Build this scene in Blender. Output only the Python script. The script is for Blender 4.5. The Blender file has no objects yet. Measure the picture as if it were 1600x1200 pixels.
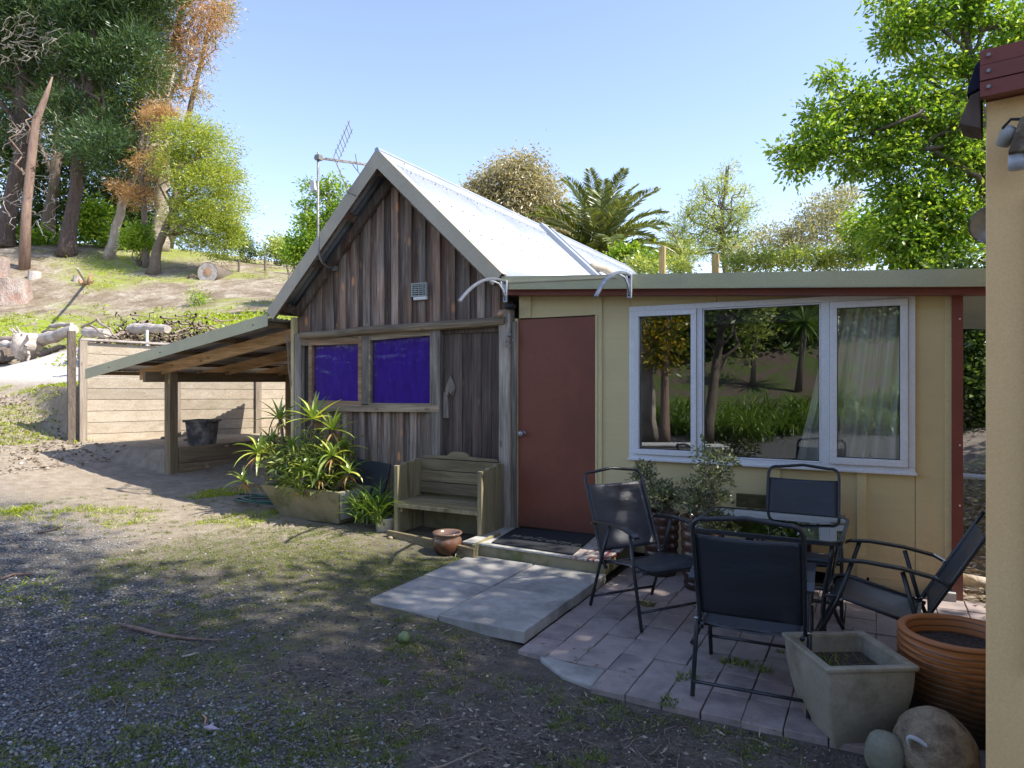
import bpy, math, random
import numpy as np
from mathutils import Vector, Matrix

random.seed(7)
rng = np.random.default_rng(11)
R = math.radians
scene = bpy.context.scene
COL = scene.collection

# ------------------------------------------------------------------ camera, sky, sun, exposure
ZC = 1.5                      # eye height above the concrete slabs
TH = R(27.95)                 # the camera looks this far to the left of the wall's normal
FPX = 1067.0                  # focal length in pixels of a 1600 px wide picture
cam_d = bpy.data.cameras.new('camera'); cam = bpy.data.objects.new('camera', cam_d); COL.objects.link(cam)
cam.location = (0, 0, ZC); cam.rotation_euler = (R(90), 0, TH)
cam_d.sensor_width = 36; cam_d.lens = 36 * FPX / 1600
cam_d.shift_y = -3 / 1600; cam_d.clip_end = 900; cam_d.clip_start = 0.05
scene.camera = cam

SUN_DIR = Vector((0.80, 0.12, 1.0)).normalized()       # towards the sun
elev = math.asin(SUN_DIR.z); az = math.atan2(SUN_DIR.x, SUN_DIR.y)
w = bpy.data.worlds.new('World'); scene.world = w; w.use_nodes = True
nt = w.node_tree; nt.nodes.clear()
sky = nt.nodes.new('ShaderNodeTexSky'); sky.sky_type = 'NISHITA'; sky.sun_disc = False
sky.sun_elevation = elev; sky.sun_rotation = az
sky.air_density = 1.0; sky.dust_density = 0.35; sky.ozone_density = 2.4; sky.altitude = 50
bg = nt.nodes.new('ShaderNodeBackground'); bg.inputs[1].default_value = 0.15
wo = nt.nodes.new('ShaderNodeOutputWorld')
tint = nt.nodes.new('ShaderNodeMix'); tint.data_type = 'RGBA'; tint.blend_type = 'MULTIPLY'; tint.inputs[0].default_value = 1
tint.inputs[7].default_value = (1.11, 0.95, 0.93, 1)
nt.links.new(sky.outputs[0], tint.inputs[6]); nt.links.new(tint.outputs[2], bg.inputs[0]); nt.links.new(bg.outputs[0], wo.inputs[0])
sl = bpy.data.lights.new('sun', 'SUN'); so = bpy.data.objects.new('sun', sl); COL.objects.link(so)
sl.energy = 3.5; sl.angle = R(0.53); sl.color = (1.0, 0.95, 0.87)
so.rotation_euler = SUN_DIR.to_track_quat('Z', 'Y').to_euler(); so.location = SUN_DIR * 60
scene.view_settings.view_transform = 'Standard'; scene.view_settings.look = 'None'
scene.view_settings.gamma = 1; scene.view_settings.use_curve_mapping = False
scene.view_settings.exposure = 1.28
scene.render.engine = 'CYCLES'
scene.cycles.max_bounces = 8; scene.cycles.transparent_max_bounces = 12

# ------------------------------------------------------------------ where a measured pixel lies in the place
S_, C_ = math.sin(TH), math.cos(TH)
def ray(px, py):
    r = (px - 800) / FPX; u = (597 - py) / FPX
    return Vector((-S_ + C_ * r, C_ + S_ * r, u))
def onY(px, py, y):
    d = ray(px, py); t = y / d.y; return Vector((d.x * t, y, ZC + d.z * t))
def onZ(px, py, z):
    d = ray(px, py); t = (z - ZC) / d.z; return Vector((d.x * t, d.y * t, z))
def atD(px, py, t):
    d = ray(px, py); return Vector((d.x * t, d.y * t, ZC + d.z * t))
WY = 5.83                     # the plane of the front walls

# ------------------------------------------------------------------ materials
def newmat(name):
    m = bpy.data.materials.new(name); m.use_nodes = True
    t = m.node_tree; t.nodes.clear()
    o = t.nodes.new('ShaderNodeOutputMaterial')
    return m, t, o
def N(t, typ, **kw):
    n = t.nodes.new(typ)
    for k, v in kw.items():
        if k.startswith('i_'):
            n.inputs[k[2:].replace('_', ' ')].default_value = v
        else: setattr(n, k, v)
    return n
def c4(c): return (c[0], c[1], c[2], 1)
def ramp(t, fac, stops):
    r = t.nodes.new('ShaderNodeValToRGB'); e = r.color_ramp.elements
    while len(e) < len(stops): e.new(0.5)
    for i, (p, c) in enumerate(stops): e[i].position = p; e[i].color = c4(c) if len(c) == 3 else c
    t.links.new(fac, r.inputs[0]); return r.outputs[0]
def mixc(t, fac, a, b, mode='MIX'):
    m = t.nodes.new('ShaderNodeMix'); m.data_type = 'RGBA'; m.blend_type = mode
    for sock, v in ((m.inputs[0], fac), (m.inputs[6], a), (m.inputs[7], b)):
        if isinstance(v, (int, float)): sock.default_value = v
        elif isinstance(v, tuple): sock.default_value = c4(v)
        else: t.links.new(v, sock)
    return m.outputs[2]
def math_(t, op, a, b=0.0, c=None):
    m = t.nodes.new('ShaderNodeMath'); m.operation = op
    for i, v in enumerate((a, b, c)):
        if v is None: continue
        if isinstance(v, (int, float)): m.inputs[i].default_value = v
        else: t.links.new(v, m.inputs[i])
    return m.outputs[0]
def coords(t, stretch=(1, 1, 1), world=False, rand=True):
    if world:
        g = t.nodes.new('ShaderNodeNewGeometry'); v = g.outputs['Position']
    else:
        g = t.nodes.new('ShaderNodeTexCoord'); v = g.outputs['Object']
    if rand and not world:
        oi = t.nodes.new('ShaderNodeObjectInfo')
        a = t.nodes.new('ShaderNodeVectorMath'); a.operation = 'MULTIPLY_ADD'
        t.links.new(oi.outputs['Random'], a.inputs[0]); a.inputs[1].default_value = (37.3, 91.7, 53.1)
        t.links.new(v, a.inputs[2]); v = a.outputs[0]
    mp = t.nodes.new('ShaderNodeMapping'); mp.inputs['Scale'].default_value = stretch
    t.links.new(v, mp.inputs[0]); return mp.outputs[0]
def noise(t, vec, scale, detail=4, rough=0.6, dist=0.0):
    n = N(t, 'ShaderNodeTexNoise'); n.inputs['Scale'].default_value = scale
    n.inputs['Detail'].default_value = detail; n.inputs['Roughness'].default_value = rough
    n.inputs['Distortion'].default_value = dist
    t.links.new(vec, n.inputs['Vector']); return n.outputs['Fac']
def principled(t, o, col, rough=0.6, bump=None, bdist=0.01, bstr=0.5, metal=0.0, spec=0.5):
    p = t.nodes.new('ShaderNodeBsdfPrincipled')
    if isinstance(col, tuple): p.inputs['Base Color'].default_value = c4(col)
    else: t.links.new(col, p.inputs['Base Color'])
    if isinstance(rough, (int, float)): p.inputs['Roughness'].default_value = rough
    else: t.links.new(rough, p.inputs['Roughness'])
    p.inputs['Metallic'].default_value = metal; p.inputs['Specular IOR Level'].default_value = spec
    if bump is not None:
        b = t.nodes.new('ShaderNodeBump'); b.inputs['Strength'].default_value = bstr; b.inputs['Distance'].default_value = bdist
        t.links.new(bump, b.inputs['Height']); t.links.new(b.outputs[0], p.inputs['Normal'])
    t.links.new(p.outputs[0], o.inputs[0]); return p
def surf(name, c1, c2, scale=6, stretch=(1, 1, 1), rough=0.6, bstr=0.3, bdist=0.004, metal=0.0, spec=0.5, grime=None, gscale=1.2, gamt=0.5, fine=60, rand=True):
    """two-tone mottled surface with fine relief and, if asked, blotches of grime"""
    m, t, o = newmat(name); v = coords(t, stretch, rand=rand)
    n1 = noise(t, v, scale, 6, 0.6); n2 = noise(t, v, fine, 3, 0.6)
    c = ramp(t, n1, [(0.3, c1), (0.7, c2)])
    c = mixc(t, 0.25, c, ramp(t, n2, [(0.3, tuple(x * 0.7 for x in c1)), (0.7, tuple(min(1, x * 1.2) for x in c2))]))
    if grime is not None:
        v2 = coords(t, (1, 1, 1), rand=rand); g = noise(t, v2, gscale, 5, 0.65)
        c = mixc(t, math_(t, 'MULTIPLY', ramp(t, g, [(0.48, (0, 0, 0)), (0.66, (1, 1, 1))]), gamt), c, grime)
    principled(t, o, c, rough, math_(t, 'ADD', n2, n1), bdist, bstr, metal, spec); return m
def splash(name, lo, amt=.55):
    """dirt splashed up from the ground: stays on the lowest part of the surface"""
    m = M[name]; t = m.node_tree; p = [n for n in t.nodes if n.type == 'BSDF_PRINCIPLED'][0]; src = p.inputs['Base Color'].links[0].from_socket
    g = t.nodes.new('ShaderNodeNewGeometry'); sp = t.nodes.new('ShaderNodeSeparateXYZ'); t.links.new(g.outputs['Position'], sp.inputs[0])
    mr = t.nodes.new('ShaderNodeMapRange'); mr.inputs[1].default_value = .55; mr.inputs[2].default_value = .0; t.links.new(sp.outputs[2], mr.inputs[0])
    n = noise(t, g.outputs['Position'], 9, 6, .75); f = math_(t, 'MULTIPLY', ramp(t, math_(t, 'ADD', math_(t, 'MULTIPLY', mr.outputs[0], .55), math_(t, 'MULTIPLY', n, .6)), [(.50, (0, 0, 0)), (.75, (1, 1, 1))]), amt)
    t.links.new(mixc(t, f, src, lo), p.inputs['Base Color'])
def wood(name, axis, cols, k=(1.65, 1.42, 1.15), rough=0.8, knots=(0.45, 0.36, 0.24), knotamt=0.7, grain=1.0, bstr=0.6, randv=0.35, ends=None, patina=False, kt=(0.07, 0.14)):
    """planks: streaks run along `axis`; knots; each plank has its own tone"""
    cols = [tuple(min(.8, a * b) for a, b in zip(c_, k)) for c_ in cols]; knots = tuple(min(.8, a * b) for a, b in zip(knots, k))
    m, t, o = newmat(name)
    st = [38 * grain] * 3; st['xyz'.index(axis)] = 1.6
    v = coords(t, tuple(st)); n1 = noise(t, v, 1.0, 6, 0.65, 0.4)
    st2 = [7.0] * 3; st2['xyz'.index(axis)] = 0.9
    v2 = coords(t, tuple(st2)); n2 = noise(t, v2, 1.0, 4, 0.6, 0.6)
    st3 = [150.0] * 3; st3['xyz'.index(axis)] = 4.0
    n3 = noise(t, coords(t, tuple(st3)), 1.0, 3, 0.6)
    f = math_(t, 'ADD', math_(t, 'MULTIPLY', n1, 0.5), math_(t, 'MULTIPLY', n2, 0.5))
    c = ramp(t, f, [(0.33, cols[0]), (0.5, cols[1]), (0.67, cols[2])])
    c = mixc(t, 0.55, c, ramp(t, n3, [(0.35, (0.35, 0.35, 0.35)), (0.6, (1, 1, 1))]), 'MULTIPLY')
    stk = [7.0] * 3; stk['xyz'.index(axis)] = 3.0
    vo = N(t, 'ShaderNodeTexVoronoi'); vo.inputs['Scale'].default_value = 1.0; t.links.new(coords(t, tuple(stk)), vo.inputs['Vector'])
    k = ramp(t, vo.outputs['Distance'], [(kt[0], (1, 1, 1)), (kt[1], (0, 0, 0))])
    kk = math_(t, 'MULTIPLY', k, knotamt)
    c = mixc(t, kk, c, knots)
    if patina: c = mixc(t, math_(t, 'MULTIPLY', ramp(t, noise(t, coords(t, (2.2, 2.2, 1.1)), 1.0, 4, 0.6), [(0.42, (0, 0, 0)), (0.62, (1, 1, 1))]), .6), c, mixc(t, 1.0, c, (1.25, 0.82, 0.60), 'MULTIPLY'))
    oi = t.nodes.new('ShaderNodeObjectInfo')
    mr = t.nodes.new('ShaderNodeMapRange'); t.links.new(oi.outputs['Random'], mr.inputs[0])
    mr.inputs[3].default_value = 1 - randv; mr.inputs[4].default_value = 1 + randv
    hs = t.nodes.new('ShaderNodeHueSaturation'); t.links.new(mr.outputs[0], hs.inputs['Value']); t.links.new(c, hs.inputs['Color'])
    if ends: ends
    principled(t, o, hs.outputs[0], rough, math_(t, 'ADD', n1, n3), 0.004, bstr); return m
def leafmat(name, c1, c2, c3=None, trans=0.4, gloss=0.06, scale=0.5, bright=1.6):
    c1, c2, c3 = [None if c_ is None else tuple(min(.75, a * b) for a, b in zip(c_, (bright * 1.08, bright, bright * .9))) for c_ in (c1, c2, c3)]
    m, t, o = newmat(name)
    g = t.nodes.new('ShaderNodeNewGeometry')
    n = noise(t, g.outputs['Position'], scale, 3, 0.6)
    f = math_(t, 'ADD', math_(t, 'MULTIPLY', g.outputs['Random Per Island'], 0.6), math_(t, 'MULTIPLY', n, 0.55))
    c = ramp(t, f, [(0.25, c1), (0.85, c2)] if c3 is None else [(0.2, c1), (0.55, c2), (0.92, c3)])
    d = t.nodes.new('ShaderNodeBsdfDiffuse'); tr = t.nodes.new('ShaderNodeBsdfTranslucent'); gl = t.nodes.new('ShaderNodeBsdfGlossy')
    gl.inputs['Roughness'].default_value = 0.35
    tc = mixc(t, 1.0, c, (1.25, 1.2, 0.55), 'MULTIPLY')
    t.links.new(c, d.inputs[0]); t.links.new(tc, tr.inputs[0])
    a = t.nodes.new('ShaderNodeMixShader'); a.inputs[0].default_value = trans
    t.links.new(d.outputs[0], a.inputs[1]); t.links.new(tr.outputs[0], a.inputs[2])
    b = t.nodes.new('ShaderNodeMixShader'); b.inputs[0].default_value = gloss
    t.links.new(a.outputs[0], b.inputs[1]); t.links.new(gl.outputs[0], b.inputs[2])
    t.links.new(b.outputs[0], o.inputs[0]); return m
def glass(name, tint, base, grazing, rough=0.0, wavy=0.0):
    m, t, o = newmat(name)
    tr = t.nodes.new('ShaderNodeBsdfTransparent'); tr.inputs[0].default_value = c4(tint)
    gl = t.nodes.new('ShaderNodeBsdfGlossy'); gl.inputs['Roughness'].default_value = rough; gl.inputs[0].default_value = (0.97, 1, 0.98, 1)
    if wavy:
        bp_ = t.nodes.new('ShaderNodeBump'); bp_.inputs['Strength'].default_value = 1; bp_.inputs['Distance'].default_value = wavy
        t.links.new(noise(t, coords(t, (4, 4, 9)), 1.0, 3, 0.55, 0.8), bp_.inputs['Height']); t.links.new(bp_.outputs[0], gl.inputs['Normal'])
    lw = t.nodes.new('ShaderNodeLayerWeight'); lw.inputs[0].default_value = 0.25
    mr = t.nodes.new('ShaderNodeMapRange'); mr.inputs[3].default_value = base; mr.inputs[4].default_value = grazing
    t.links.new(lw.outputs['Fresnel'], mr.inputs[0])
    b = t.nodes.new('ShaderNodeMixShader'); t.links.new(mr.outputs[0], b.inputs[0])
    t.links.new(tr.outputs[0], b.inputs[1]); t.links.new(gl.outputs[0], b.inputs[2]); t.links.new(b.outputs[0], o.inputs[0]); return m

M = {}
M['board_up'] = wood('weathered_boards', 'z', [(0.030, 0.022, 0.020), (0.11, 0.092, 0.088), (0.25, 0.25, 0.27)], knots=(0.34, 0.20, 0.10), patina=True, randv=.45, kt=(.10, .20))
M['batten'] = wood('grey_battens', 'z', [(0.06, 0.052, 0.05), (0.17, 0.158, 0.155), (0.33, 0.33, 0.35)], knots=(0.40, 0.26, 0.15), patina=True, randv=.45, kt=(.10, .20))
M['board_low'] = wood('lower_boards', 'z', [(0.035, 0.025, 0.022), (0.12, 0.11, 0.11), (0.28, 0.31, 0.35)], knots=(0.10, 0.06, 0.04), patina=True, randv=.4)
M['beam_grey'] = wood('grey_beam', 'x', [(0.08, 0.065, 0.05), (0.22, 0.19, 0.15), (0.38, 0.34, 0.28)], knots=(0.10, 0.07, 0.05))
M['post_grey'] = wood('grey_post', 'z', [(0.06, 0.055, 0.055), (0.19, 0.185, 0.185), (0.36, 0.35, 0.34)], knots=(0.06, 0.05, 0.05))
M['door_old'] = wood('old_door_boards', 'z', [(0.024, 0.018, 0.017), (0.07, 0.056, 0.053), (0.125, 0.108, 0.10)], knotamt=0.1, randv=0.2)
M['frame_brown'] = wood('brown_window_frame', 'x', [(0.12, 0.075, 0.05), (0.22, 0.155, 0.105), (0.34, 0.26, 0.19)], knotamt=0.1, randv=0.1)
M['pine_new_y'] = wood('pale_pine_planks', 'y', [(0.42, 0.34, 0.235), (0.52, 0.435, 0.32), (0.60, 0.52, 0.40)], k=(1, 1, 1), knots=(0.32, 0.21, 0.12), grain=0.5, bstr=0.35, randv=0.17, kt=(.05, .11))
M['yellow_post'] = wood('yellow_posts', 'z', [(0.30, 0.20, 0.06), (0.44, 0.31, 0.11), (0.54, 0.40, 0.17)], k=(1, 1, 1), grain=0.6, bstr=0.3, randv=0.12)
M['pine_post'] = wood('pine_posts', 'z', [(0.24, 0.18, 0.13), (0.36, 0.29, 0.22), (0.46, 0.39, 0.31)], k=(1, 1, 1), knots=(0.2, 0.12, 0.07), grain=0.6, bstr=0.3, randv=0.12)
M['rafter'] = wood('rafter_timber', 'x', [(0.17, 0.11, 0.06), (0.36, 0.26, 0.16), (0.52, 0.41, 0.28)], knots=(0.1, 0.06, 0.03), grain=0.5, bstr=0.3, randv=0.12)
M['rafter_y'] = wood('beam_timber', 'y', [(0.10, 0.075, 0.045), (0.20, 0.15, 0.095), (0.29, 0.23, 0.155)], k=(1.25, 1.15, 1.0), grain=0.5, bstr=0.3, randv=0.1)
M['post_brown'] = wood('shed_posts', 'z', [(0.12, 0.085, 0.05), (0.22, 0.17, 0.11), (0.31, 0.25, 0.17)], k=(1.2, 1.15, 1.0), grain=0.6, bstr=0.3, randv=0.1)
M['bench_x'] = wood('bench_slats', 'x', [(0.10, 0.078, 0.05), (0.20, 0.16, 0.105), (0.29, 0.245, 0.17)], k=(1.3, 1.25, 1.0), knots=(0.09, 0.06, 0.04), grain=0.6, bstr=0.3, randv=0.2)
M['bench_z'] = wood('bench_sides', 'z', [(0.14, 0.12, 0.08), (0.25, 0.22, 0.15), (0.34, 0.31, 0.22)], k=(1.3, 1.25, 1.0), knots=(0.1, 0.08, 0.05), grain=0.6, bstr=0.3, randv=0.12)
M['mossy_plank'] = wood('mossy_plank', 'x', [(0.03, 0.03, 0.015), (0.07, 0.075, 0.03), (0.13, 0.14, 0.06)], knotamt=0.1)
M['colorsteel'] = surf('green_grey_flashing', (0.46, 0.435, 0.25), (0.54, 0.51, 0.31), 2, rough=0.42, bstr=0.05, grime=(0.30, 0.31, 0.25), gamt=0.5)
M['barge'] = surf('beige_barge', (0.45, 0.385, 0.275), (0.53, 0.46, 0.34), 2, rough=0.45, bstr=0.05, grime=(0.26, 0.22, 0.18), gamt=0.5)
M['roofing'] = surf('zinc_roofing', (0.36, 0.385, 0.43), (0.46, 0.485, 0.53), 1.2, rough=0.42, bstr=0.05, metal=0.25, grime=(0.28, 0.32, 0.38), gscale=1.3, gamt=0.6)
M['roof_under'] = surf('rusty_roof_underside', (0.30, 0.30, 0.30), (0.42, 0.42, 0.41), 2, rough=0.5, bstr=0.05, metal=0.3, grime=(0.2, 0.13, 0.09))
M['cream'] = surf('cream_cladding', (0.64, 0.525, 0.27), (0.69, 0.57, 0.30), 2.5, (1, 1, 12), rough=0.6, bstr=0.12, bdist=0.002, grime=(0.55, 0.44, 0.27), gamt=0.45)
M['cream_trim'] = surf('cream_trim', (0.68, 0.56, 0.295), (0.73, 0.61, 0.33), 4, rough=0.6, bstr=0.1, bdist=0.002, grime=(0.42, 0.34, 0.2), gamt=0.4)
splash('cream', (0.30, 0.25, 0.17)); splash('cream_trim', (0.30, 0.25, 0.17))
M['near_wall'] = surf('peach_render', (0.84, 0.54, 0.24), (0.88, 0.58, 0.27), 3, rough=0.65, bstr=0.12, bdist=0.002, grime=(0.78, 0.49, 0.22), gamt=0.5, fine=120)
M['maroon'] = surf('maroon_paint', (0.20, 0.052, 0.038), (0.25, 0.065, 0.046), 3, rough=0.45, bstr=0.1, bdist=0.002, grime=(0.16, 0.05, 0.04), gamt=0.5)
M['red_door'] = surf('red_brown_door_paint', (0.205, 0.060, 0.037), (0.24, 0.073, 0.044), 1.6, rough=0.42, bstr=0.1, bdist=0.002, grime=(0.16, 0.05, 0.034), gscale=1.6, gamt=0.8)
splash('red_door', (0.10, 0.045, 0.035), .6); splash('maroon', (0.12, 0.07, 0.055), .5)
M['upvc'] = surf('white_window_frame', (0.74, 0.76, 0.80), (0.80, 0.81, 0.84), 5, rough=0.3, bstr=0.03, grime=(0.62, 0.62, 0.58), gamt=0.4)
M['steel'] = surf('brushed_steel', (0.30, 0.30, 0.31), (0.42, 0.42, 0.43), 12, rough=0.35, bstr=0.05, metal=0.8)
M['grey_plastic'] = surf('grey_plastic', (0.36, 0.38, 0.42), (0.44, 0.46, 0.50), 8, rough=0.35, bstr=0.03)
M['dark_metal'] = surf('dark_powder_coat', (0.022, 0.024, 0.028), (0.034, 0.036, 0.042), 20, rough=0.27, bstr=0.05)
M['galv'] = surf('dull_galvanised', (0.28, 0.28, 0.27), (0.38, 0.38, 0.37), 12, rough=0.5, bstr=0.1, metal=0.5, grime=(0.2, 0.15, 0.1))
M['rust'] = surf('rust', (0.13, 0.05, 0.025), (0.2, 0.09, 0.045), 20, rough=0.85, bstr=0.3)
M['black'] = surf('black_rubber', (0.012, 0.012, 0.013), (0.022, 0.022, 0.022), 20, rough=0.6)
M['white'] = surf('white_paint', (0.70, 0.70, 0.68), (0.80, 0.80, 0.78), 8, rough=0.5)
M['grille'] = surf('vent_grille', (0.34, 0.36, 0.33), (0.42, 0.44, 0.40), 8, rough=0.5)
M['concrete'] = surf('concrete', (0.30, 0.295, 0.29), (0.42, 0.41, 0.395), 9, rough=0.85, bstr=0.5, bdist=0.004, grime=(0.22, 0.21, 0.19), gscale=3, gamt=0.6, fine=180)
M['slab'] = surf('exposed_slab', (0.30, 0.28, 0.25), (0.44, 0.415, 0.375), 14, rough=0.85, bstr=0.6, bdist=0.004, grime=(0.17, 0.17, 0.155), gscale=2.2, gamt=0.85, fine=240)
M['paver'] = surf('pinkish_paver', (0.27, 0.215, 0.195), (0.37, 0.30, 0.27), 10, rough=0.85, bstr=0.5, bdist=0.003, grime=(0.13, 0.11, 0.11), gscale=3, gamt=0.7, fine=200)
M['tub'] = surf('mossy_tub', (0.22, 0.19, 0.11), (0.33, 0.285, 0.18), 6, rough=0.85, bstr=0.5, bdist=0.004, grime=(0.10, 0.115, 0.035), gscale=3.5, gamt=0.8, fine=160)
M['tub_white'] = surf('bare_tub_end', (0.48, 0.50, 0.52), (0.60, 0.62, 0.63), 6, rough=0.7, bstr=0.3, grime=(0.3, 0.3, 0.27), gscale=4)
M['soil'] = surf('potting_soil', (0.014, 0.010, 0.008), (0.13, 0.10, 0.08), 45, rough=0.95, bstr=1.0, bdist=0.02, fine=150)
M['rock'] = surf('river_stone', (0.17, 0.125, 0.08), (0.36, 0.29, 0.19), 13, rough=0.8, bstr=0.9, bdist=0.012, grime=(0.085, 0.055, 0.035), gscale=11, gamt=0.85)
M['rock_green'] = surf('greenish_stone', (0.17, 0.165, 0.125), (0.26, 0.25, 0.19), 12, rough=0.75, bstr=0.4, bdist=0.006, grime=(0.11, 0.12, 0.05), gscale=8, gamt=0.5)
M['bark_dark'] = surf('pine_bark', (0.06, 0.04, 0.032), (0.17, 0.125, 0.105), 3, (3, 3, 0.7), rough=0.9, bstr=1.0, bdist=0.06, fine=14)
M['bark_pale'] = surf('pale_bark', (0.28, 0.22, 0.17), (0.48, 0.42, 0.35), 2, (2, 2, 0.5), rough=0.85, bstr=0.7, bdist=0.04, grime=(0.14, 0.09, 0.06), gscale=1.2, gamt=0.7, fine=14)
M['bark_snag'] = surf('snag_bark', (0.17, 0.10, 0.075), (0.36, 0.25, 0.19), 3, (3, 3, 0.5), rough=0.9, bstr=0.8, bdist=0.04, fine=14)
M['bark_mid'] = surf('brown_bark', (0.10, 0.075, 0.055), (0.22, 0.175, 0.135), 6, (3, 3, 0.8), rough=0.9, bstr=0.8, bdist=0.02, fine=20)
M['cutwood'] = surf('cut_wood', (0.42, 0.22, 0.12), (0.55, 0.38, 0.24), 8, rough=0.85, bstr=0.4, grime=(0.25, 0.07, 0.03), gscale=3, gamt=0.8)
M['stump_bark'] = surf('stump_bark', (0.20, 0.13, 0.10), (0.48, 0.42, 0.37), 2.2, (1, 1, 0.6), rough=0.9, bstr=1, bdist=0.06, grime=(0.35, 0.13, 0.06), gscale=2, fine=16)
M['driftwood'] = surf('bleached_log', (0.36, 0.30, 0.25), (0.58, 0.53, 0.47), 4, rough=0.9, bstr=0.6, bdist=0.03, grime=(0.2, 0.14, 0.1), gscale=3, fine=20)
M['brush'] = surf('dry_brush', (0.17, 0.12, 0.09), (0.36, 0.29, 0.23), 5, rough=0.9, bstr=0.3)
M['hose'] = surf('green_hose', (0.02, 0.08, 0.06), (0.03, 0.11, 0.08), 10, rough=0.4, bstr=0.05)
M['leaf_bright'] = leafmat('bright_leaves', (0.035, 0.085, 0.012), (0.10, 0.19, 0.025), (0.26, 0.33, 0.05), 0.5, 0.02, 0.9, 1.9)
M['leaf_pine'] = leafmat('pine_needles', (0.012, 0.035, 0.014), (0.030, 0.065, 0.025), (0.085, 0.135, 0.05), 0.2, 0.04, 0.5, 1.75)
M['leaf_dark'] = leafmat('dark_leaves', (0.015, 0.035, 0.010), (0.04, 0.075, 0.02), (0.09, 0.14, 0.035), 0.3, 0.05, 0.6)
M['leaf_wattle'] = leafmat('wattle_leaves', (0.07, 0.12, 0.02), (0.19, 0.26, 0.04), (0.36, 0.38, 0.07), 0.4, 0.04, 0.6)
M['leaf_orange'] = leafmat('rusty_needles', (0.20, 0.11, 0.055), (0.36, 0.22, 0.11), (0.44, 0.33, 0.18), 0.3, 0.03, 0.8, 1.35)
M['leaf_euc'] = leafmat('eucalypt_leaves', (0.08, 0.085, 0.055), (0.17, 0.165, 0.115), (0.29, 0.27, 0.20), 0.35, 0.03, 0.4, 2.1)
M['leaf_pale'] = leafmat('pale_tree_leaves', (0.10, 0.15, 0.06), (0.20, 0.27, 0.09), (0.40, 0.44, 0.10), 0.4, 0.05, 0.5)
M['leaf_silver'] = leafmat('silvery_leaves', (0.14, 0.17, 0.10), (0.27, 0.28, 0.19), (0.40, 0.39, 0.29), 0.3, 0.05, 0.7)
M['leaf_sage'] = leafmat('sage_leaves', (0.07, 0.10, 0.055), (0.15, 0.19, 0.11), (0.26, 0.29, 0.19), 0.3, 0.05, 0.7, 1.15)
M['leaf_palm'] = leafmat('palm_fronds', (0.035, 0.055, 0.010), (0.09, 0.125, 0.022), (0.20, 0.22, 0.045), 0.25, 0.12, 1.5)
M['palm_dead'] = leafmat('dry_fronds', (0.20, 0.13, 0.06), (0.34, 0.24, 0.12), None, 0.3, 0.03)
M['aloe'] = leafmat('aloe_leaves', (0.055, 0.10, 0.02), (0.13, 0.20, 0.035), (0.34, 0.37, 0.08), 0.35, 0.12, 3.0, 2.1)
M['aloe_dark'] = leafmat('shrub_under_aloe', (0.03, 0.055, 0.012), (0.09, 0.14, 0.03), (0.24, 0.28, 0.06), 0.35, 0.08, 4.0, 1.9)
M['strap'] = leafmat('strap_leaves', (0.03, 0.07, 0.012), (0.07, 0.14, 0.025), (0.15, 0.22, 0.04), 0.35, 0.05, 2.0, 1.4)
M['grass'] = leafmat('grass_blades', (0.05, 0.085, 0.015), (0.11, 0.16, 0.03), (0.22, 0.25, 0.07), 0.4, 0.04, 1.5, 1.25)
M['hillgrass'] = leafmat('hill_weeds', (0.14, 0.21, 0.015), (0.25, 0.34, 0.02), (0.38, 0.44, 0.05), 0.4, 0.03, 0.6, 1.15)
M['drygrass'] = leafmat('dry_litter', (0.10, 0.08, 0.065), (0.22, 0.19, 0.16), (0.46, 0.42, 0.37), 0.1, 0.03, 6, 1.0)
M['lemon_leaf'] = leafmat('yellow_leaves', (0.05, 0.10, 0.01), (0.14, 0.18, 0.02), (0.62, 0.42, 0.03), 0.4, 0.05, .6, 1.0)
M['pane'] = glass('window_glass', (0.985, 0.985, 0.98), 0.125, 0.8)
M['pane_old'] = glass('old_glass', (0.98, 0.98, 0.98), 0.006, 0.2, 0.01, 0.006)
M['table_glass'] = glass('table_glass', (0.76, 0.86, 0.81), 0.32, 1.0, 0.01)

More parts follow.
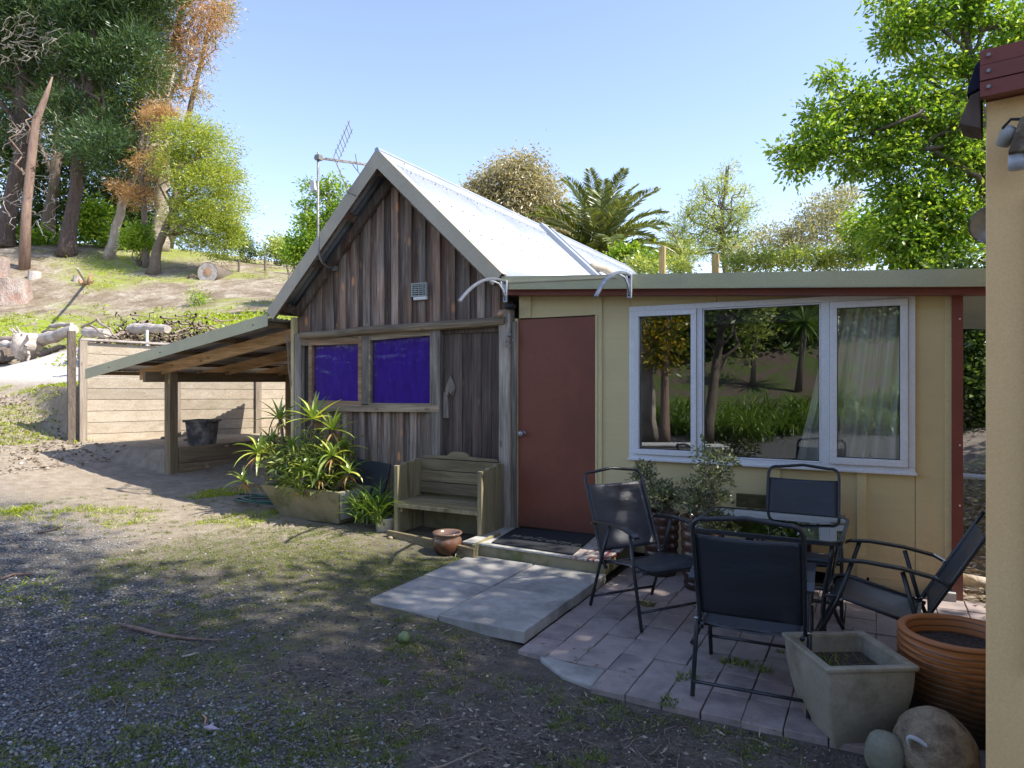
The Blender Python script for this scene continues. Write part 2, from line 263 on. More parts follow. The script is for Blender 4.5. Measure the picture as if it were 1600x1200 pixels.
def sling_mat():
    m, t, o = newmat('navy_sling_fabric'); v = coords(t, (1, 1, 1))
    wv = N(t, 'ShaderNodeTexWave'); wv.inputs['Scale'].default_value = 160; t.links.new(v, wv.inputs['Vector'])
    n = noise(t, coords(t, (3, 3, 14)), 1.0, 3, 0.5)
    c = mixc(t, wv.outputs['Fac'], (0.020, 0.025, 0.035), (0.036, 0.043, 0.056))
    principled(t, o, c, 0.34, math_(t, 'ADD', n, math_(t, 'MULTIPLY', wv.outputs['Fac'], 0.06)), 0.012, 0.6, spec=0.6); return m
M['sling'] = sling_mat()
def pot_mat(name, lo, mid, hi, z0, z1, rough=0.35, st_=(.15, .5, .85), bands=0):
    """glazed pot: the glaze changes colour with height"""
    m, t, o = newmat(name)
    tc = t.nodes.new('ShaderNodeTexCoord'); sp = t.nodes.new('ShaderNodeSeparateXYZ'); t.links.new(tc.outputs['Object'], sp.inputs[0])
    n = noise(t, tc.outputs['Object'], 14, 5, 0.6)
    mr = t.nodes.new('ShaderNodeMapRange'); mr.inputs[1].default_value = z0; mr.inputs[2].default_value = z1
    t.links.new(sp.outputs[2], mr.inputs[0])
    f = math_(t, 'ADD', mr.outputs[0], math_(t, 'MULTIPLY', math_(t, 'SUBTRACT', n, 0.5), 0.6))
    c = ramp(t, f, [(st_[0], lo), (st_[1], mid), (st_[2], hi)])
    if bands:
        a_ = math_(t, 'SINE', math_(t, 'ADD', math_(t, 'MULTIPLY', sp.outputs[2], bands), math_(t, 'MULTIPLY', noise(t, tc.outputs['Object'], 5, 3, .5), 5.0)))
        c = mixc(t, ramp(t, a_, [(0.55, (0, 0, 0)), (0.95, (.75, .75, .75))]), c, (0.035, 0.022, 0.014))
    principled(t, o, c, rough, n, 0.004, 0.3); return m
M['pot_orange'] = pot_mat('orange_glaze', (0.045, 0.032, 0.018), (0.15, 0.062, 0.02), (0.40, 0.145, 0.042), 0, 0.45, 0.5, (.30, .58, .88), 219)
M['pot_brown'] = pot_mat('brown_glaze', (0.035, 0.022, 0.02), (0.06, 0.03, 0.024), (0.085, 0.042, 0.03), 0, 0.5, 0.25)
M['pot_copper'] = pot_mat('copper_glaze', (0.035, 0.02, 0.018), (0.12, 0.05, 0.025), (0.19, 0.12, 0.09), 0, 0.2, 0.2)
M['pot_grey'] = surf('grey_green_glaze', (0.25, 0.22, 0.16), (0.38, 0.34, 0.26), 5, rough=0.28, bstr=0.15, bdist=0.004, grime=(0.13, 0.105, 0.07), gscale=4, gamt=0.7)

def cloth_mat(name, c1, c2, scale=5):
    m, t, o = newmat(name); n = noise(t, coords(t, (3, 1, 1)), scale, 4, 0.6)
    c = ramp(t, n, [(0.3, c1), (0.7, c2)])
    d = t.nodes.new('ShaderNodeBsdfDiffuse'); tr = t.nodes.new('ShaderNodeBsdfTranslucent'); t.links.new(c, d.inputs[0]); t.links.new(c, tr.inputs[0])
    a = t.nodes.new('ShaderNodeMixShader'); a.inputs[0].default_value = 0.25
    t.links.new(d.outputs[0], a.inputs[1]); t.links.new(tr.outputs[0], a.inputs[2]); t.links.new(a.outputs[0], o.inputs[0]); return m
M['purple'] = cloth_mat('purple_blue_sheet', (0.045, 0.006, 0.30), (0.075, 0.012, 0.46))
M['curtain'] = cloth_mat('white_curtain', (0.84, 0.83, 0.76), (0.90, 0.89, 0.82))
M['awning'] = cloth_mat('faded_canvas', (0.13, 0.10, 0.085), (0.22, 0.17, 0.14))
M['awning_blue'] = cloth_mat('dark_canvas', (0.03, 0.03, 0.06), (0.06, 0.06, 0.10))
M['slate'] = surf('dark_slate_board', (0.03, 0.032, 0.036), (0.05, 0.052, 0.058), 6, rough=0.5)
M['interior'] = surf('dark_lining', (0.07, 0.063, 0.053), (0.10, 0.09, 0.075), 2, rough=0.8)
M['mat_rubber'] = surf('doormat_pile', (0.010, 0.011, 0.014), (0.024, 0.026, 0.032), 90, rough=0.9, bstr=0.8, bdist=0.006, fine=260)
M['letter'] = surf('worn_letters', (0.20, 0.18, 0.13), (0.30, 0.27, 0.20), 40, rough=0.9)
M['bin'] = surf('dusty_black_bin', (0.03, 0.03, 0.035), (0.07, 0.068, 0.07), 4, rough=0.5, grime=(0.30, 0.26, 0.24), gscale=4, gamt=1.0)

def step_mat():
    m, t, o = newmat('worn_step_paint'); v = coords(t, rand=False)
    br = N(t, 'ShaderNodeTexNoise'); br.inputs['Scale'].default_value = 9; br.inputs['Detail'].default_value = 6
    mp = t.nodes.new('ShaderNodeMapping'); mp.inputs['Scale'].default_value = (4, 1, 1); mp.inputs['Rotation'].default_value = (0, 0, 0.6)
    t.links.new(v, mp.inputs[0]); t.links.new(mp.outputs[0], br.inputs['Vector'])
    sp = t.nodes.new('ShaderNodeSeparateXYZ'); t.links.new(v, sp.inputs[0])
    xr = t.nodes.new('ShaderNodeMapRange'); xr.inputs[1].default_value = 0.25; xr.inputs[2].default_value = 0.55; t.links.new(sp.outputs[0], xr.inputs[0])
    red = math_(t, 'MULTIPLY', ramp(t, br.outputs['Fac'], [(0.45, (0, 0, 0)), (0.55, (1, 1, 1))]), xr.outputs[0])
    base = ramp(t, noise(t, v, 30, 5), [(0.3, (0.30, 0.29, 0.25)), (0.7, (0.52, 0.50, 0.45))])
    c = mixc(t, red, base, (0.20, 0.045, 0.04))
    principled(t, o, c, 0.8, noise(t, v, 80, 4), 0.004, 0.4); return m
M['step'] = step_mat()

# ------------------------------------------------------------------ mesh building
class MB:
    """collects shapes for one mesh (world coordinates)"""
    def __init__(s): s.v = []; s.f = []; s.n = 0
    def add(s, vs, fs):
        vs = [tuple(v) for v in vs]; b = s.n; s.v += vs; s.f += [tuple(b + i for i in f) for f in fs]; s.n += len(vs); return s
    def box(s, x0, x1, y0, y1, z0, z1, m=None):
        vs = [(x, y, z) for x in (x0, x1) for y in (y0, y1) for z in (z0, z1)]
        if m is not None: vs = [m @ Vector(v) for v in vs]
        return s.add(vs, [(0, 1, 3, 2), (4, 6, 7, 5), (0, 4, 5, 1), (2, 3, 7, 6), (0, 2, 6, 4), (1, 5, 7, 3)])
    def beam(s, a, b, w, h, up=(0, 0, 1)):
        """square bar from a to b, w wide and h high (h along up)"""
        a = Vector(a); b = Vector(b); d = (b - a); L = d.length; d.normalize()
        u = Vector(up); sd = d.cross(u).normalized(); u = sd.cross(d).normalized()
        m = Matrix((( *sd, 0), (*d, 0), (*u, 0), (0, 0, 0, 1))).transposed(); m = Matrix.Translation(a) @ m
        return s.box(-w / 2, w / 2, 0, L, -h / 2, h / 2, m)
    def prism(s, pts, vec):
        """polygon pts extruded by vec"""
        n = len(pts); v = Vector(vec); vs = [Vector(p) for p in pts] + [Vector(p) + v for p in pts]
        return s.add(vs, [tuple(range(n))[::-1], tuple(range(n, 2 * n))] + [(i, (i + 1) % n, n + (i + 1) % n, n + i) for i in range(n)])
    def tube(s, pts, r, n=8, cap=True):
        pts = [Vector(p) for p in pts]; rs = r if hasattr(r, '__len__') else [r] * len(pts)
        b = s.n; prev = None
        for i, p in enumerate(pts):
            d = (pts[min(i + 1, len(pts) - 1)] - pts[max(i - 1, 0)])
            if d.length < 1e-9: d = Vector((0, 0, 1))
            d.normalize()
            if prev is None: u = d.orthogonal().normalized()
            else: u = (prev - d * prev.dot(d)); u = u.normalized() if u.length > 1e-6 else d.orthogonal().normalized()
            prev = u; w_ = d.cross(u)
            for k in range(n):
                a = 2 * math.pi * k / n
                s.v.append(tuple(p + (u * math.cos(a) + w_ * math.sin(a)) * rs[i]))
        m = len(pts)
        for i in range(m - 1):
            for k in range(n):
                s.f.append((b + i * n + k, b + i * n + (k + 1) % n, b + (i + 1) * n + (k + 1) % n, b + (i + 1) * n + k))
        if cap: s.f.append(tuple(b + k for k in range(n))[::-1]); s.f.append(tuple(b + (m - 1) * n + k for k in range(n)))
        s.n = len(s.v); return s
    def lathe(s, prof, c, n=32, sq=None):
        """profile [(r,z)] turned about the vertical through c"""
        b = s.n
        for (r, z) in prof:
            for k in range(n):
                a = 2 * math.pi * k / n; s.v.append((c[0] + r * math.cos(a), c[1] + r * math.sin(a), c[2] + z))
        for i in range(len(prof) - 1):
            for k in range(n): s.f.append((b + i * n + k, b + i * n + (k + 1) % n, b + (i + 1) * n + (k + 1) % n, b + (i + 1) * n + k))
        s.n = len(s.v); return s
    def build(s, name, mat, parent=None, smooth=False, bevel=0, keep=False, stuff=False, label=None):
        o = make_obj(name, np.array(s.v, dtype=np.float64).reshape(-1, 3), s.f, mat, parent, smooth, keep, label=label)
        if bevel:
            md = o.modifiers.new('bevel', 'BEVEL'); md.width = bevel; md.segments = 2; md.limit_method = 'ANGLE'; md.angle_limit = R(40)
        if stuff: o['kind'] = 'stuff'
        return o
WM = {}
def attach(o, parent):
    WM[o.name] = o.matrix_basis.copy()
    if parent is not None:
        o.parent = parent; o.matrix_parent_inverse = WM[parent.name].inverted()
def make_obj(name, V, F, mat, parent=None, smooth=False, keep=False, label=None):
    me = bpy.data.meshes.new(name)
    if len(V) and not keep:
        lo = V.min(0); hi = V.max(0); c = np.array([(lo[0] + hi[0]) / 2, (lo[1] + hi[1]) / 2, lo[2]])
    else: c = np.zeros(3)
    V = V - c
    if isinstance(F, np.ndarray):
        k = F.shape[1]; me.vertices.add(len(V)); me.vertices.foreach_set('co', V.astype(np.float32).ravel())
        me.loops.add(F.size); me.loops.foreach_set('vertex_index', F.astype(np.int32).ravel())
        me.polygons.add(len(F)); me.polygons.foreach_set('loop_start', np.arange(0, F.size, k, dtype=np.int32))
        me.update(calc_edges=True)
    else:
        me.from_pydata(V.tolist(), [], F); me.update()
    if mat is not None: me.materials.append(M[mat] if isinstance(mat, str) else mat)
    if smooth: me.polygons.foreach_set('use_smooth', [True] * len(me.polygons))
    o = bpy.data.objects.new(name, me); o.location = c; COL.objects.link(o); attach(o, parent)
    if label: o['label'] = label
    return o
def place(o, loc, rz=0):
    """same mesh again as a sister piece"""
    return o
def tag(o, label=None, cat=None, group=None, kind=None):
    if label: o['label'] = label
    if cat: o['category'] = cat
    if group: o['group'] = group
    if kind: o['kind'] = kind
    return o
def thing(name, label, cat, loc, group=None, rz=0):
    o = bpy.data.objects.new(name, None); o.empty_display_size = 0.2; o.location = loc; o.rotation_euler = (0, 0, rz); COL.objects.link(o)
    WM[o.name] = Matrix.Translation(loc) @ Matrix.Rotation(rz, 4, 'Z')
    return tag(o, label, cat, group)
def copy_piece(src, delta, parent=None):
    """a sister piece sharing src's mesh, moved by delta (world)"""
    c = src.copy(); COL.objects.link(c); c.location = src.location + Vector(delta)
    attach(c, parent if parent is not None else src.parent); return c
def copy_tree(o, parent=None):
    c = o.copy(); COL.objects.link(c)
    if parent is not None: c.parent = parent
    for ch in list(o.children): copy_tree(ch, c)
    return c
def box(name, mat, parent, x0, x1, y0, y1, z0, z1, bevel=0, label=None):
    return MB().box(x0, x1, y0, y1, z0, z1).build(name, mat, parent, bevel=bevel, label=label)
def join_np(parts):
    vs = []; fs = []; b = 0
    for v, f in parts: vs.append(v); fs.append(f + b); b += len(v)
    return np.concatenate(vs), np.concatenate(fs)
def unit(a): return a / np.maximum(np.linalg.norm(a, axis=1, keepdims=True), 1e-9)
def leaves_np(P, D, L, W, fold=0.25, droop=0.0):
    """one folded 4-vertex leaf (two triangles joined) per row: base P, direction D"""
    n = len(P); D = unit(D); u = unit(np.cross(D, rng.normal(size=(n, 3)))); nn = np.cross(D, u)
    L = np.broadcast_to(np.asarray(L, float).reshape(-1, 1), (n, 1)); W = np.broadcast_to(np.asarray(W, float).reshape(-1, 1), (n, 1))
    mid = P + D * L * 0.45; tip = P + D * L; tip[:, 2:3] -= droop * L
    V = np.stack([P, mid + u * W / 2 + nn * W * fold, tip, mid - u * W / 2 + nn * W * fold], 1).reshape(-1, 3)
    F = np.arange(4 * n).reshape(n, 4); return V, F
def clump_points(blobs, n_clump, shell=0.5):
    """clump centres in a set of ellipsoids [(c, r)]; more of them towards the outside"""
    w_ = np.array([r[0] * r[1] * r[2] for c, r in blobs]) ** 0.7; w_ = w_ / w_.sum()
    idx = rng.choice(len(blobs), n_clump, p=w_); d = unit(rng.normal(size=(n_clump, 3)))
    rad = shell + (1 - shell) * rng.random(n_clump) ** 0.7
    C = np.array([b[0] for b in blobs])[idx]; Rr = np.array([b[1] for b in blobs])[idx]
    return C + d * Rr * rad[:, None], d
def foliage(blobs, n_clump, per, csize, L, W, shell=0.5, up=0.2, droop=0.0, flat=0.6, dirmix=0.6):
    C, d = clump_points(blobs, n_clump, shell)
    n = n_clump * per; i = np.repeat(np.arange(n_clump), per)
    sz = csize * (0.6 + 0.8 * rng.random(n_clump))[i][:, None]
    off = rng.normal(size=(n, 3)) * sz * 0.5 * np.array([1, 1, flat])
    P = C[i] + off
    D = unit(off) * dirmix + d[i] * 0.3 + rng.normal(size=(n, 3)) * 0.4 + np.array([0, 0, up])
    return leaves_np(P, D, L * (0.6 + 0.7 * rng.random(n)), W * (0.7 + 0.6 * rng.random(n)), 0.2, droop), C
def limb_paths(base, top_r, targets, r0=0.08):
    return [(base, t_, r0) for t_ in targets]
def branch(mb, a, b, r0, r1, seg=5, wob=0.08, n=6, sag=0.0):
    a = Vector(a); b = Vector(b); L = (b - a).length; pts = []; rs = []
    for i in range(seg + 1):
        t = i / seg; p = a.lerp(b, t) + Vector((random.gauss(0, 1), random.gauss(0, 1), random.gauss(0, 0.6))) * L * wob * math.sin(math.pi * t)
        p.z += sag * L * math.sin(math.pi * t); pts.append(p); rs.append(r0 + (r1 - r0) * t)
    mb.tube(pts, rs, n, cap=False); return pts
def make_tree(name, label, base, path, radii, blobs, mats, cl, leafp, limbs=10, group=None, cat='tree', flare=1.4, twigs=60, limb_from=0.35, extra=None, stuff=None):
    """trunk along path (world points), limbs to the crown's lobes, twigs to leaf clumps, leaves"""
    t = thing(name, label, cat, base, group)
    mb = MB(); path = [Vector(p) for p in path]
    rs = list(radii); rs[0] *= flare
    # resample the trunk with a little wobble
    pts = [path[0]]; rr = [rs[0]]
    for i in range(len(path) - 1):
        for k in range(1, 5):
            f = k / 4; p = path[i].lerp(path[i + 1], f)
            p += Vector((random.gauss(0, 1), random.gauss(0, 1), 0)) * radii[i] * 0.12
            r_ = rs[i] + (rs[i + 1] - rs[i]) * (f ** (0.45 if i == 0 else 1)); pts.append(p); rr.append(r_)
    mb.tube(pts, rr, 10, cap=True); mb.build('trunk', mats[0], t, smooth=True)
    (V, F), C = foliage(blobs, *cl, **leafp)
    lb = MB(); tops = []
    for i in range(limbs):
        c, r = blobs[i % len(blobs)]
        tgt = Vector(c) + Vector((random.uniform(-.5, .5) * r[0], random.uniform(-.5, .5) * r[1], random.uniform(-.3, .6) * r[2]))
        k = int(len(pts) * (limb_from + (0.98 - limb_from) * random.random())); k = min(k, len(pts) - 1)
        if pts[k].z > tgt.z: k = max(1, int(k * 0.7))
        q = branch(lb, pts[k], tgt, max(rr[k] * 0.45, 0.02), 0.015, 5, 0.10, 6); tops += q[2:]
    for i in range(twigs):
        c = Vector(C[random.randrange(len(C))]); a = min(tops, key=lambda p: (p - c).length) if tops else pts[-1]
        if (a - c).length > 1.3: continue
        branch(lb, a, c, 0.022, 0.006, 3, 0.12, 4)
    if lb.n: lb.build('branches', mats[0], t, smooth=True)
    parts = [(V, F)]
    if extra is not None: parts += extra
    v, f = join_np(parts); make_obj('crown', v, f, mats[1], t)
    return t

# ------------------------------------------------------------------ the ground
def sstep(a, b, x):
    t = np.clip((x - a) / (b - a), 0, 1); return t * t * (3 - 2 * t)
_g = np.random.default_rng(5).random((257, 257))
def vnoise(x, y, s):
    x = np.asarray(x) / s + 1000.3; y = np.asarray(y) / s + 1000.7
    xi = np.floor(x).astype(int); yi = np.floor(y).astype(int); fx = x - xi; fy = y - yi
    fx = fx * fx * (3 - 2 * fx); fy = fy * fy * (3 - 2 * fy)
    g = lambda a, b: _g[a % 257, b % 257]
    return (g(xi, yi) * (1 - fx) + g(xi + 1, yi) * fx) * (1 - fy) + (g(xi, yi + 1) * (1 - fx) + g(xi + 1, yi + 1) * fx) * fy
def fnoise(x, y, s, o=4):
    r = 0; a = 1; t = 0
    for i in range(o): r = r + a * vnoise(x, y, s / 2 ** i); t += a; a *= 0.5
    return r / t
class TPS:
    def __init__(s, pts):
        P = np.array(pts, float); s.c = P[:, :2]; n = len(P)
        K = s.k(s.c, s.c) + np.eye(n) * 0.02; A = np.hstack([np.ones((n, 1)), s.c])
        L = np.block([[K, A], [A.T, np.zeros((3, 3))]]); s.w = np.linalg.solve(L, np.concatenate([P[:, 2], np.zeros(3)]))
    def k(s, a, b):
        r2 = ((a[:, None, :] - b[None]) ** 2).sum(-1); return 0.5 * r2 * np.log(r2 + 1e-9) * 0.1
    def __call__(s, x, y):
        q = np.stack([x.ravel(), y.ravel()], 1); out = []
        for i in range(0, len(q), 20000):
            b = q[i:i + 20000]; out.append(s.k(b, s.c) @ s.w[:-3] + s.w[-3] + b @ s.w[-2:])
        return np.concatenate(out).reshape(x.shape)
far = [(-120, 60, 8), (-60, 110, 8), (20, 120, 6), (100, 100, 6), (120, 0, 5), (100, -90, 9), (0, -120, 12), (-100, -90, 9), (-130, -20, 7)]
low = TPS([(0, 3, -.08), (-1.5, 3.3, -.08), (0, 5.8, -.09), (-3.2, 5.2, -.01), (-2, 1.5, -.05), (2, 3, -.08), (0, 0, -.02), (0, 8, -.08),
           (1.2, 10, .15), (4, 14, 1.4), (-5.7, 5.3, .07), (-4.2, 5.2, .02), (-6.6, 3.1, .1), (-4, 2, 0), (-8.5, 5.9, .26), (-7.5, 7, .25), (-7, 9, .3), (-11, 5.2, .55),
           (-12, 2.5, .55), (-9, 3, .30), (-10, -2, .3), (-10.9, 6.4, .57), (-9.9, 8.8, .57), (-9, 11, .6), (-6, 16, .7), (-2, 20, 1.2), (6, 4, 0), (8, 10, 1),
           (-3.3, 4.3, -.010), (-3.14, 3.72, .004), (-3.0, 3.58, .0), (-2.5, 3.5, -.012), (-3.3, 4.9, -.01), (-1.95, 3.48, -.075), (-1.7, 4.3, -.12), (-1.65, 3.75, -.11), (-1.0, 4.5, -.12), (-1.4, 3.2, -.088), (-.4, 3.18, -.088), (-4, -4, 0), (1, -5, 0.05), (-5, -8.5, .3), (2, -8.5, .25), (-5, -12, 1.3), (2, -12, 1.1), (-5, -17, 3.2), (2, -17, 2.9), (-1, -26, 6.5), (-14, -14, 2.5), (12, -14, 2.5)] + far)
def hp(px, py, d): v = atD(px, py, d); return (v.x, v.y, v.z)
high = TPS([hp(0, 625, 13.3), hp(110, 600, 12.5), hp(50, 570, 20), hp(50, 555, 22), hp(50, 502, 25), hp(50, 490, 26.5), hp(0, 391, 35), hp(200, 396, 36), hp(300, 408, 36),
            hp(400, 414, 38), hp(450, 420, 36), hp(400, 500, 22), hp(300, 512, 21), hp(200, 520, 20), hp(300, 450, 30), hp(150, 450, 30), hp(0, 450, 30), hp(60, 392, 46), hp(250, 402, 50), hp(420, 412, 52), hp(700, 440, 45), hp(1000, 480, 45),
            (-11, 8.5, 1.5), (-10, 11, 1.5), (-9, 15, 1.6), (-16, 4, 1.05), (-25, 0, 1.6), (-20, -10, 2.0), (-5, 20, 2.0), (-3, 26, 3.2), (4, 30, 4)] + far)
WP = np.array([-10.98, 6.25]); WD = np.array([0.38, 0.925])
def height(x, y, rough=True):
    x = np.atleast_1d(np.asarray(x, float)); y = np.atleast_1d(np.asarray(y, float))
    lo = low(x, y); hi = high(x, y)
    t = (x - WP[0]) * WD[0] + (y - WP[1]) * WD[1]; sd = (x - WP[0]) * -WD[1] + (y - WP[1]) * WD[0]
    lo = np.where((x < -8.3), lo + (np.maximum(lo, .57) - lo) * sstep(-8.40, -8.52, x) * sstep(5.95, 6.10, y) * sstep(10.5, 9, y), lo)
    wid = 0.10 + 3.2 * sstep(0.05, -0.5, t) + 6 * np.clip((t - 6) / 8, 0, 1); s = sstep(0.0, 1.0, (sd - 0.14) / wid)
    s = s * sstep(-7, -2.5, t)
    z = lo * (1 - s) + hi * s
    far_ = sstep(16, 22, y) * sstep(-6, 2, x)          # behind the house the two levels run together
    z = z * (1 - far_) + np.maximum(lo, hi) * far_
    if rough:
        d = np.hypot(x, y)
        flat = 1 - sstep(-3.5, -3.1, x) * sstep(2.9, 3.15, y) * sstep(6.4, 6.0, y) * 0.9
        z = z + ((fnoise(x, y, 0.9, 3) - 0.5) * 0.045 + (fnoise(x, y, 0.14, 3) - 0.5) * 0.026 + (fnoise(x + 7, y, 0.055, 2) - 0.5) * 0.008) * flat + (fnoise(x, y, 6, 4) - 0.5) * 0.5 * sstep(14, 30, d)
    return z
def hz(x, y, rough=True): return float(height(np.array([x]), np.array([y]), rough)[0])
def axis(fine0, fine1, st, lim0, lim1, near0=5, near1=5):
    a = list(np.arange(fine0, fine1, st)); s = st
    while a[-1] < lim1: s *= 1.018 if a[-1] < fine1 + near1 else 1.10; a.append(a[-1] + s)
    s = st; b = []; p = fine0
    while p > lim0: s *= 1.018 if p > fine0 - near0 else 1.10; p -= s; b.append(p)
    return np.array(b[::-1] + a)
gx = axis(-6.5, 1.2, 0.028, -170, 170, 5.5, .5); gy = axis(0.9, 6.4, 0.028, -150, 190, .5, 6)
GX, GY = np.meshgrid(gx, gy, indexing='ij'); GZ = height(GX.ravel(), GY.ravel()).reshape(GX.shape)
V = np.stack([GX, GY, GZ], -1).reshape(-1, 3); ny = len(gy)
ii, jj = np.meshgrid(np.arange(len(gx) - 1), np.arange(ny - 1), indexing='ij'); q = (ii * ny + jj).ravel()
F = np.stack([q, q + ny, q + ny + 1, q + 1], 1)
def line_side(x, y, a, b):
    """signed distance, positive to the left of a->b"""
    d = np.array([b[0] - a[0], b[1] - a[1]]); d = d / np.linalg.norm(d); return (x - a[0]) * -d[1] + (y - a[1]) * d[0]
ga = onZ(500, 1200, 0); gb = onZ(300, 840, .05)
gxx, gyy = GX.ravel(), GY.ravel(); tt = (gxx - WP[0]) * WD[0] + (gyy - WP[1]) * WD[1]; sdd = (gxx - WP[0]) * -WD[1] + (gyy - WP[1]) * WD[0]
wob = (fnoise(gxx, gyy, 1.6, 4) - 0.5)
gravel = sstep(-0.7, 0.9, line_side(gxx, gyy, ga, gb) + wob * 3.2) * sstep(4.2, 3.2, gyy + wob * 2) * sstep(-12, -8, gxx)
# driveway band on the upper level
dn = line_side(gxx, gyy, onZ(0, 622, 1.15), onZ(112, 600, 1.46)); df = line_side(gxx, gyy, atD(0, 565, 20), atD(112, 566, 18.5))
drive = sstep(-0.1, 0.9, dn + wob) * sstep(0.5, -0.5, df + wob) * sstep(0.1, 0.5, sdd) * sstep(-4, -2, tt)
hill = sstep(-1.5, 0.5, df + wob) * sstep(0.2, 1, sdd)
strip_d = np.abs(gxx * 0 + (GZ.ravel() - 3.35)) ; strip = sstep(0.75, 0.2, strip_d + wob * .5) * hill * sstep(-4, -8, gxx)
strip = np.maximum(strip, sstep(6.0, 6.9, GZ.ravel() + wob * 2.2) * hill * sstep(-22, -17, gxx + 0 * wob) * 0.9)
hillgreen = sstep(0.47, 0.57, fnoise(gxx + 9, gyy, 3.0, 5)) * hill * np.where(GZ.ravel() > 3.9, 1, .4)
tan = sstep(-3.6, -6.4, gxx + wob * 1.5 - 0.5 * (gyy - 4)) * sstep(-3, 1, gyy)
moss = sstep(0.45, 0.58, fnoise(gxx + 40, gyy, 1.3, 5)) * sstep(0.8, 2.0, gyy) * (1 - hill) * (1 - drive) * (1 - .85 * sstep(-4.6, -6.0, gxx)) * (1 - .6 * gravel)
mc = onZ(500, 885, 0); moss = np.maximum(moss, sstep(2.3, .5, np.hypot(gxx - mc.x, (gyy - mc.y) * 1.3) + wob * 1.6))
litter = sstep(0.5, 0.7, fnoise(gxx - 30, gyy, 0.8, 5)) * sstep(5.9, 4.6, gyy) * .6 + sstep(0, .5, gxx - 0.3) * sstep(5, 7, gyy)
lawnback = sstep(-7.5, -9.5, gyy + wob * 3)
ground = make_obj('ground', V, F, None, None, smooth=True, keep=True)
ground['kind'] = 'structure'
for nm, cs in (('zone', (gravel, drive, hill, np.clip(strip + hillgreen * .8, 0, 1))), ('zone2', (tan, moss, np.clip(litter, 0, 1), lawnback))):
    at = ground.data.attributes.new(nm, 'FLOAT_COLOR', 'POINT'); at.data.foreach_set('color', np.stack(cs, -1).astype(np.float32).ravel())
def ground_mat():
    m, t, o = newmat('yard_earth')
    g = t.nodes.new('ShaderNodeNewGeometry'); P = g.outputs['Position']
    def attr(n):
        a = t.nodes.new('ShaderNodeAttribute'); a.attribute_name = n; s = t.nodes.new('ShaderNodeSeparateColor'); t.links.new(a.outputs['Color'], s.inputs[0]); return s.outputs[0], s.outputs[1], s.outputs[2], a.outputs['Alpha']
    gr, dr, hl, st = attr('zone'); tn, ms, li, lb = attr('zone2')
    nf = noise(t, P, 55, 5, 0.7); nm_ = noise(t, P, 7, 5, 0.65); nl = noise(t, P, 1.3, 5, 0.6)
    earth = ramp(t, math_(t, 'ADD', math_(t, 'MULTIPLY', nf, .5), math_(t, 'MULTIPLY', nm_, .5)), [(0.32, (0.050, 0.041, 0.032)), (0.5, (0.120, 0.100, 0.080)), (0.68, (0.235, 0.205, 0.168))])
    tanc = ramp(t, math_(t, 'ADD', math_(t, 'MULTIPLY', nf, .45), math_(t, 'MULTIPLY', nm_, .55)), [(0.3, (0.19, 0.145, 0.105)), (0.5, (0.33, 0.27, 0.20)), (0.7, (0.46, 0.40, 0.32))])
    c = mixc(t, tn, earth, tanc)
    # gravel: cells of different greys
    vo = N(t, 'ShaderNodeTexVoronoi'); vo.inputs['Scale'].default_value = 55; t.links.new(P, vo.inputs['Vector'])
    sp = t.nodes.new('ShaderNodeSeparateColor'); t.links.new(vo.outputs['Color'], sp.inputs[0])
    gc = ramp(t, sp.outputs[0], [(0.0, (0.085, 0.09, 0.095)), (0.6, (0.17, 0.175, 0.18)), (0.88, (0.27, 0.275, 0.275)), (1.0, (0.50, 0.50, 0.49))])
    gc = mixc(t, ramp(t, vo.outputs['Distance'], [(0.35, (0, 0, 0)), (0.75, (1, 1, 1))]), gc, (0.035, 0.035, 0.04))
    gm = math_(t, 'MULTIPLY', gr, ramp(t, nm_, [(0.40, (0.35, 0.35, 0.35)), (0.55, (1, 1, 1))]))
    c = mixc(t, gm, c, gc)
    mossc = ramp(t, nf, [(0.3, (0.085, 0.095, 0.020)), (0.7, (0.21, 0.215, 0.045))])
    mm = math_(t, 'MULTIPLY', ms, ramp(t, noise(t, P, 16, 5, .7), [(0.43, (0, 0, 0)), (0.58, (.8, .8, .8))]))
    c = mixc(t, mm, c, mossc)
    lt = ramp(t, noise(t, P, 90, 4, 0.7), [(0.55, (0, 0, 0)), (0.68, (1, 1, 1))])
    c = mixc(t, math_(t, 'MULTIPLY', li, math_(t, 'MULTIPLY', lt, .75)), c, (0.20, 0.16, 0.12))
    # hillside
    nh = noise(t, P, 1.1, 7, 0.68); nh2 = noise(t, P, 9, 6, 0.7)
    hc = ramp(t, math_(t, 'ADD', math_(t, 'MULTIPLY', nh, .6), math_(t, 'MULTIPLY', nh2, .4)), [(0.38, (0.13, 0.095, 0.06)), (0.5, (0.25, 0.20, 0.14)), (0.62, (0.42, 0.37, 0.295))])
    c = mixc(t, hl, c, hc)
    dc = ramp(t, math_(t, 'ADD', math_(t, 'MULTIPLY', nf, .5), math_(t, 'MULTIPLY', nm_, .5)), [(0.3, (0.42, 0.39, 0.34)), (0.7, (0.58, 0.55, 0.50))])
    c = mixc(t, dr, c, dc)
    gg = ramp(t, nh2, [(0.3, (0.17, 0.22, 0.02)), (0.7, (0.30, 0.36, 0.035))])
    c = mixc(t, math_(t, 'MULTIPLY', st, ramp(t, noise(t, P, 3.5, 6, .7), [(0.38, (0, 0, 0)), (0.52, (1, 1, 1))])), c, gg)
    lbk = ramp(t, nh, [(0.45, (0.10, 0.14, 0.03)), (0.55, (0.15, 0.11, 0.085))])
    c = mixc(t, math_(t, 'MULTIPLY', lb, .9), c, lbk)
    bh = math_(t, 'ADD', math_(t, 'MULTIPLY', nf, 1.0), math_(t, 'MULTIPLY', math_(t, 'MULTIPLY', vo.outputs['Distance'], gr), -1.6))
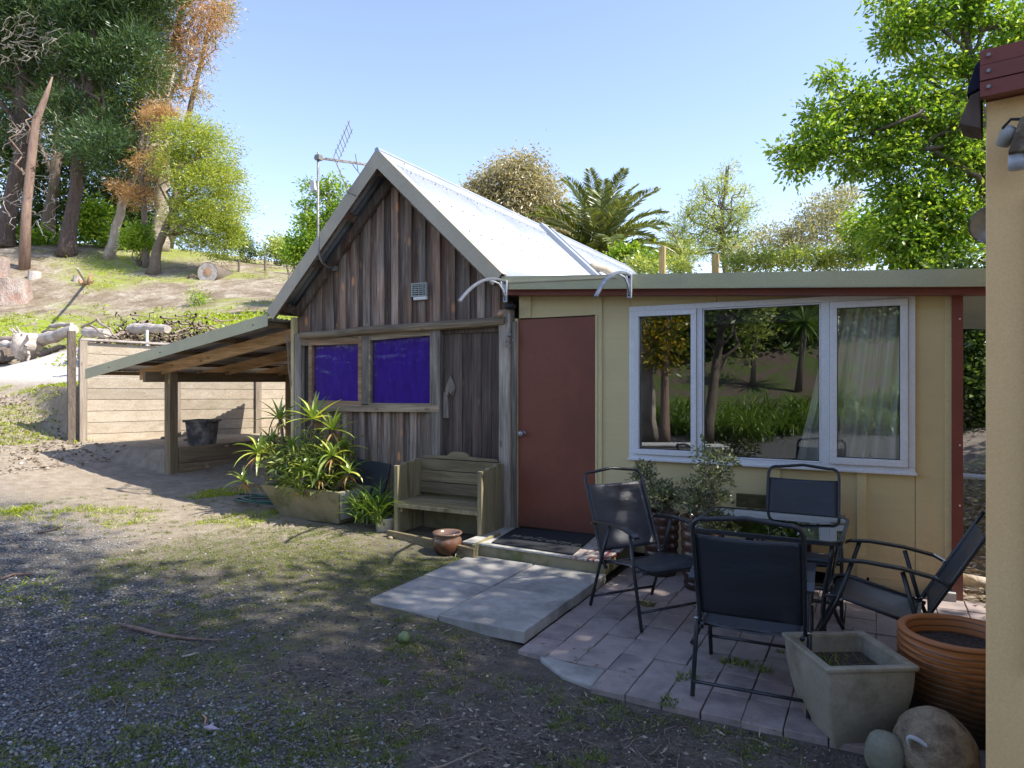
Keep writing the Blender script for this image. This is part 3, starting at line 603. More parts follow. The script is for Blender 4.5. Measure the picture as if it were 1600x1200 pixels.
    bh = math_(t, 'ADD', bh, math_(t, 'MULTIPLY', nm_, 1.5))
    principled(t, o, c, 0.9, bh, 0.02, 0.9, spec=0.25); return m
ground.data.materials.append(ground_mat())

# ------------------------------------------------------------------ the timber cottage
FY = 5.58                      # front plane of the roof overhang
AP = Vector((-4.52, 0, 3.86)); EL = Vector((-6.09, 0, 2.29)); ER = Vector((-3.07, 0, 2.49))
def roof_z(x): return AP.z + (x - AP.x) * ((EL.z - AP.z) / (EL.x - AP.x) if x < AP.x else (ER.z - AP.z) / (ER.x - AP.x))
cot = thing('timber_cottage', 'old weathered timber cottage with steep white iron roof and purple covered windows', 'cottage', (-4.55, 6, 0))
XL, XR, YB = -5.93, -3.16, 14.3
# lining behind the boards
mb = MB(); mb.prism([(XL + .02, 5.875, 0), (XR - .02, 5.875, 0), (XR - .02, 5.875, roof_z(XR) - .1), (AP.x, 5.875, AP.z - .15), (XL + .02, 5.875, roof_z(XL) - .1)], (0, .06, 0))
UPB = 2.06                     # underside of the upper boards
wl = onY(485, 642, WY); wr = onY(690, 642, WY)
def beam_top(x): return 2.06 + (x - XL) * 0.036
# upper boards and battens, one object each
x = XL; k = 0
while x < XR - .02:
    wdt = min(0.18 + random.uniform(-.012, .012), XR - x)
    x1 = x + wdt - .006; z0 = beam_top(x) - .03 + random.uniform(-.01, .01)
    pts = [(x, 5.852, z0), (x1, 5.852, z0), (x1, 5.852, roof_z(x1) - .12)]
    if x < AP.x < x1: pts.append((AP.x, 5.852, AP.z - .12))
    pts.append((x, 5.852, roof_z(x) - .12))
    b = MB().prism(pts, (0, .022, 0)).build('board', 'board_up', cot)
    xb = x - .045; xe = x + .042
    if xb > XL:
        zb = z0 + random.uniform(-.015, .01)
        ptb = [(xb, 5.826, zb), (xe, 5.826, zb), (xe, 5.826, roof_z(xe) - .12)]
        if xb < AP.x < xe: ptb.append((AP.x, 5.826, AP.z - .12))
        ptb.append((xb, 5.826, roof_z(xb) - .12))
        MB().prism(ptb, (0, .025, 0)).build('batten', 'batten', cot)
    x += wdt; k += 1
# long horizontal beam under the upper boards: a rough pole, tilted like the photo's
bl = onY(470, 525, 5.78); br_ = onY(790, 501, 5.78)
mb = MB(); mb.tube([bl.lerp(br_, f) + Vector((0, 0, random.gauss(0, .004))) for f in np.linspace(0, 1, 9)], [.042, .044, .045, .046, .044, .047, .046, .048, .044], 8); mb.build('beam', 'beam_grey', cot, smooth=False)
# lower face: x positions measured on the wall plane
def fx(px, y=WY): return onY(px, 600, y).x
def fz(px, py, y=WY): return onY(px, py, y).z
GZc = 0.0
# window band: studs and frames
box('stud', 'post_grey', cot, XL + .0, XL + .10, 5.80, 5.86, 0.0, 2.06)
box('stud', 'post_grey', cot, fx(676), fx(691), 5.79, 5.86, 0.0, 2.08)
box('stud', 'post_grey', cot, fx(568), fx(580), 5.80, 5.86, 1.26, 2.04)
MB().prism([(fx(480), 5.785, fz(480, 642)), (fx(690), 5.785, fz(690, 644)), (fx(690), 5.785, fz(690, 633)), (fx(480), 5.785, fz(480, 633))], (0, .075, 0)).build('sill', 'beam_grey', cot)
MB().prism([(fx(472), 5.80, fz(472, 541)), (fx(676), 5.80, fz(676, 524)), (fx(676), 5.80, fz(676, 512)), (fx(472), 5.80, fz(472, 524))], (0, .06, 0)).build('lintel', 'beam_grey', cot)
def old_window(px0, px1, ty0, ty1, by0, by1, fw, mat, label):
    """frame with a tilted head; sheet glass behind it"""
    a = Vector((fx(px0), 0, fz(px0, ty0))); b = Vector((fx(px1), 0, fz(px1, ty1))); c = Vector((fx(px1), 0, fz(px1, by1))); d = Vector((fx(px0), 0, fz(px0, by0)))
    mb = MB(); y0, y1 = 5.795, 5.85
    def bar(p, q_, n):
        n = Vector(n); mb.prism([(p.x, y0, p.z), (q_.x, y0, q_.z), (q_.x + n.x, y0, q_.z + n.z), (p.x + n.x, y0, p.z + n.z)], (0, y1 - y0, 0))
    bar(a, b, (0, 0, -fw)); bar(d, c, (0, 0, fw * 1.1))
    mb.prism([(a.x, y0 + .002, a.z - fw), (a.x + fw, y0 + .002, a.z - fw), (d.x + fw, y0 + .002, d.z + fw * 1.1), (d.x, y0 + .002, d.z + fw * 1.1)], (0, y1 - y0 - .004, 0))
    mb.prism([(b.x - fw, y0 + .002, b.z - fw), (b.x, y0 + .002, b.z - fw), (c.x, y0 + .002, c.z + fw * 1.1), (c.x - fw, y0 + .002, c.z + fw * 1.1)], (0, y1 - y0 - .004, 0))
    w_ = mb.build('window', mat, cot, bevel=.003, label=label)
    e = fw * .8
    MB().prism([(a.x + e, 5.825, a.z - e), (b.x - e, 5.825, b.z - e), (c.x - e, 5.825, c.z + e), (d.x + e, 5.825, d.z + e)], (0, .004, 0)).build('pane', 'pane_old', w_)
    return a, b, c, d
W1 = old_window(485, 568, 533, 530, 633, 635, .052, 'frame_brown', 'smaller brown framed window of the cottage')
W2 = old_window(579, 677, 524, 521, 633, 634, .022, 'beam_grey', 'larger window of the cottage in a thin grey frame')
for (a, b, c, d), lab in ((W1, 'wavy purple blue sheet hung behind the smaller brown framed cottage window'), (W2, 'crumpled purple blue sheet hung behind the larger cottage window beside the old door')):
    nx, nz = 60, 24; vs = []; 
    for i in range(nx):
        for j in range(nz):
            u = i / (nx - 1); v = j / (nz - 1); X = a.x - .0 + (b.x - a.x) * u; Z = d.z + (min(a.z, b.z) - d.z) * v
            vs.append((X, 5.848 + .006 * math.sin(u * 34 + 2 * math.sin(v * 3)) + .010 * vnoise(X * 3, Z * 7, 1.0), Z))
    fs = [(i * nz + j, (i + 1) * nz + j, (i + 1) * nz + j + 1, i * nz + j + 1) for i in range(nx - 1) for j in range(nz - 1)]
    o = MB().add(vs, fs).build('window_sheet', 'purple', None, smooth=True)
    md = o.modifiers.new('thick', 'SOLIDIFY'); md.thickness = .001
    tag(o, lab, 'curtain', 'purple sheets in the cottage windows')
# lower boards
x = XL + .10; 
while x < fx(690):
    wdt = min(0.172 + random.uniform(-.01, .01), fx(676) - x)
    if wdt < .03: break
    zt = fz(600, 641) - .0
    MB().prism([(x, 5.852, 0.0), (x + wdt - .006, 5.852, 0.0), (x + wdt - .006, 5.852, zt), (x, 5.852, zt)], (0, .022, 0)).build('board', 'board_low', cot)
    MB().box(x - .04, x + .038, 5.826, 5.851, 0.02, zt).build('batten', 'batten', cot)
    x += wdt
# the old boarded door
xd0, xd1 = fx(692), fx(783); ztop = fz(735, 513); nb = 6
for i in range(nb):
    a = xd0 + (xd1 - xd0) * i / nb; b = xd0 + (xd1 - xd0) * (i + 1) / nb - .004
    box('door_board', 'door_old', cot, a, b, 5.842 + random.uniform(0, .004), 5.87, 0.10, ztop - .045)
box('door_rail', 'door_old', cot, xd0, xd1, 5.825, 5.86, ztop - .045, ztop + .02)
la = onY(700, 645, 5.81); MB().box(fx(694), fx(701), 5.815, 5.842, fz(697, 653), fz(697, 612)).build('latch_plate', 'post_grey', cot)
mb = MB(); mb.prism([(fx(695), 5.826, fz(697, 610)), (fx(708), 5.826, fz(708, 618)), (fx(712), 5.826, fz(712, 606)), (fx(704), 5.826, fz(704, 586))], (0, .016, 0)); mb.build('door_latch', 'post_grey', cot)
mb = MB(); mb.tube([(fx(700), 5.81, fz(700, 618)), (fx(706), 5.79, fz(706, 622)), (fx(710), 5.80, fz(710, 612))], .006, 6); mb.build('latch_bolt', 'rust', cot)
# big corner post by the red door: a heavy post and a narrow board
mb = MB(); mb.box(fx(784), fx(802), 5.765, 5.87, 0.06, 2.20); mb.build('corner_post', 'post_grey', cot, bevel=.008)
box('corner_board', 'post_grey', cot, fx(802) + .003, fx(810), 5.785, 5.86, 0.08, 2.08)
box('bottom_rail', 'beam_grey', cot, fx(692), fx(784), 5.80, 5.86, -.02, .10)
box('corner_trim', 'cream_trim', cot, XL - .045, XL - .002, 5.79, 5.87, 0.05, 2.25)
# side and back walls
box('wall', 'board_up', cot, XL, XL + .05, 5.88, YB, -.05, 2.22, label='left wall of the cottage')
box('wall', 'board_up', cot, XR - .05, XR, 5.88, YB, -.05, 2.30, label='right wall of the cottage')
box('wall', 'board_up', cot, XL + .05, XR - .05, YB - .05, YB, -.05, 2.22, label='back wall of the cottage')
mb = MB().prism([(XL, YB - .05, 2.22), (XR, YB - .05, 2.30), (AP.x, YB - .05, AP.z - .12)], (0, .05, 0)); mb.build('wall', 'board_up', cot, label='back gable of the cottage')
box('floor', 'interior', cot, XL + .05, XR - .05, 5.94, YB - .06, 0.0, .05)
MB().prism([(XL + .02, 5.876, 0.01), (xd1, 5.876, 0.01), (xd1, 5.876, 2.0), (XL + .02, 5.876, 2.0)], (0, .02, 0)).build('inner_lining', 'interior', cot)
MB().prism([(XL + .02, 5.876, 2.0), (XR - .02, 5.876, 2.0), (XR - .02, 5.876, roof_z(XR) - .12), (AP.x, 5.876, AP.z - .15), (XL + .02, 5.876, roof_z(XL) - .12)], (0, .02, 0)).build('inner_lining', 'interior', cot)
# corrugated sheets, one object each (sisters share the mesh)
def corrugated(x0, z0, x1, z1, y0, y1, pitch=.0762, amp=.0085, sub=8, nseg=3):
    ys = np.arange(y0, y1 + 1e-6, pitch / sub); dirn = Vector((x1 - x0, 0, z1 - z0)).normalized(); nrm = Vector((-dirn.z, 0, dirn.x))
    if nrm.z < 0: nrm = -nrm
    vs = []; n = len(ys)
    for s in (0, 1):
        for i in range(nseg + 1):
            f = i / nseg
            for y in ys:
                h = amp * math.cos(2 * math.pi * y / pitch) + amp - s * .0012
                vs.append((x0 + (x1 - x0) * f + nrm.x * h, y, z0 + (z1 - z0) * f + nrm.z * h))
    fs = []; L = (nseg + 1) * n
    for i in range(nseg):
        for j in range(n - 1):
            a = i * n + j; fs.append((a, a + 1, a + n + 1, a + n)); fs.append((L + a, L + a + n, L + a + n + 1, L + a + 1))
    for j in range(n - 1):
        fs.append((j, L + j, L + j + 1, j + 1)); a = nseg * n + j; fs.append((a, a + 1, L + a + 1, L + a))
    for i in range(nseg):
        a = i * n; fs.append((a, a + n, L + a + n, L + a)); a = i * n + n - 1; fs.append((a, L + a, L + a + n, a + n))
    return MB().add(vs, fs)
CW = .0762 * 10
def sheet_row(name, mat, parent, x0, z0, x1, z1, ya, yb):
    s0 = corrugated(x0, z0, x1, z1, 0, CW + .0762 * .5).build(name, mat, parent, smooth=True)
    s0.location.y += ya; WM[s0.name] = s0.matrix_basis.copy()
    s0.matrix_parent_inverse = WM[parent.name].inverted(); nn = int((yb - ya) / CW); 
    for i in range(1, nn): copy_piece(s0, (0, i * CW, 0.0006 * (i % 2)), parent)
sheet_row('roof_sheet', 'roofing', cot, AP.x + .0, AP.z + .004, ER.x + .03, roof_z(ER.x + .03) + .004, FY + .01, YB + .7)
sheet_row('roof_sheet', 'roofing', cot, AP.x - .0, AP.z + .004, EL.x + .01, roof_z(EL.x + .01) + .004, FY + .01, YB + .7)
YE = YB + .35
# ridge cap: two wings and a roll, the edges notched over the corrugations
mb = MB(); ys = np.arange(FY - .03, YE, .0762 / 2)
for sgn, E in ((1, ER), (-1, EL)):
    d = Vector((E.x - AP.x, 0, E.z - AP.z)).normalized(); nrm = Vector((-d.z, 0, d.x)); nrm = nrm if nrm.z > 0 else -nrm
    vs = []
    for y in ys:
        for f, up_ in ((0, .030), (.19, .026), (.20, .018 if int(round(y / .0381)) % 2 else .006)):
            p = Vector((AP.x, y, AP.z)) + d * f + nrm * up_; vs.append(p)
    n = len(ys); mb.add(vs, [(i * 3 + k, (i + 1) * 3 + k, (i + 1) * 3 + k + 1, i * 3 + k + 1) for i in range(n - 1) for k in (0, 1)])
mb.tube([(AP.x, FY - .03, AP.z + .028), (AP.x, YE, AP.z + .028)], .028, 8); mb.build('ridge_cap', 'roofing', cot)
# barge boards (folded metal), left and right, with soffits and rake rafters behind
def along(A, B, t, off=0):
    d = (B - A); L = d.length; d.normalize(); nrm = Vector((-d.z, 0, d.x)); nrm = nrm if nrm.z > 0 else -nrm
    return A + d * t + nrm * off, d, nrm, L
for A, B, nm in ((EL, AP, 'barge_flashing'), (ER, AP, 'barge_flashing')):
    p0, d, nrm, L = along(A, B, 0); up0 = .028; dn0 = -.115
    q0 = A + nrm * up0; q1 = Vector((AP.x, 0, AP.z + up0 / nrm.z)); r1 = Vector((AP.x, 0, AP.z + dn0 / nrm.z)); r0 = A + nrm * dn0
    mb = MB(); mb.prism([(v.x, FY - .028, v.z) for v in (q0, q1, r1, r0)], (0, .004, 0))
    e0 = A + nrm * (up0 - .006); e1 = Vector((AP.x, 0, AP.z + (up0 - .006) / nrm.z))
    mb.prism([(v.x, FY - .024, v.z) for v in (q0, q1, e1, e0)], (0, .10, 0)); mb.build(nm, 'barge', cot)
    s0 = A + nrm * (-.03); s1 = Vector((AP.x, 0, AP.z - .03 / nrm.z)); s2 = Vector((AP.x, 0, AP.z - .11 / nrm.z)); s3 = A + nrm * (-.11)
    MB().prism([(v.x, FY - .02, v.z) for v in (s0, s1, s2, s3)], (0, .035, 0)).build('barge_rafter', 'board_up', cot)
    s0 = A + nrm * (-.10) + d * .10; s1 = Vector((AP.x, 0, AP.z - .10 / nrm.z)); s2 = Vector((AP.x, 0, AP.z - .19 / nrm.z)); s3 = A + nrm * (-.19) + d * .14
    MB().prism([(v.x, 5.775, v.z) for v in (s0, s1, s2, s3)], (0, .05, 0)).build('rake_rafter', 'board_low', cot)
    for f in (.06, .36, .66, .93):
        c = A.lerp(AP, f) + nrm * (-.055); MB().beam((c.x, FY + .016, c.z), (c.x, 5.86, c.z), .07, .05, up=tuple(nrm)).build('purlin', 'board_up', cot)
    # eaves gutter side edge seen end-on
    MB().prism([(v.x, FY + .016, v.z) for v in (A + nrm * .0, A + d * .16 + nrm * .0, A + d * .16 + nrm * (-.015), A + nrm * (-.015))], (0, YE - FY - .1, 0)).build('eaves_batten', 'board_up', cot)
# raised rake flashings part-way along the roof
d = (ER - AP).normalized(); nrm = Vector((-d.z, 0, d.x)); nrm = nrm if nrm.z > 0 else -nrm
for y, w_, h_ in ((9.42, .14, .075), (9.75, .10, .06)):
    a = AP + nrm * .05; b = ER + nrm * .05; 
    MB().beam((a.x, y, a.z), (b.x, y, b.z), w_, h_, up=tuple(nrm)).build('rake_flashing', 'roofing', cot, bevel=.01)
c = AP.lerp(ER, .52) + nrm * .10
MB().tube([(c.x, 9.5, c.z), (c.x + .03, 9.9, c.z + .02), (c.x + .05, 10.3, c.z - .02)], [.05, .06, .05], 8).build('roof_offcut', 'barge', cot, smooth=True)
# roof screws
mb = MB()
for i, f in enumerate((.12, .37, .62, .88)):
    for k in range(40):
        y = FY + .076 + k * .2286; p = AP.lerp(ER, f) + nrm * .019
        mb.tube([(p.x, y, p.z), (p.x + nrm.x * .006, y, p.z + nrm.z * .006)], .007, 6)
mb.build('roof_screws', 'galv', cot, stuff=True)
# vent
v0 = onY(643, 464, 5.80); v1 = onY(667, 441, 5.80)
vent = thing('wall_vent', 'small square slatted vent fixed high on the gable boards', 'vent', (v0.x, 5.80, v0.z))
mb = MB(); x0, x1, z0, z1 = v0.x, v1.x, v0.z, v1.z; y = 5.79
mb.box(x0, x1, y, y + .03, z0, z0 + .012); mb.box(x0, x1, y, y + .03, z1 - .012, z1); mb.box(x0, x0 + .012, y + .001, y + .029, z0 + .012, z1 - .012); mb.box(x1 - .012, x1, y + .001, y + .029, z0 + .012, z1 - .012)
mb.build('frame', 'grille', vent); box('back_plate', 'black', vent, x0 + .003, x1 - .003, y + .022, y + .028, z0 + .003, z1 - .003)
for k in range(5):
    zz = z0 + .02 + (z1 - z0 - .035) * (k + .3) / 5; MB().box(x0 + .012, x1 - .012, y + .004, y + .018, zz, zz + .010).build('slat', 'grille', vent)
for k in range(1, 4):
    xx = x0 + (x1 - x0) * k / 4; MB().box(xx - .002, xx + .002, y + .001, y + .02, z0 + .012, z1 - .012).build('divider', 'grille', vent)
box('hood', 'white', vent, x0 + .03, x1 + .0, 5.79, 5.82, z0 - .035, z0 - .004)

# ------------------------------------------------------------------ the cream extension with the red door
ext = thing('cream_extension', 'low cream clad extension with red brown door and wide white window', 'house', (-1.3, 6, 0))
X0, X1 = onY(810, 600, WY).x + .0, onY(1487, 600, WY).x
def ftop(x): return 2.487 + (x - (-3.07)) * (2.27 - 2.487) / (0.667 + 3.07) # top edge of the long fascia
win_l, win_r = onY(984.5, 600, WY).x, onY(1430, 600, WY).x
wzt = (onY(984.5, 479.4, WY).z + onY(1430.3, 456.6, WY).z) / 2; wzb = (onY(986.6, 717, WY).z + onY(1429.7, 739.4, WY).z) / 2
dx0, dx1 = fx(811), fx(931); dz0 = fz(811, 822); dz1 = (fz(811, 500) + fz(931, 493)) / 2
def wtop(x): return ftop(x) - .13
BZ = .06
def panel(x0, x1, z0, z1=None):
    t0 = wtop(x0) if z1 is None else z1; t1 = wtop(x1) if z1 is None else z1
    MB().prism([(x0, WY + .004, z0), (x1, WY + .004, z0), (x1, WY + .004, t1), (x0, WY + .004, t0)], (0, .03, 0)).build('cladding_panel', 'cream', ext)
G = .002
panel(dx0 + G, dx1 - G, dz1 + .01)
panel(dx1 + G, win_l - G, .03)
for a, b in ((win_l, fx(1120)), (fx(1120), win_r)): panel(a + G, b - G, wzt + G)
edges = [win_l, fx(1090), fx(1211), fx(1346), win_r]
for a, b in zip(edges[:-1], edges[1:]): panel(a + G, b - G, BZ - .06 if b < fx(1346) else .02, wzb - G)
panel(win_r + G, X1 - G, .02)
for px0, px1, z0, z1 in ((932, 941, .09, None), (960 + 25, 993, .03, wzb), (1084, 1097, 0, wzb), (1205, 1219, 0, wzb), (1339, 1354, 0, wzb), (1476, 1487, 0.02, None)):
    a, b = fx(px0), fx(px1); t_ = wtop((a + b) / 2) - .002 if z1 is None else z1 - .004
    box('cover_batten', 'cream_trim', ext, a, b, WY - .012, WY + .003, z0, t_)
for px0, px1 in ((812, 830), (926, 932), (962, 975)):
    a, b = fx(px0), fx(px1)
    if px0 != 962: box('cover_batten', 'cream_trim', ext, a, b, WY - .012, WY + .003, dz1 + .012, wtop(b) - .004)
    else: box('cover_batten', 'cream_trim', ext, fx(958), fx(966), WY - .008, WY + .003, wzt + .1, wtop(b) - .004)
box('door_jamb', 'cream_trim', ext, dx0 - .03, dx0 - .004, WY - .03, WY + .05, .10, dz1 + .008)
box('door_jamb', 'cream_trim', ext, dx1 + .001, dx1 + .02, WY - .02, WY + .05, .10, dz1 + .008)
dr_ = box('door', 'red_door', ext, dx0, dx1 - .003, WY - .012, WY + .03, dz0 + .004, dz1 - .002, bevel=.003)
kz = fz(818, 677); kx = fx(819)
mb = MB(); 
for r0, y_ in ((.028, 0), (.028, -.006), (.012, -.008), (.011, -.035), (.024, -.042), (.030, -.058), (.026, -.072), (.010, -.078), (.0005, -.078)):
    pass
prof = [(.028, 0), (.028, -.006), (.012, -.008), (.011, -.035), (.024, -.042), (.030, -.058), (.026, -.072), (.010, -.078), (.0005, -.078)]
vs = []; n = 20
for r0, yy in prof:
    for k in range(n): vs.append((kx + r0 * math.cos(2 * math.pi * k / n), WY - .012 + yy, kz + r0 * math.sin(2 * math.pi * k / n)))
mb.add(vs, [(i * n + k, i * n + (k + 1) % n, (i + 1) * n + (k + 1) % n, (i + 1) * n + k) for i in range(len(prof) - 1) for k in range(n)]); mb.build('door_knob', 'steel', dr_, smooth=True)
# maroon corner post, soffit trim, long fascia
xc0, xc1 = fx(1486, ), fx(1504)
box('corner_board', 'maroon', ext, xc0 + .002, xc1, WY - .035, WY + .09, -.06, wtop(xc1) - .03)
mb = MB()
for zz in (.62, 1.05, 1.95, .3): mb.tube([(xc0 + .05, WY - .036, zz), (xc0 + .05, WY - .041, zz)], .006, 8)
mb.build('nail_heads', 'white', ext, stuff=True)
box('foundation_board', 'cream_trim', ext, win_r - .3, xc0, WY + .01, WY + .04, -.10, .018)
box('foundation_block', 'concrete', ext, X1 - .16, X1 + .02, WY - .09, WY + .09, -.12, .0)
FX0, FX1 = -3.075, 1.35
def long_strip(name, mat, y0, y1, up0, dn0, xa=FX0, xb=FX1, par=None):
    return MB().prism([(xa, y0, ftop(xa) + up0), (xb, y0, ftop(xb) + up0), (xb, y0, ftop(xb) + dn0), (xa, y0, ftop(xa) + dn0)], (0, y1 - y0, 0)).build(name, mat, par or ext)
long_strip('fascia', 'colorsteel', 5.585, 5.60, 0, -.113)
long_strip('fascia_lip', 'colorsteel', 5.579, 5.61, -.114, -.122)
long_strip('soffit_trim', 'maroon', 5.66, 5.80, -.10, -.165)
long_strip('roof_deck', 'roofing', 5.601, 10.0, -.012, -.10)
MB().prism([(FX0 - .01, 5.574, ftop(FX0) - .055), (-1.95, 5.574, ftop(-1.95) - .025), (-1.95, 5.574, ftop(-1.95) - .032), (FX0 - .01, 5.574, ftop(FX0) - .068)], (0, .012, 0)).build('flashing_fold', 'barge', ext)
# walls, floor and inner lining
def upwall(name, mat, x0, x1, y0, y1, z0, label=None):
    MB().prism([(x0, y0, z0), (x1, y0, z0), (x1, y0, ftop(x1) - .06), (x0, y0, ftop(x0) - .06)], (0, y1 - y0, 0)).build(name, mat, ext, label=label)
upwall('wall', 'cream', xc1 - .05, xc1, WY + .092, 9.9, -.06, 'side wall of the extension')
upwall('wall', 'cream', XR + .01, xc1 - .052, 9.86, 9.9, -.06, 'back wall of the extension')
box('floor', 'interior', ext, XR + .01, xc1 - .06, WY + .04, 9.85, .05, .10)
upwall('partition', 'interior', -2.15, -2.10, WY + .04, 9.8, .10)
upwall('inner_wall', 'interior', -2.08, xc1 - .06, 9.2, 9.25, .10)
box('inner_wall', 'interior', ext, dx0, dx1, WY + .04, WY + .06, .10, 2.25)
# the wide white window: outer frame > frames and panes
def wx(px): return onY(px, 600, WY).x
def frame_bars(mb, a, b, z0, z1, w_, y0, y1):
    mb.box(a, b, y0, y1, z0, z0 + w_); mb.box(a, b, y0, y1, z1 - w_, z1)
    mb.box(a, a + w_, y0 + .0015, y1 - .0015, z0 + w_, z1 - w_); mb.box(b - w_, b, y0 + .0015, y1 - .0015, z0 + w_, z1 - w_)
mb = MB(); frame_bars(mb, win_l, win_r, wzb, wzt, .045, WY - .030, WY + .05)
mb.box(win_l - .012, win_r + .012, WY - .045, WY - .031, wzb - .010, wzb + .012)
m1, m2 = wx(1094), wx(1290)
mb.box(m1 - .022, m1 + .022, WY - .028, WY + .048, wzb + .045, wzt - .045); mb.box(m2 - .03, m2 + .03, WY - .028, WY + .048, wzb + .045, wzt - .045)
wf = mb.build('window_frame', 'upvc', ext, bevel=.004)
def sash(a, b, w_, proud, name='sash'):
    mb = MB(); frame_bars(mb, a, b, wzb + .047, wzt - .047, w_, WY - proud, WY + .03); s = mb.build(name, 'upvc', ext, bevel=.004)
    MB().box(a + w_ * .8, b - w_ * .8, WY - .006, WY + .000, wzb + .047 + w_ * .8, wzt - .047 - w_ * .8).build('pane', 'pane', s)
    mb = MB(); e = w_ - .001; frame_bars(mb, a + e, b - e, wzb + .047 + e, wzt - .047 - e, .006, WY - .010, WY - .0065); mb.build('glazing_seal', 'black', s)
sash(win_l + .047, m1 - .024, .045, .050)
sash(m1 + .024, m2 - .032, .012, .020)
sash(m2 + .032, win_r - .047, .050, .050)
# curtain and blind behind the glass
def curtain(name, xa_top, xb_top, xa_bot, xb_bot, folds, label, y=WY + .095, z0=wzb - .25):
    nx, nz = folds * 12, 26; vs = []
    for i in range(nx):
        for j in range(nz):
            u = i / (nx - 1); v = j / (nz - 1); Z = wzt + .02 + (z0 - wzt - .02) * v
            uu = u + .012 * math.sin(v * 4 + u * 9)
            X = (xa_top + (xb_top - xa_top) * uu) * (1 - v) + (xa_bot + (xb_bot - xa_bot) * uu) * v
            A = .018 + .030 * v; ph = u * folds * 2 * math.pi
            vs.append((X + .01 * math.sin(ph * .5 + 1), y + A * math.sin(ph + .6 * math.sin(v * 3 + u * 7)) + .01 * math.sin(ph * 2.3), Z))
    fs = [(i * nz + j, (i + 1) * nz + j, (i + 1) * nz + j + 1, i * nz + j + 1) for i in range(nx - 1) for j in range(nz - 1)]
    o = MB().add(vs, fs).build(name, 'curtain', None, smooth=True); md = o.modifiers.new('t', 'SOLIDIFY'); md.thickness = .0015
    return tag(o, label, 'curtain')
curtain('curtain', wx(1300), wx(1422), wx(1228), wx(1400), 7, 'pale curtain hanging in folds behind the right hand window pane')
bld = thing('window_blind', 'dark rolled blind at the top of the middle window pane', 'blind', (wx(1190), WY + .06, wzt - .2))
a, b = m1 + .03, m2 - .035
MB().tube([(a, WY + .075, wzt - .085), (b, WY + .075, wzt - .085)], .024, 10).build('roller', 'black', bld, smooth=True)
box('blind_cloth', 'black', bld, a, b, WY + .052, WY + .056, wzt - .165, wzt - .085); box('bottom_bar', 'dark_metal', bld, a, b, WY + .048, WY + .060, wzt - .178, wzt - .166)

# awning brackets
def awning_bracket(px, py, label):
    p = onY(px, py, 5.575)
    t = thing('awning_bracket', label, 'bracket', tuple(p), 'arched awning brackets on the fascia')
    L = .78; mb = MB()
    arc = []
    for k in range(13):
        f = k / 12; arc.append(Vector((p.x, p.y - .02 - L * f, p.z + .02 + .03 * f - .30 * f ** 2.3)))
    for k in range(12):
        a, b = arc[k], arc[k + 1]; mb.beam(a, b + (b - a) * .02, .026, .022)
    mb.build('arm', 'steel', t, bevel=.003)
    mb = MB(); mb.prism([(p.x - .02, p.y - .018, p.z + .03), (p.x + .022, p.y - .018, p.z + .03), (p.x + .022, p.y - .018, p.z - .175), (p.x - .02, p.y - .018, p.z - .175)], (0, .022, 0)); mb.build('mounting_plate', 'grey_plastic', t, bevel=.006)
    mb = MB(); mb.tube([(p.x, p.y - .02, p.z - .13), (p.x, p.y - .06, p.z - .06), (p.x, p.y - .14, p.z - .015), (p.x, p.y - .26, p.z - .01), (p.x, p.y - .42, p.z - .025)], [.012, .010, .009, .009, .007], 6)
    mb.tube([(p.x, p.y - .07, p.z - .055), (p.x, p.y - .10, p.z + .02)], .009, 6); mb.build('brace', 'grey_plastic', t, smooth=True)
    mb = MB()
    for zz in (.0, -.09, -.15): mb.tube([(p.x, p.y - .018, p.z + zz), (p.x, p.y - .026, p.z + zz)], .009, 8)
    mb.build('bolts', 'dark_metal', t)
awning_bracket(790, 443, 'silver arched awning bracket above the corner post at the gable end')
awning_bracket(984, 434, 'silver arched awning bracket above the left edge of the white window')
# step, mat, slabs
st0, st1 = onY(742, 850, 5.1), onY(940, 887, 5.03)
stp = thing('door_step', 'low worn painted step with red paint marks in front of the red brown door', 'step', (-2.5, 5.4, 0))
sx0, sx1 = -3.19, -1.86
MB().prism([(sx0, 5.10, -.02), (sx1, 5.04, -.02), (sx1, WY - .035, -.02), (sx0, WY - .035, -.02)], (0, 0, .105)).build('riser', 'tub', stp, bevel=.006)
MB().prism([(sx0 - .0, 5.085, .087), (sx1 + .01, 5.025, .087), (sx1 + .01, WY - .03, .087), (sx0, WY - .03, .087)], (0, 0, .018)).build('tread', 'step', stp, bevel=.004)
dm = thing('doormat', 'dark doormat with worn pale welcome lettering on the step', 'doormat', (-2.62, 5.45, .106))
mc_ = [onZ(768, 849, .106), onZ(895, 868, .106), onZ(932, 836, .106), onZ(806, 826, .106)]
MB().prism([tuple(v) for v in mc_], (0, 0, .012)).build('pile', 'mat_rubber', dm, bevel=.003)
cu = bpy.data.curves.new('welcome', 'FONT'); cu.body = 'welcome'; cu.size = .17; cu.extrude = .001; cu.align_x = 'CENTER'; cu.shear = .3; cu.space_character = 1.15
to = bpy.data.objects.new('tmp', cu); COL.objects.link(to); bpy.context.view_layer.update()
me = bpy.data.meshes.new_from_object(to.evaluated_get(bpy.context.evaluated_depsgraph_get())); bpy.data.objects.remove(to)
lt = bpy.data.objects.new('lettering', me); me.materials.append(M['letter']); COL.objects.link(lt)
mid = onZ(846, 845, .1195); lt.location = mid; lt.rotation_euler = (0, 0, -.10); attach(lt, dm)

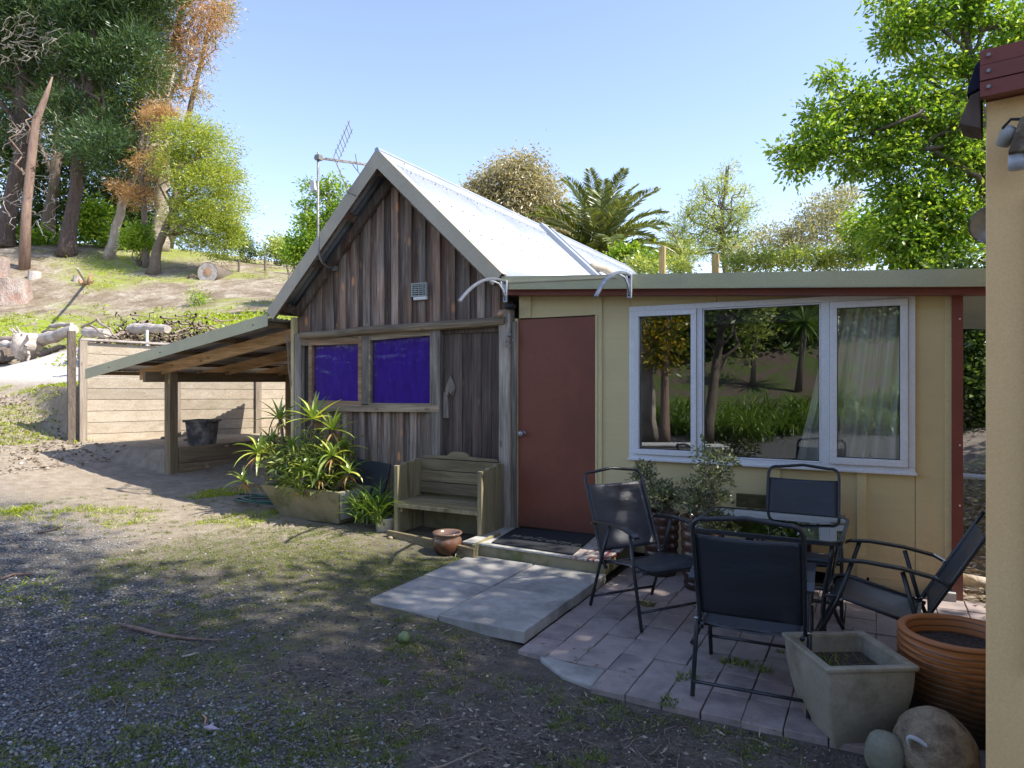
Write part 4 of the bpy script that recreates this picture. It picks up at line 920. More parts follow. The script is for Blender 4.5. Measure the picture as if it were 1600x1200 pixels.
sl_ = thing('concrete_slabs', 'four pale square concrete slabs laid as a landing before the step', 'paving', (-2.45, 4.3, 0))
gl0 = [-3.10, -2.475, -1.845]; gw = [3.64, 4.36, 5.065]
for i in range(2):
    for j in range(2):
        e = .007; dz = (.0, .004, .006, .001)[i * 2 + j]
        a, b, c, d = gl0[i] + e, gl0[i + 1] - e, gw[j] + e, gw[j + 1] - e
        MB().box(a, b, c, d, -.075 + dz, dz).build('slab', 'slab', sl_, bevel=.006)
# pavers: columns .1835 wide, rows .253 deep
pt = thing('paved_patio', 'patio of pinkish square pavers under the table and chairs', 'paving', (-.6, 4.2, -.1))
pw, pd = .1845, .2535; x00, y00 = -1.283, 3.525; proto = None; npv = 0
for i in range(-3, 16):
    for j in range(-1, 9):
        xa = x00 + i * pw; ya = y00 + j * pd
        if xa < -1.845 or ya + pd > WY + .02: continue
        if j == -1 and i < 0: continue
        if i == -3 and j < 0: continue
        if i == -2 and j < 0: continue
        if xa + .1 > 1.25: continue
        if xa > 0.35 and ya < 2.9 + (xa) * .0: continue
        if proto is None:
            proto = MB().box(0, pw - .005, 0, pd - .005, -.045, 0).build('paver', 'paver', pt, bevel=.004); proto.location = (xa + pw / 2, ya + pd / 2, -.105); o = proto; WM[o.name] = o.matrix_basis.copy()
        else:
            o = proto.copy(); COL.objects.link(o); o.location = (xa + pw / 2 + random.gauss(0, .0015), ya + pd / 2 + random.gauss(0, .0015), -.105 + random.gauss(0, .0022)); o.rotation_euler = (random.gauss(0, .006), random.gauss(0, .006), random.gauss(0, .006))
            attach(o, pt)
        npv += 1
# mortar haunching at the patio's front left corner
mb = MB(); pts = [onZ(832, 1003, -.064), onZ(846, 1030, -.068), onZ(880, 1056, -.068), onZ(925, 1071, -.066), onZ(946, 1046, -.063), onZ(896, 1036, -.062), onZ(866, 1028, -.062), onZ(874, 1004, -.062)]
mb.prism([tuple(p - Vector((0, 0, .05))) for p in pts], (0, 0, .05)); mb.build('mortar_edge', 'slab', pt, bevel=.01)

# ------------------------------------------------------------------ lean-to wood shelter at the cottage's left
shed = thing('lean_to_shelter', 'open lean-to shelter with iron roof and rough rafters on timber posts', 'shelter', (-7.7, 6.9, .25))
LX0, LZ0, LX1, LZ1 = -6.06, 2.262, -9.60, 1.665
def lz(x): return LZ0 + (x - LX0) * (LZ1 - LZ0) / (LX1 - LX0)
LYE = 8.55
sheet_row('roof_sheet', 'roof_under', shed, LX0, LZ0 - .04, LX1, LZ1 - .04, FY + .01, LYE + .25)
def rk(x, off): return lz(x) + off
MB().prism([(LX0 - .03, FY - .028, rk(LX0, .015)), (LX1, FY - .028, rk(LX1, .015)), (LX1, FY - .028, rk(LX1, -.125)), (LX0 - .03, FY - .028, rk(LX0, -.125))], (0, .005, 0)).build('barge_flashing', 'colorsteel', shed)
MB().prism([(LX0 - .03, FY - .022, rk(LX0, .0145)), (LX1, FY - .022, rk(LX1, .0145)), (LX1, FY - .022, rk(LX1, .009)), (LX0 - .03, FY - .022, rk(LX0, .009))], (0, .12, 0)).build('flashing_top', 'colorsteel', shed)
mb = MB()
for px, py in ((170, 574), (250, 551), (395, 508)):
    p = onY(px, py, FY - .03); mb.tube([p, p + Vector((0, -.006, 0))], .008, 8)
mb.build('screws', 'dark_metal', shed, stuff=True)
for i, y in enumerate((5.93, 6.96, 7.97)):
    xe = (-8.98, -9.02, -8.98)[i]
    MB().prism([(LX0 + .14, y, rk(LX0, -.10)), (xe, y, rk(xe, -.10)), (xe, y, rk(xe, -.24)), (LX0 + .14, y, rk(LX0, -.24))], (0, .05, 0)).build('rafter', 'rafter', shed)
for i, f in enumerate((.04, .30, .52, .74, .95)):
    x = LX0 + (LX1 - LX0) * f; MB().box(x - .035, x + .035, FY + .0, LYE - .1, rk(x, -.098), rk(x, -.05)).build('purlin', 'rafter_y', shed)
MB().box(-8.56, -8.51, 5.70, 8.45, 1.50, 1.64).build('beam', 'rafter_y', shed)
for y, gz_ in ((5.97, hz(-8.45, 5.9)), (8.12, .3)):
    MB().box(-8.505, -8.385, y, y + .12, gz_ - .15, 1.66).build('post', 'post_brown', shed, bevel=.004)
mb = MB()
for k in range(5):
    a = Vector((-5.98, 5.72 + .02 * k, 2.08 - .03 * k)); mb.tube([a, a + Vector((.0 - .02 * k, .03, -.3)), a + Vector((.03, .06, -.62 - .1 * k))], .0035, 4)
mb.build('loose_wire', 'brush', shed)
low_ = thing('low_retaining_boards', 'low two board timber edging running back from the shelter post', 'retaining wall', (-8.35, 7, .25))
for k, (z0, z1) in enumerate(((.18, .385), (.39, .61))):
    MB().box(-8.40 - .002 * k, -8.35 - .002 * k, 6.10, 7.55, z0, z1).build('board', 'rafter_y', low_, bevel=.004)
    MB().box(-8.40 - .002 * k, -8.35 - .002 * k, 7.556, 9.1, z0, z1).build('board', 'rafter_y', low_, bevel=.004)
# black bin on the upper level
bp = atD(316, 693, 10.15); bz = hz(bp.x, bp.y)
bn = thing('storage_bin', 'dusty black square bin standing under the lean-to shelter', 'bin', (bp.x, bp.y, bz))
def rounded_sq(w, d, r, n=5):
    out = []
    for cx, cy, a0 in ((w / 2 - r, d / 2 - r, 0), (-w / 2 + r, d / 2 - r, 90), (-w / 2 + r, -d / 2 + r, 180), (w / 2 - r, -d / 2 + r, 270)):
        for k in range(n): a = R(a0 + 90 * k / (n - 1)); out.append((cx + r * math.cos(a), cy + r * math.sin(a)))
    return out
def loft(rings, close_bottom=True, close_top=False):
    mb = MB(); n = len(rings[0]); vs = [v for r_ in rings for v in r_]; fs = [(i * n + k, i * n + (k + 1) % n, (i + 1) * n + (k + 1) % n, (i + 1) * n + k) for i in range(len(rings) - 1) for k in range(n)]
    if close_bottom: fs.append(tuple(range(n))[::-1])
    if close_top: fs.append(tuple((len(rings) - 1) * n + k for k in range(n)))
    return mb.add(vs, fs)
def rot2(p, a): return (p[0] * math.cos(a) - p[1] * math.sin(a), p[0] * math.sin(a) + p[1] * math.cos(a))
def ring(sz, z, c, a, r=.05, d=None):
    return [(c[0] + q[0], c[1] + q[1], z) for q in (rot2(p, a) for p in rounded_sq(sz, d or sz, r))]
c = (bp.x, bp.y); ba = R(18)
loft([ring(.30, bz - .01, c, ba), ring(.36, bz + .34, c, ba), ring(.41, bz + .345, c, ba), ring(.41, bz + .375, c, ba), ring(.365, bz + .375, c, ba), ring(.31, bz + .03, c, ba)], True, True).build('body', 'bin', bn, smooth=False)
mb = MB(); 
for s in (-1, 1):
    q = rot2((s * .205, 0), ba); mb.tube([(c[0] + q[0], c[1] + q[1] - .06, bz + .34), (c[0] + q[0] * 1.1, c[1] + q[1] * 1.1, bz + .33), (c[0] + q[0], c[1] + q[1] + .06, bz + .34)], .01, 6)
mb.build('handle', 'black', bn)

# ------------------------------------------------------------------ the plank retaining wall
rw = thing('plank_retaining_wall', 'tall sunlit retaining wall of pale horizontal pine planks between posts', 'retaining wall', (-10.5, 7.5, .5))
D3 = Vector((WD[0], WD[1], 0)).normalized(); N3 = Vector((D3.y, -D3.x, 0)); P3 = Vector((WP[0], WP[1], 0))
bays = [0.06, 1.42, 2.78, 4.14, 5.50]; ztopw = [2.15, 2.10, 2.03, 1.98, 1.95]
rows = 9; zb0 = .50
for b in range(4):
    a = P3 + D3 * (bays[b] + .05); e = P3 + D3 * (bays[b + 1] - .05); 
    zt0 = 2.13 - .035 * b; zt1 = 2.13 - .035 * (b + 1)
    for k in range(rows):
        z0a = zb0 + (zt0 - zb0) * k / rows; z1a = zb0 + (zt0 - zb0) * (k + 1) / rows - .007
        z0e = zb0 + (zt1 - zb0) * k / rows; z1e = zb0 + (zt1 - zb0) * (k + 1) / rows - .007
        j = random.uniform(-.004, .004); th = N3 * -.045
        o1 = N3 * j
        MB().prism([a + o1 + Vector((0, 0, z0a)), e + o1 + Vector((0, 0, z0e)), e + o1 + Vector((0, 0, z1e)), a + o1 + Vector((0, 0, z1a))], th).build('plank', 'pine_new_y', rw, bevel=.004)
for b in range(5):
    c = P3 + D3 * bays[b] + N3 * -.02
    top = ztopw[b] + .02
    m = Matrix.Translation(c) @ Matrix.Rotation(math.atan2(D3.y, D3.x), 4, 'Z')
    MB().box(-.052, .052, -.07, .075, .35, top, m).build('post', 'pine_post', rw, bevel=.006)
m = Matrix.Translation(P3 + D3 * -.05 + N3 * -.075) @ Matrix.Rotation(math.atan2(D3.y, D3.x), 4, 'Z')
MB().box(-.09, .02, -.05, .055, .30, 2.30, m).build('post', 'bark_mid', rw, bevel=.01)
for b in range(4):
    a = P3 + D3 * (bays[b] - .06 + (.0 if b else .02)) + N3 * .03; e = P3 + D3 * (bays[b + 1] - .065) + N3 * .03
    a.z = 2.172 - .035 * b; e.z = 2.172 - .035 * (b + 1)
    MB().beam(a - N3 * .07, e - N3 * .07, .19, .035).build('capping_board', 'driftwood', rw, bevel=.004)
for t_, hh, ml in ((1.05, .34, 'white'), (2.35, .36, 'driftwood'), (2.9, .62, 'pine_post')):
    p = P3 + D3 * t_ - N3 * .45; o = MB().tube([(p.x, p.y, 1.3), (p.x + .01, p.y, 2.05 + hh)], .022 if ml != 'pine_post' else .05, 8).build('fence_post', ml, None)
    tag(o, {'white': 'thin white stake behind the plank retaining wall', 'driftwood': 'thin grey stake behind the plank wall near the brush heap', 'pine_post': 'thick round post behind the plank retaining wall'}[ml], 'post')

# ------------------------------------------------------------------ bench by the cottage door
bx0, bx1, by0, by1, bzz = -4.13, -3.14, 5.33, 5.745, .03
bench = thing('bench_seat', 'small timber bench with high box sides and shaped back against the old door', 'bench', (-3.63, 5.5, .02))
def bench_side(x, t):
    n = 3
    for k in range(n):
        ya = by0 + (by1 - by0) * k / n; yb = by0 + (by1 - by0) * (k + 1) / n - .004
        z1 = .68 + .05 * (k + .5) / n
        MB().box(x, x + t, ya, yb, bzz, z1).build('side_board', 'bench_z', bench, bevel=.003)
bench_side(bx0, .045); bench_side(bx1 - .045, .045)
for k in range(3):
    z0 = .385 + k * .115; MB().box(bx0 + .05, bx1 - .05, by1 - .055 + .01 * k, by1 - .02 + .01 * k, z0, z0 + .108).build('back_slat', 'bench_x', bench, bevel=.003)
pts = []; xc = (bx0 + bx1) / 2
for u, v in ((-.47, .733), (-.44, .755), (-.14, .765), (-.11, .79), (-.07, .808), (.07, .808), (.11, .79), (.14, .765), (.44, .755), (.47, .733)): pts.append((xc + u * .95, by1 - .035, v))
MB().prism(pts, (0, .04, 0)).build('top_rail', 'bench_x', bench, bevel=.003)
for k in range(3):
    ya = by0 + .01 + k * .125; MB().box(bx0 + .048, bx1 - .048, ya, ya + .118, .325, .355).build('seat_slat', 'bench_x', bench, bevel=.003)
MB().box(bx0 + .047, bx1 - .047, by0 - .004, by0 + .016, .285, .324).build('apron', 'bench_z', bench, bevel=.003)
for x in (bx0 + .048, bx1 - .078): MB().box(x, x + .03, by0 + .03, by1 - .06, .24, .284).build('seat_support', 'bench_x', bench)
MB().box(bx0 + .05, bx1 - .05, by1 + .02, by1 + .04, .0, .38).build('back_panel', 'tub', bench)
# timber edging and an angled board in front of the bench
e = thing('timber_edging', 'low timber edging board lying on the earth in front of the bench', 'edging', (-3.7, 5.2, 0))
a, b = onZ(606, 842, -.0), onZ(700, 862, -.0); a.z = b.z = .035; MB().beam(a, b, .035, .10).build('board', 'bench_x', e, bevel=.004)
a2 = onZ(702, 862, 0); a3 = onZ(742, 872, 0); a2.z = a3.z = .03; MB().beam(a2 + Vector((.02, 0, 0)), a3, .035, .10).build('board', 'bench_x', e, bevel=.004)
a4 = onZ(740, 870, 0); a4.z = .045; MB().beam(a4, a4 + Vector((.02, .42, .03)), .035, .12).build('board', 'bench_z', e, bevel=.004)
# copper pot
cp = onZ(699, 864, -.01)
pot = thing('glazed_pot', 'small round copper brown glazed pot in front of the bench', 'plant pot', (cp.x, cp.y, -.03))
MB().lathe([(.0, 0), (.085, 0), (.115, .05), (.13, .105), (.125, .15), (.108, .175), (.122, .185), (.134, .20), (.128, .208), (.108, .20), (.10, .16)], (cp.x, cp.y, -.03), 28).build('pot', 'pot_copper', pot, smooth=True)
MB().lathe([(0, .165), (.105, .163)], (cp.x, cp.y, -.03), 20).build('soil', 'soil', pot)

# ------------------------------------------------------------------ planter tub with aloes
tubc = Vector((-5.24, 5.42, .05))
tub = thing('concrete_planter', 'long mossy concrete trough with sloping ends below the purple windows', 'planter', tuple(tubc))
def tring(hx, y0, y1, z): return [(tubc.x - hx, y0, z), (tubc.x + hx, y0, z), (tubc.x + hx, y1, z), (tubc.x - hx, y1, z)]
mb = loft([tring(.40, 5.34, 5.56, .045), tring(.55, 5.17, 5.68, .405), tring(.51, 5.21, 5.64, .405), tring(.48, 5.24, 5.61, .33)], True, False); o = mb.build('trough', 'tub', tub, bevel=.008)
MB().prism([(tubc.x + .420, 5.345, .09), (tubc.x + .552, 5.19, .395), (tubc.x + .552, 5.66, .395), (tubc.x + .420, 5.55, .09)], (.004, 0, 0)).build('end_face', 'tub_white', tub)
MB().box(tubc.x - .48, tubc.x + .48, 5.25, 5.6, .30, .345).build('soil', 'soil', tub)
def strap(P, az, el, L, W, bend, seg=6, taper=1.0, cup=.25):
    """one arching strap leaf as rows of a ribbon with a keel"""
    pts = []; p = Vector(P); e = el; h = Vector((math.cos(az), math.sin(az), 0)); s = Vector((-h.y, h.x, 0)); V_ = []; F_ = []
    for i in range(seg + 1):
        t = i / seg; w = W * (1 - t ** 1.6 * taper) * (0.75 + .5 * min(1, t * 3)) * .5; w = max(w, .001)
        d = h * math.cos(e) + Vector((0, 0, math.sin(e))); up = Vector((0, 0, 1)) * math.cos(e) - h * math.sin(e)
        V_ += [p - s * w + up * w * cup * 2, p.copy(), p + s * w + up * w * cup * 2]
        p = p + d * (L / seg); e -= bend / seg * (0.5 + t)
    for i in range(seg):
        for k in (0, 1): a = i * 3 + k; F_.append((a, a + 1, a + 4, a + 3))
    return V_, F_
def rosette(mb, c, n, L, W, el0=1.35, el1=.0, bend=1.1, lean=(0, 0)):
    for k in range(n):
        f = k / max(1, n - 1); az = k * 2.399 + random.uniform(-.3, .3); el = el0 + (el1 - el0) * f + random.uniform(-.12, .12)
        v, fs = strap(Vector(c) + Vector((math.cos(az), math.sin(az), 0)) * .01, az, el, L * random.uniform(.7, 1.1) * (.6 + .4 * min(1, f * 2 + .3)), W * random.uniform(.8, 1.1), bend * random.uniform(.5, 1.3)); mb.add(v, fs)
al = thing('tree_aloe', 'big sunlit aloe clump with spiky light green rosettes growing from the mossy trough', 'plant', (tubc.x, tubc.y, .35))
ros = [(437, 655, 5.45, 15, .34), (490, 655, 5.30, 18, .42), (520, 672, 5.35, 14, .34), (405, 708, 5.22, 20, .38), (380, 752, 5.10, 9, .26), (455, 700, 5.35, 14, .28), (520, 712, 5.25, 16, .30), (478, 735, 5.20, 14, .26), (545, 738, 5.3, 10, .24), (425, 690, 5.5, 12, .28), (500, 745, 5.22, 12, .26), (470, 765, 5.18, 10, .22), (538, 700, 5.45, 12, .30)]
mb = MB(); ms = MB()
for px, py, y, n, L in ros:
    c = onY(px, py, y); low_one = py > 690
    lm = MB(); rosette(lm, c, n, L, .042, 1.45, -.35 if low_one else -.1, 1.3 if low_one else .8); lm.build('rosette', 'aloe', al, smooth=True)
    base = Vector((tubc.x + (c.x - tubc.x) * .35, 5.42, .33)); branch(ms, base, c, .020, .016, 5, .06, 6, sag=-.1)
ms.build('stems', 'bark_mid', al, smooth=True)
mb = MB()
for px, py, y, n, L in ros:
    c = onY(px, py, y)
    for k in range(7): v, fs = strap(c - Vector((0, 0, .03)), random.uniform(0, 6.3), random.uniform(-.9, -.2), L * random.uniform(.4, .8), .022, random.uniform(.6, 1.4), 5); mb.add(v, fs)
o = mb.build('dead_leaves', 'palm_dead', al); o['kind'] = 'stuff'
und = thing('bushy_undergrowth', 'dense fine leaved green growth filling the trough beneath the aloe rosettes', 'plant', (tubc.x, tubc.y, .34))
(Vv, Ff), _ = foliage([((-5.30, 5.42, .66), (.42, .24, .30)), ((-5.02, 5.38, .62), (.25, .22, .28)), ((-5.6, 5.35, .62), (.20, .2, .22)), ((-5.25, 5.36, .48), (.45, .22, .14))], 150, 26, .13, .085, .017, .2, .25, .15)
make_obj('foliage', Vv, Ff, 'aloe_dark', und)
# strap plant next to the bench
sp0 = onZ(590, 828, 0)
stp2 = thing('strap_leaf_plant', 'dark green strap leaved plant in a white bucket beside the bench', 'plant', (sp0.x, 5.30, .0))
mb = MB()
for k in range(120):
    c = Vector((sp0.x + random.uniform(-.14, .22), 5.33 + random.uniform(-.1, .12), .12 + random.uniform(-.03, .05))); v, fs = strap(c, random.uniform(0, 6.28), random.uniform(.8, 1.45), random.uniform(.30, .58), .022, random.uniform(1.0, 2.4), 7); mb.add(v, fs)
mb.build('leaves', 'strap', stp2, smooth=True)
MB().lathe([(0, 0), (.095, 0), (.115, .16), (.12, .16), (.11, .15)], (sp0.x + .16, 5.42, .0), 20).build('bucket', 'white', stp2, smooth=True)
# slate leaning on the lower boards
sa = onY(563, 735, 5.74); 
MB().prism([(sa.x - .10, 5.60, .08), (sa.x + .34, 5.60, .08), (sa.x + .36, 5.80, .62), (sa.x - .14, 5.80, .66)], (0, .018, .006)).build('leaning_board', 'slate', None)
tag(bpy.data.objects['leaning_board'], 'dark slate coloured board leaning on the wall between trough and bench', 'board')
# coil of green hose
hc = onZ(385, 790, .10); mb = MB()
hpts = []
for k in range(90):
    t = k / 89; a = t * 2 * math.pi * 3.3; r_ = .30 + .05 * math.sin(t * 9); hpts.append((hc.x + .18 + r_ * 1.25 * math.cos(a) * (1 + .1 * math.sin(a * 2 + t * 3)), hc.y + .12 + r_ * .5 * math.sin(a), hz(hc.x, hc.y) + .03 + .018 * (t * 3.3) + .01 * math.sin(a * 1.7)))
hose = MB().tube(hpts, .010, 8).build('garden_hose', 'hose', None, smooth=True); tag(hose, 'coiled green garden hose lying left of the mossy trough', 'hose')
# wrought plant stand behind the aloe
ws = thing('wire_arch', 'thin rusty wire arch standing behind the aloe clump', 'plant support', (-6.3, 6.0, .1))
mb = MB(); cx = onY(440, 660, 5.95).x; arcp = [(cx - .22, 5.95, .1)] + [(cx - .22 * math.cos(a), 5.95, .82 + .30 * math.sin(a)) for a in np.linspace(0, math.pi, 9)] + [(cx + .22, 5.95, .1)]
mb.tube(arcp, .007, 6)
for k in range(-2, 3): mb.tube([(cx + k * .07, 5.95, .1), (cx + k * .07, 5.95, .78)], .003, 5)
mb.tube([(cx - .22, 5.95, .78), (cx + .22, 5.95, .78)], .004, 5); mb.build('wire', 'rust', ws)

# ------------------------------------------------------------------ garden chairs and glass table
def make_chair(tilt=0.0):
    t = bpy.data.objects.new('folding_chair', None); COL.objects.link(t); WM[t.name] = Matrix.Identity(4)
    H = .245; r_ = .0115
    def arc(p0, p1, p2, n=6): return [Vector(p0) * (1 - k / n) ** 2 + Vector(p1) * 2 * (k / n) * (1 - k / n) + Vector(p2) * (k / n) ** 2 for k in range(n + 1)]
    RT = Matrix.Translation((-.05, 0, .36)) @ Matrix.Rotation(-tilt, 4, 'Y') @ Matrix.Translation((.05, 0, -.36))
    def kid(mb, name, mat, smooth=True): 
        if tilt:
            nv = []
            for v in mb.v:
                q = RT @ Vector(v); f = min(1, max(0, (v[2] - .02) / .3)); w0 = Vector(v); w0.x += .10 if v[0] > .1 and v[2] < .3 else 0; nv.append(tuple(w0.lerp(q, f)))
            mb.v = nv
        o = mb.build(name, mat, t, smooth=smooth, keep=True); return o
    B = lambda u, y: Vector((-.17 - .24 * u, y, .36 + .56 * u))     # along the reclined back
    pts = [Vector((-.12, -H, .30)), B(0, -H), B(.5, -H)] + arc(B(.86, -H), B(1.0, -H), B(.985, -H + .07)) + [B(1.02, 0)] + arc(B(.985, H - .07), B(1.0, H), B(.86, H)) + [B(.5, H), B(0, H), Vector((-.12, H, .30))]
    kid(MB().tube(pts, r_, 8), 'back_frame', 'dark_metal')
    def sling(f, nu, nv, name):
        vs = [f(i / nu, j / nv) for i in range(nu + 1) for j in range(nv + 1)]
        fs = [(i * (nv + 1) + j, (i + 1) * (nv + 1) + j, (i + 1) * (nv + 1) + j + 1, i * (nv + 1) + j + 1) for i in range(nu) for j in range(nv)]
        o = kid(MB().add(vs, fs), name, 'sling'); md = o.modifiers.new('t', 'SOLIDIFY'); md.thickness = .003; return o
    def back(u, v):
        b = B(.07 + .77 * u, -H + .006 + (2 * H - .012) * v); s = math.sin(math.pi * v); b.x -= .022 * s * (.4 + math.sin(math.pi * u)); b.z += -.006 * s * u; b.x += .004 * math.sin(u * 17 + v * 3) * s; return b
    sling(back, 18, 12, 'back_sling')
    def seat(u, v):
        x = -.17 + .44 * u; z = .345 + .055 * u - (.05 * max(0, (u - .82) / .18) ** 2); s = math.sin(math.pi * v); return Vector((x, -H + .014 + (2 * H - .028) * v, z - .022 * s * (1 - .5 * u)))
    sling(seat, 18, 10, 'seat_sling')
    sp = lambda y: [Vector((-.19, y, .335)), Vector((.0, y, .365)), Vector((.20, y, .392))]
    e0, e1 = sp(-H + .012), sp(H - .012)
    kid(MB().tube(e0 + arc((.20, -H + .012, .392), (.28, -H + .012, .392), (.285, -H + .07, .36)) + arc((.285, H - .07, .36), (.28, H - .012, .392), (.20, H - .012, .392)) + e1[::-1], .0105, 8), 'seat_frame', 'dark_metal')
    for s in (-1, 1):
        y = s * (H + .018)
        # armrest: flat, slightly arched
        ar = [(-.26, .575), (-.20, .600), (-.05, .612), (.12, .606), (.22, .588), (.245, .572)]
        mb = MB(); vs = []
        for x, z in ar:
            for dy, dz in ((-.024, 0), (.024, 0), (.024, .013), (-.024, .013)): vs.append((x, y + dy, z + dz))
        n = len(ar); mb.add(vs, [(i * 4 + k, i * 4 + (k + 1) % 4, (i + 1) * 4 + (k + 1) % 4, (i + 1) * 4 + k) for i in range(n - 1) for k in range(4)] + [(0, 3, 2, 1), ((n - 1) * 4, (n - 1) * 4 + 1, (n - 1) * 4 + 2, (n - 1) * 4 + 3)])
        kid(mb, 'armrest', 'dark_metal', False)
        kid(MB().tube([(.17, y - s * .004, .60), (.215, y, .38), (.30, y, .008)], .0115, 8), 'front_leg', 'dark_metal')
        kid(MB().tube([(-.06, y - s * .008, .60), (-.15, y, .36), (-.285, y, .008)], .0115, 8), 'rear_leg', 'dark_metal')
        for pv in ((.20, .39), (-.17, .36), (-.25, .585)): kid(MB().tube([(pv[0], y - s * .03, pv[1]), (pv[0], y + s * .012, pv[1])], .0065, 6), 'pivot', 'steel')
    mb = MB(); mb.tube([(.275, -H - .018, .12), (.275, H + .018, .12)], .009, 8); kid(mb, 'stretcher', 'dark_metal')
    mb = MB(); mb.tube([(-.262, -H - .018, .075), (-.262, H + .018, .075)], .009, 8); kid(mb, 'stretcher', 'dark_metal')
    mb = MB(); mb.tube([(-.15, -H - .01, .33), (-.15, H + .01, .33)], .009, 8); kid(mb, 'cross_bar', 'dark_metal')
    mb = MB(); mb.tube([(.21, -H - .01, .355), (.21, H + .01, .355)], .008, 8); kid(mb, 'cross_bar', 'dark_metal')
    return t
ch = make_chair(); ch_tilt = make_chair(R(6))
PZ = -.058
spots = [(-1.36, 4.50, R(-36), 1.0, 'navy sling folding chair standing alone beside the red door and step'),
         (-.545, 3.69, R(93), 1.0, 'navy sling folding chair nearest the camera seen from behind'),
         (-.46, 5.18, R(-88), 1.0, 'navy sling folding chair behind the glass table against the cream wall'),
         (.055, 4.235, R(177), 1.0, 'navy sling folding chair seen side-on beside the orange ribbed pot')]
for i, (x, y, a, s, lab) in enumerate(spots):
    o = ch if i == 0 else ch_tilt if i == 3 else copy_tree(ch)
    o.location = (x, y, PZ); o.rotation_euler = (0, 0, a); tag(o, lab, 'chair', 'folding sling chairs round the glass table')
tb = thing('glass_table', 'square glass topped garden table with dark rim and rounded corners', 'table', (-.57, 4.42, PZ))
TC = (-.565, 4.42); TA = R(-1); TW, TD = .84, .79; TZ = .70 + PZ
def sq(w, d, r, z): return [(TC[0] + q[0], TC[1] + q[1], z) for q in (rot2(p, TA) for p in rounded_sq(w, d, r, 7))]
loft([sq(TW - .02, TD - .02, .07, TZ - .006), sq(TW - .02, TD - .02, .07, TZ)], True, True).build('glass_top', 'table_glass', tb)
o_ = [sq(TW - .012, TD - .012, .075, TZ - .022), sq(TW + .008, TD + .008, .085, TZ - .018), sq(TW + .008, TD + .008, .085, TZ + .003), sq(TW - .03, TD - .03, .065, TZ + .0045), sq(TW - .03, TD - .03, .065, TZ + .001), sq(TW - .012, TD - .012, .075, TZ - .022)]
loft(o_, False, False).build('rim', 'dark_metal', tb)
MB().lathe([(.0, .002), (.028, .002), (.03, .006), (.012, .009), (0, .009)], (TC[0], TC[1], TZ), 20).build('hole_cap', 'black', tb, smooth=True)
for sx in (-1, 1):
    for sy in (-1, 1):
        def w2(x, y, z): q = rot2((x * sx, y * sy), TA); return (TC[0] + q[0], TC[1] + q[1], z + PZ)
        MB().tube([w2(.37, .345, .68), w2(.365, .34, .60), w2(.335, .31, .45), w2(.32, .295, .30), w2(.33, .305, .15), w2(.365, .34, .05), w2(.385, .36, .008)], .013, 8).build('leg', 'dark_metal', tb, smooth=True)
for z, k in ((.42, .325), (.17, .32)):
    mb = MB()
    q = [w2 for _ in range(0)]
    cs = [rot2((a * k, b * (k - .02)), TA) for a, b in ((-1, -1), (1, -1), (1, 1), (-1, 1), (-1, -1))]
    for a, b in zip(cs[:-1], cs[1:]): mb.tube([(TC[0] + a[0], TC[1] + a[1], z + PZ), (TC[0] + b[0], TC[1] + b[1], z + PZ)], .008, 6)
    mb.build('leg_ring', 'dark_metal', tb)
# ------------------------------------------------------------------ pots on the patio
def ribbed_profile(r0, r1, h, ribs, amp, thick=.02):
    pr = [(0, 0), (r0, 0)]
    n = ribs * 6
    for k in range(n + 1):
        f = k / n; r_ = r0 + (r1 - r0) * math.sin(f * math.pi / 2) ** 1.0; pr.append((r_ + amp * abs(math.sin(f * ribs * math.pi)) ** .7, .004 + f * (h - .03)))
    pr += [(r1 + .012, h - .02), (r1 + .014, h - .004), (r1 + .004, h), (r1 - thick, h - .002), (r1 - thick - .005, h - .06)]
    return pr
def shrub(parent_name, label, c, blobs, nclump, per, cs, L, W, mat, stems, group=None, cat='shrub', up=.4):
    t = thing(parent_name, label, cat, c, group); (V_, F_), C = foliage(blobs, nclump, per, cs, L, W, .15, up, .05); make_obj('foliage', V_, F_, mat, t)
    mb = MB()
    for k in range(stems): branch(mb, (c[0] + random.uniform(-.04, .04), c[1] + random.uniform(-.04, .04), c[2]), tuple(C[random.randrange(len(C))]), .006, .002, 4, .1, 4)
    mb.build('stems', 'bark_mid', t); return t
for px, y, dia, h, lab, sl in ((1033, 5.50, .135, .53, 'dark brown ribbed pot behind the chair nearest the door', 0), (1096, 5.27, .145, .56, 'dark brown ribbed pot standing at the left corner of the table', 1)):
    c = onY(px, 600, y); t = thing('ribbed_pot', lab, 'plant pot', (c.x, y, -.08), 'brown ribbed pots along the cream wall')
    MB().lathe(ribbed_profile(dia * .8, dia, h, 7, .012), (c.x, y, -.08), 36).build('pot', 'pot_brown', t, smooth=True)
    MB().lathe([(0, h - .05), (dia - .02, h - .05)], (c.x, y, -.08), 24).build('soil', 'soil', t)
    if sl == 0: shrub('silver_shrub', 'small silvery green shrub in the brown pot nearest the red door', (c.x, y, h - .12), [((c.x - .02, y, .60), (.17, .14, .12)), ((c.x - .16, y, .74), (.10, .08, .12)), ((c.x + .08, y, .56), (.12, .1, .08))], 80, 18, .07, .036, .018, 'leaf_sage', 18)
    else: shrub('silver_shrub', 'taller airy silvery green shrub rising beside the table to the window sill', (c.x, y, h - .12), [((c.x, y, .62), (.20, .15, .14)), ((c.x + .10, y, .78), (.14, .12, .12)), ((c.x + .12, y, .92), (.20, .12, .08)), ((c.x + .02, y, .90), (.06, .06, .14))], 95, 16, .07, .036, .018, 'leaf_sage', 26)
a, b = onY(1150, 785, 5.72), onY(1312, 785, 5.72)
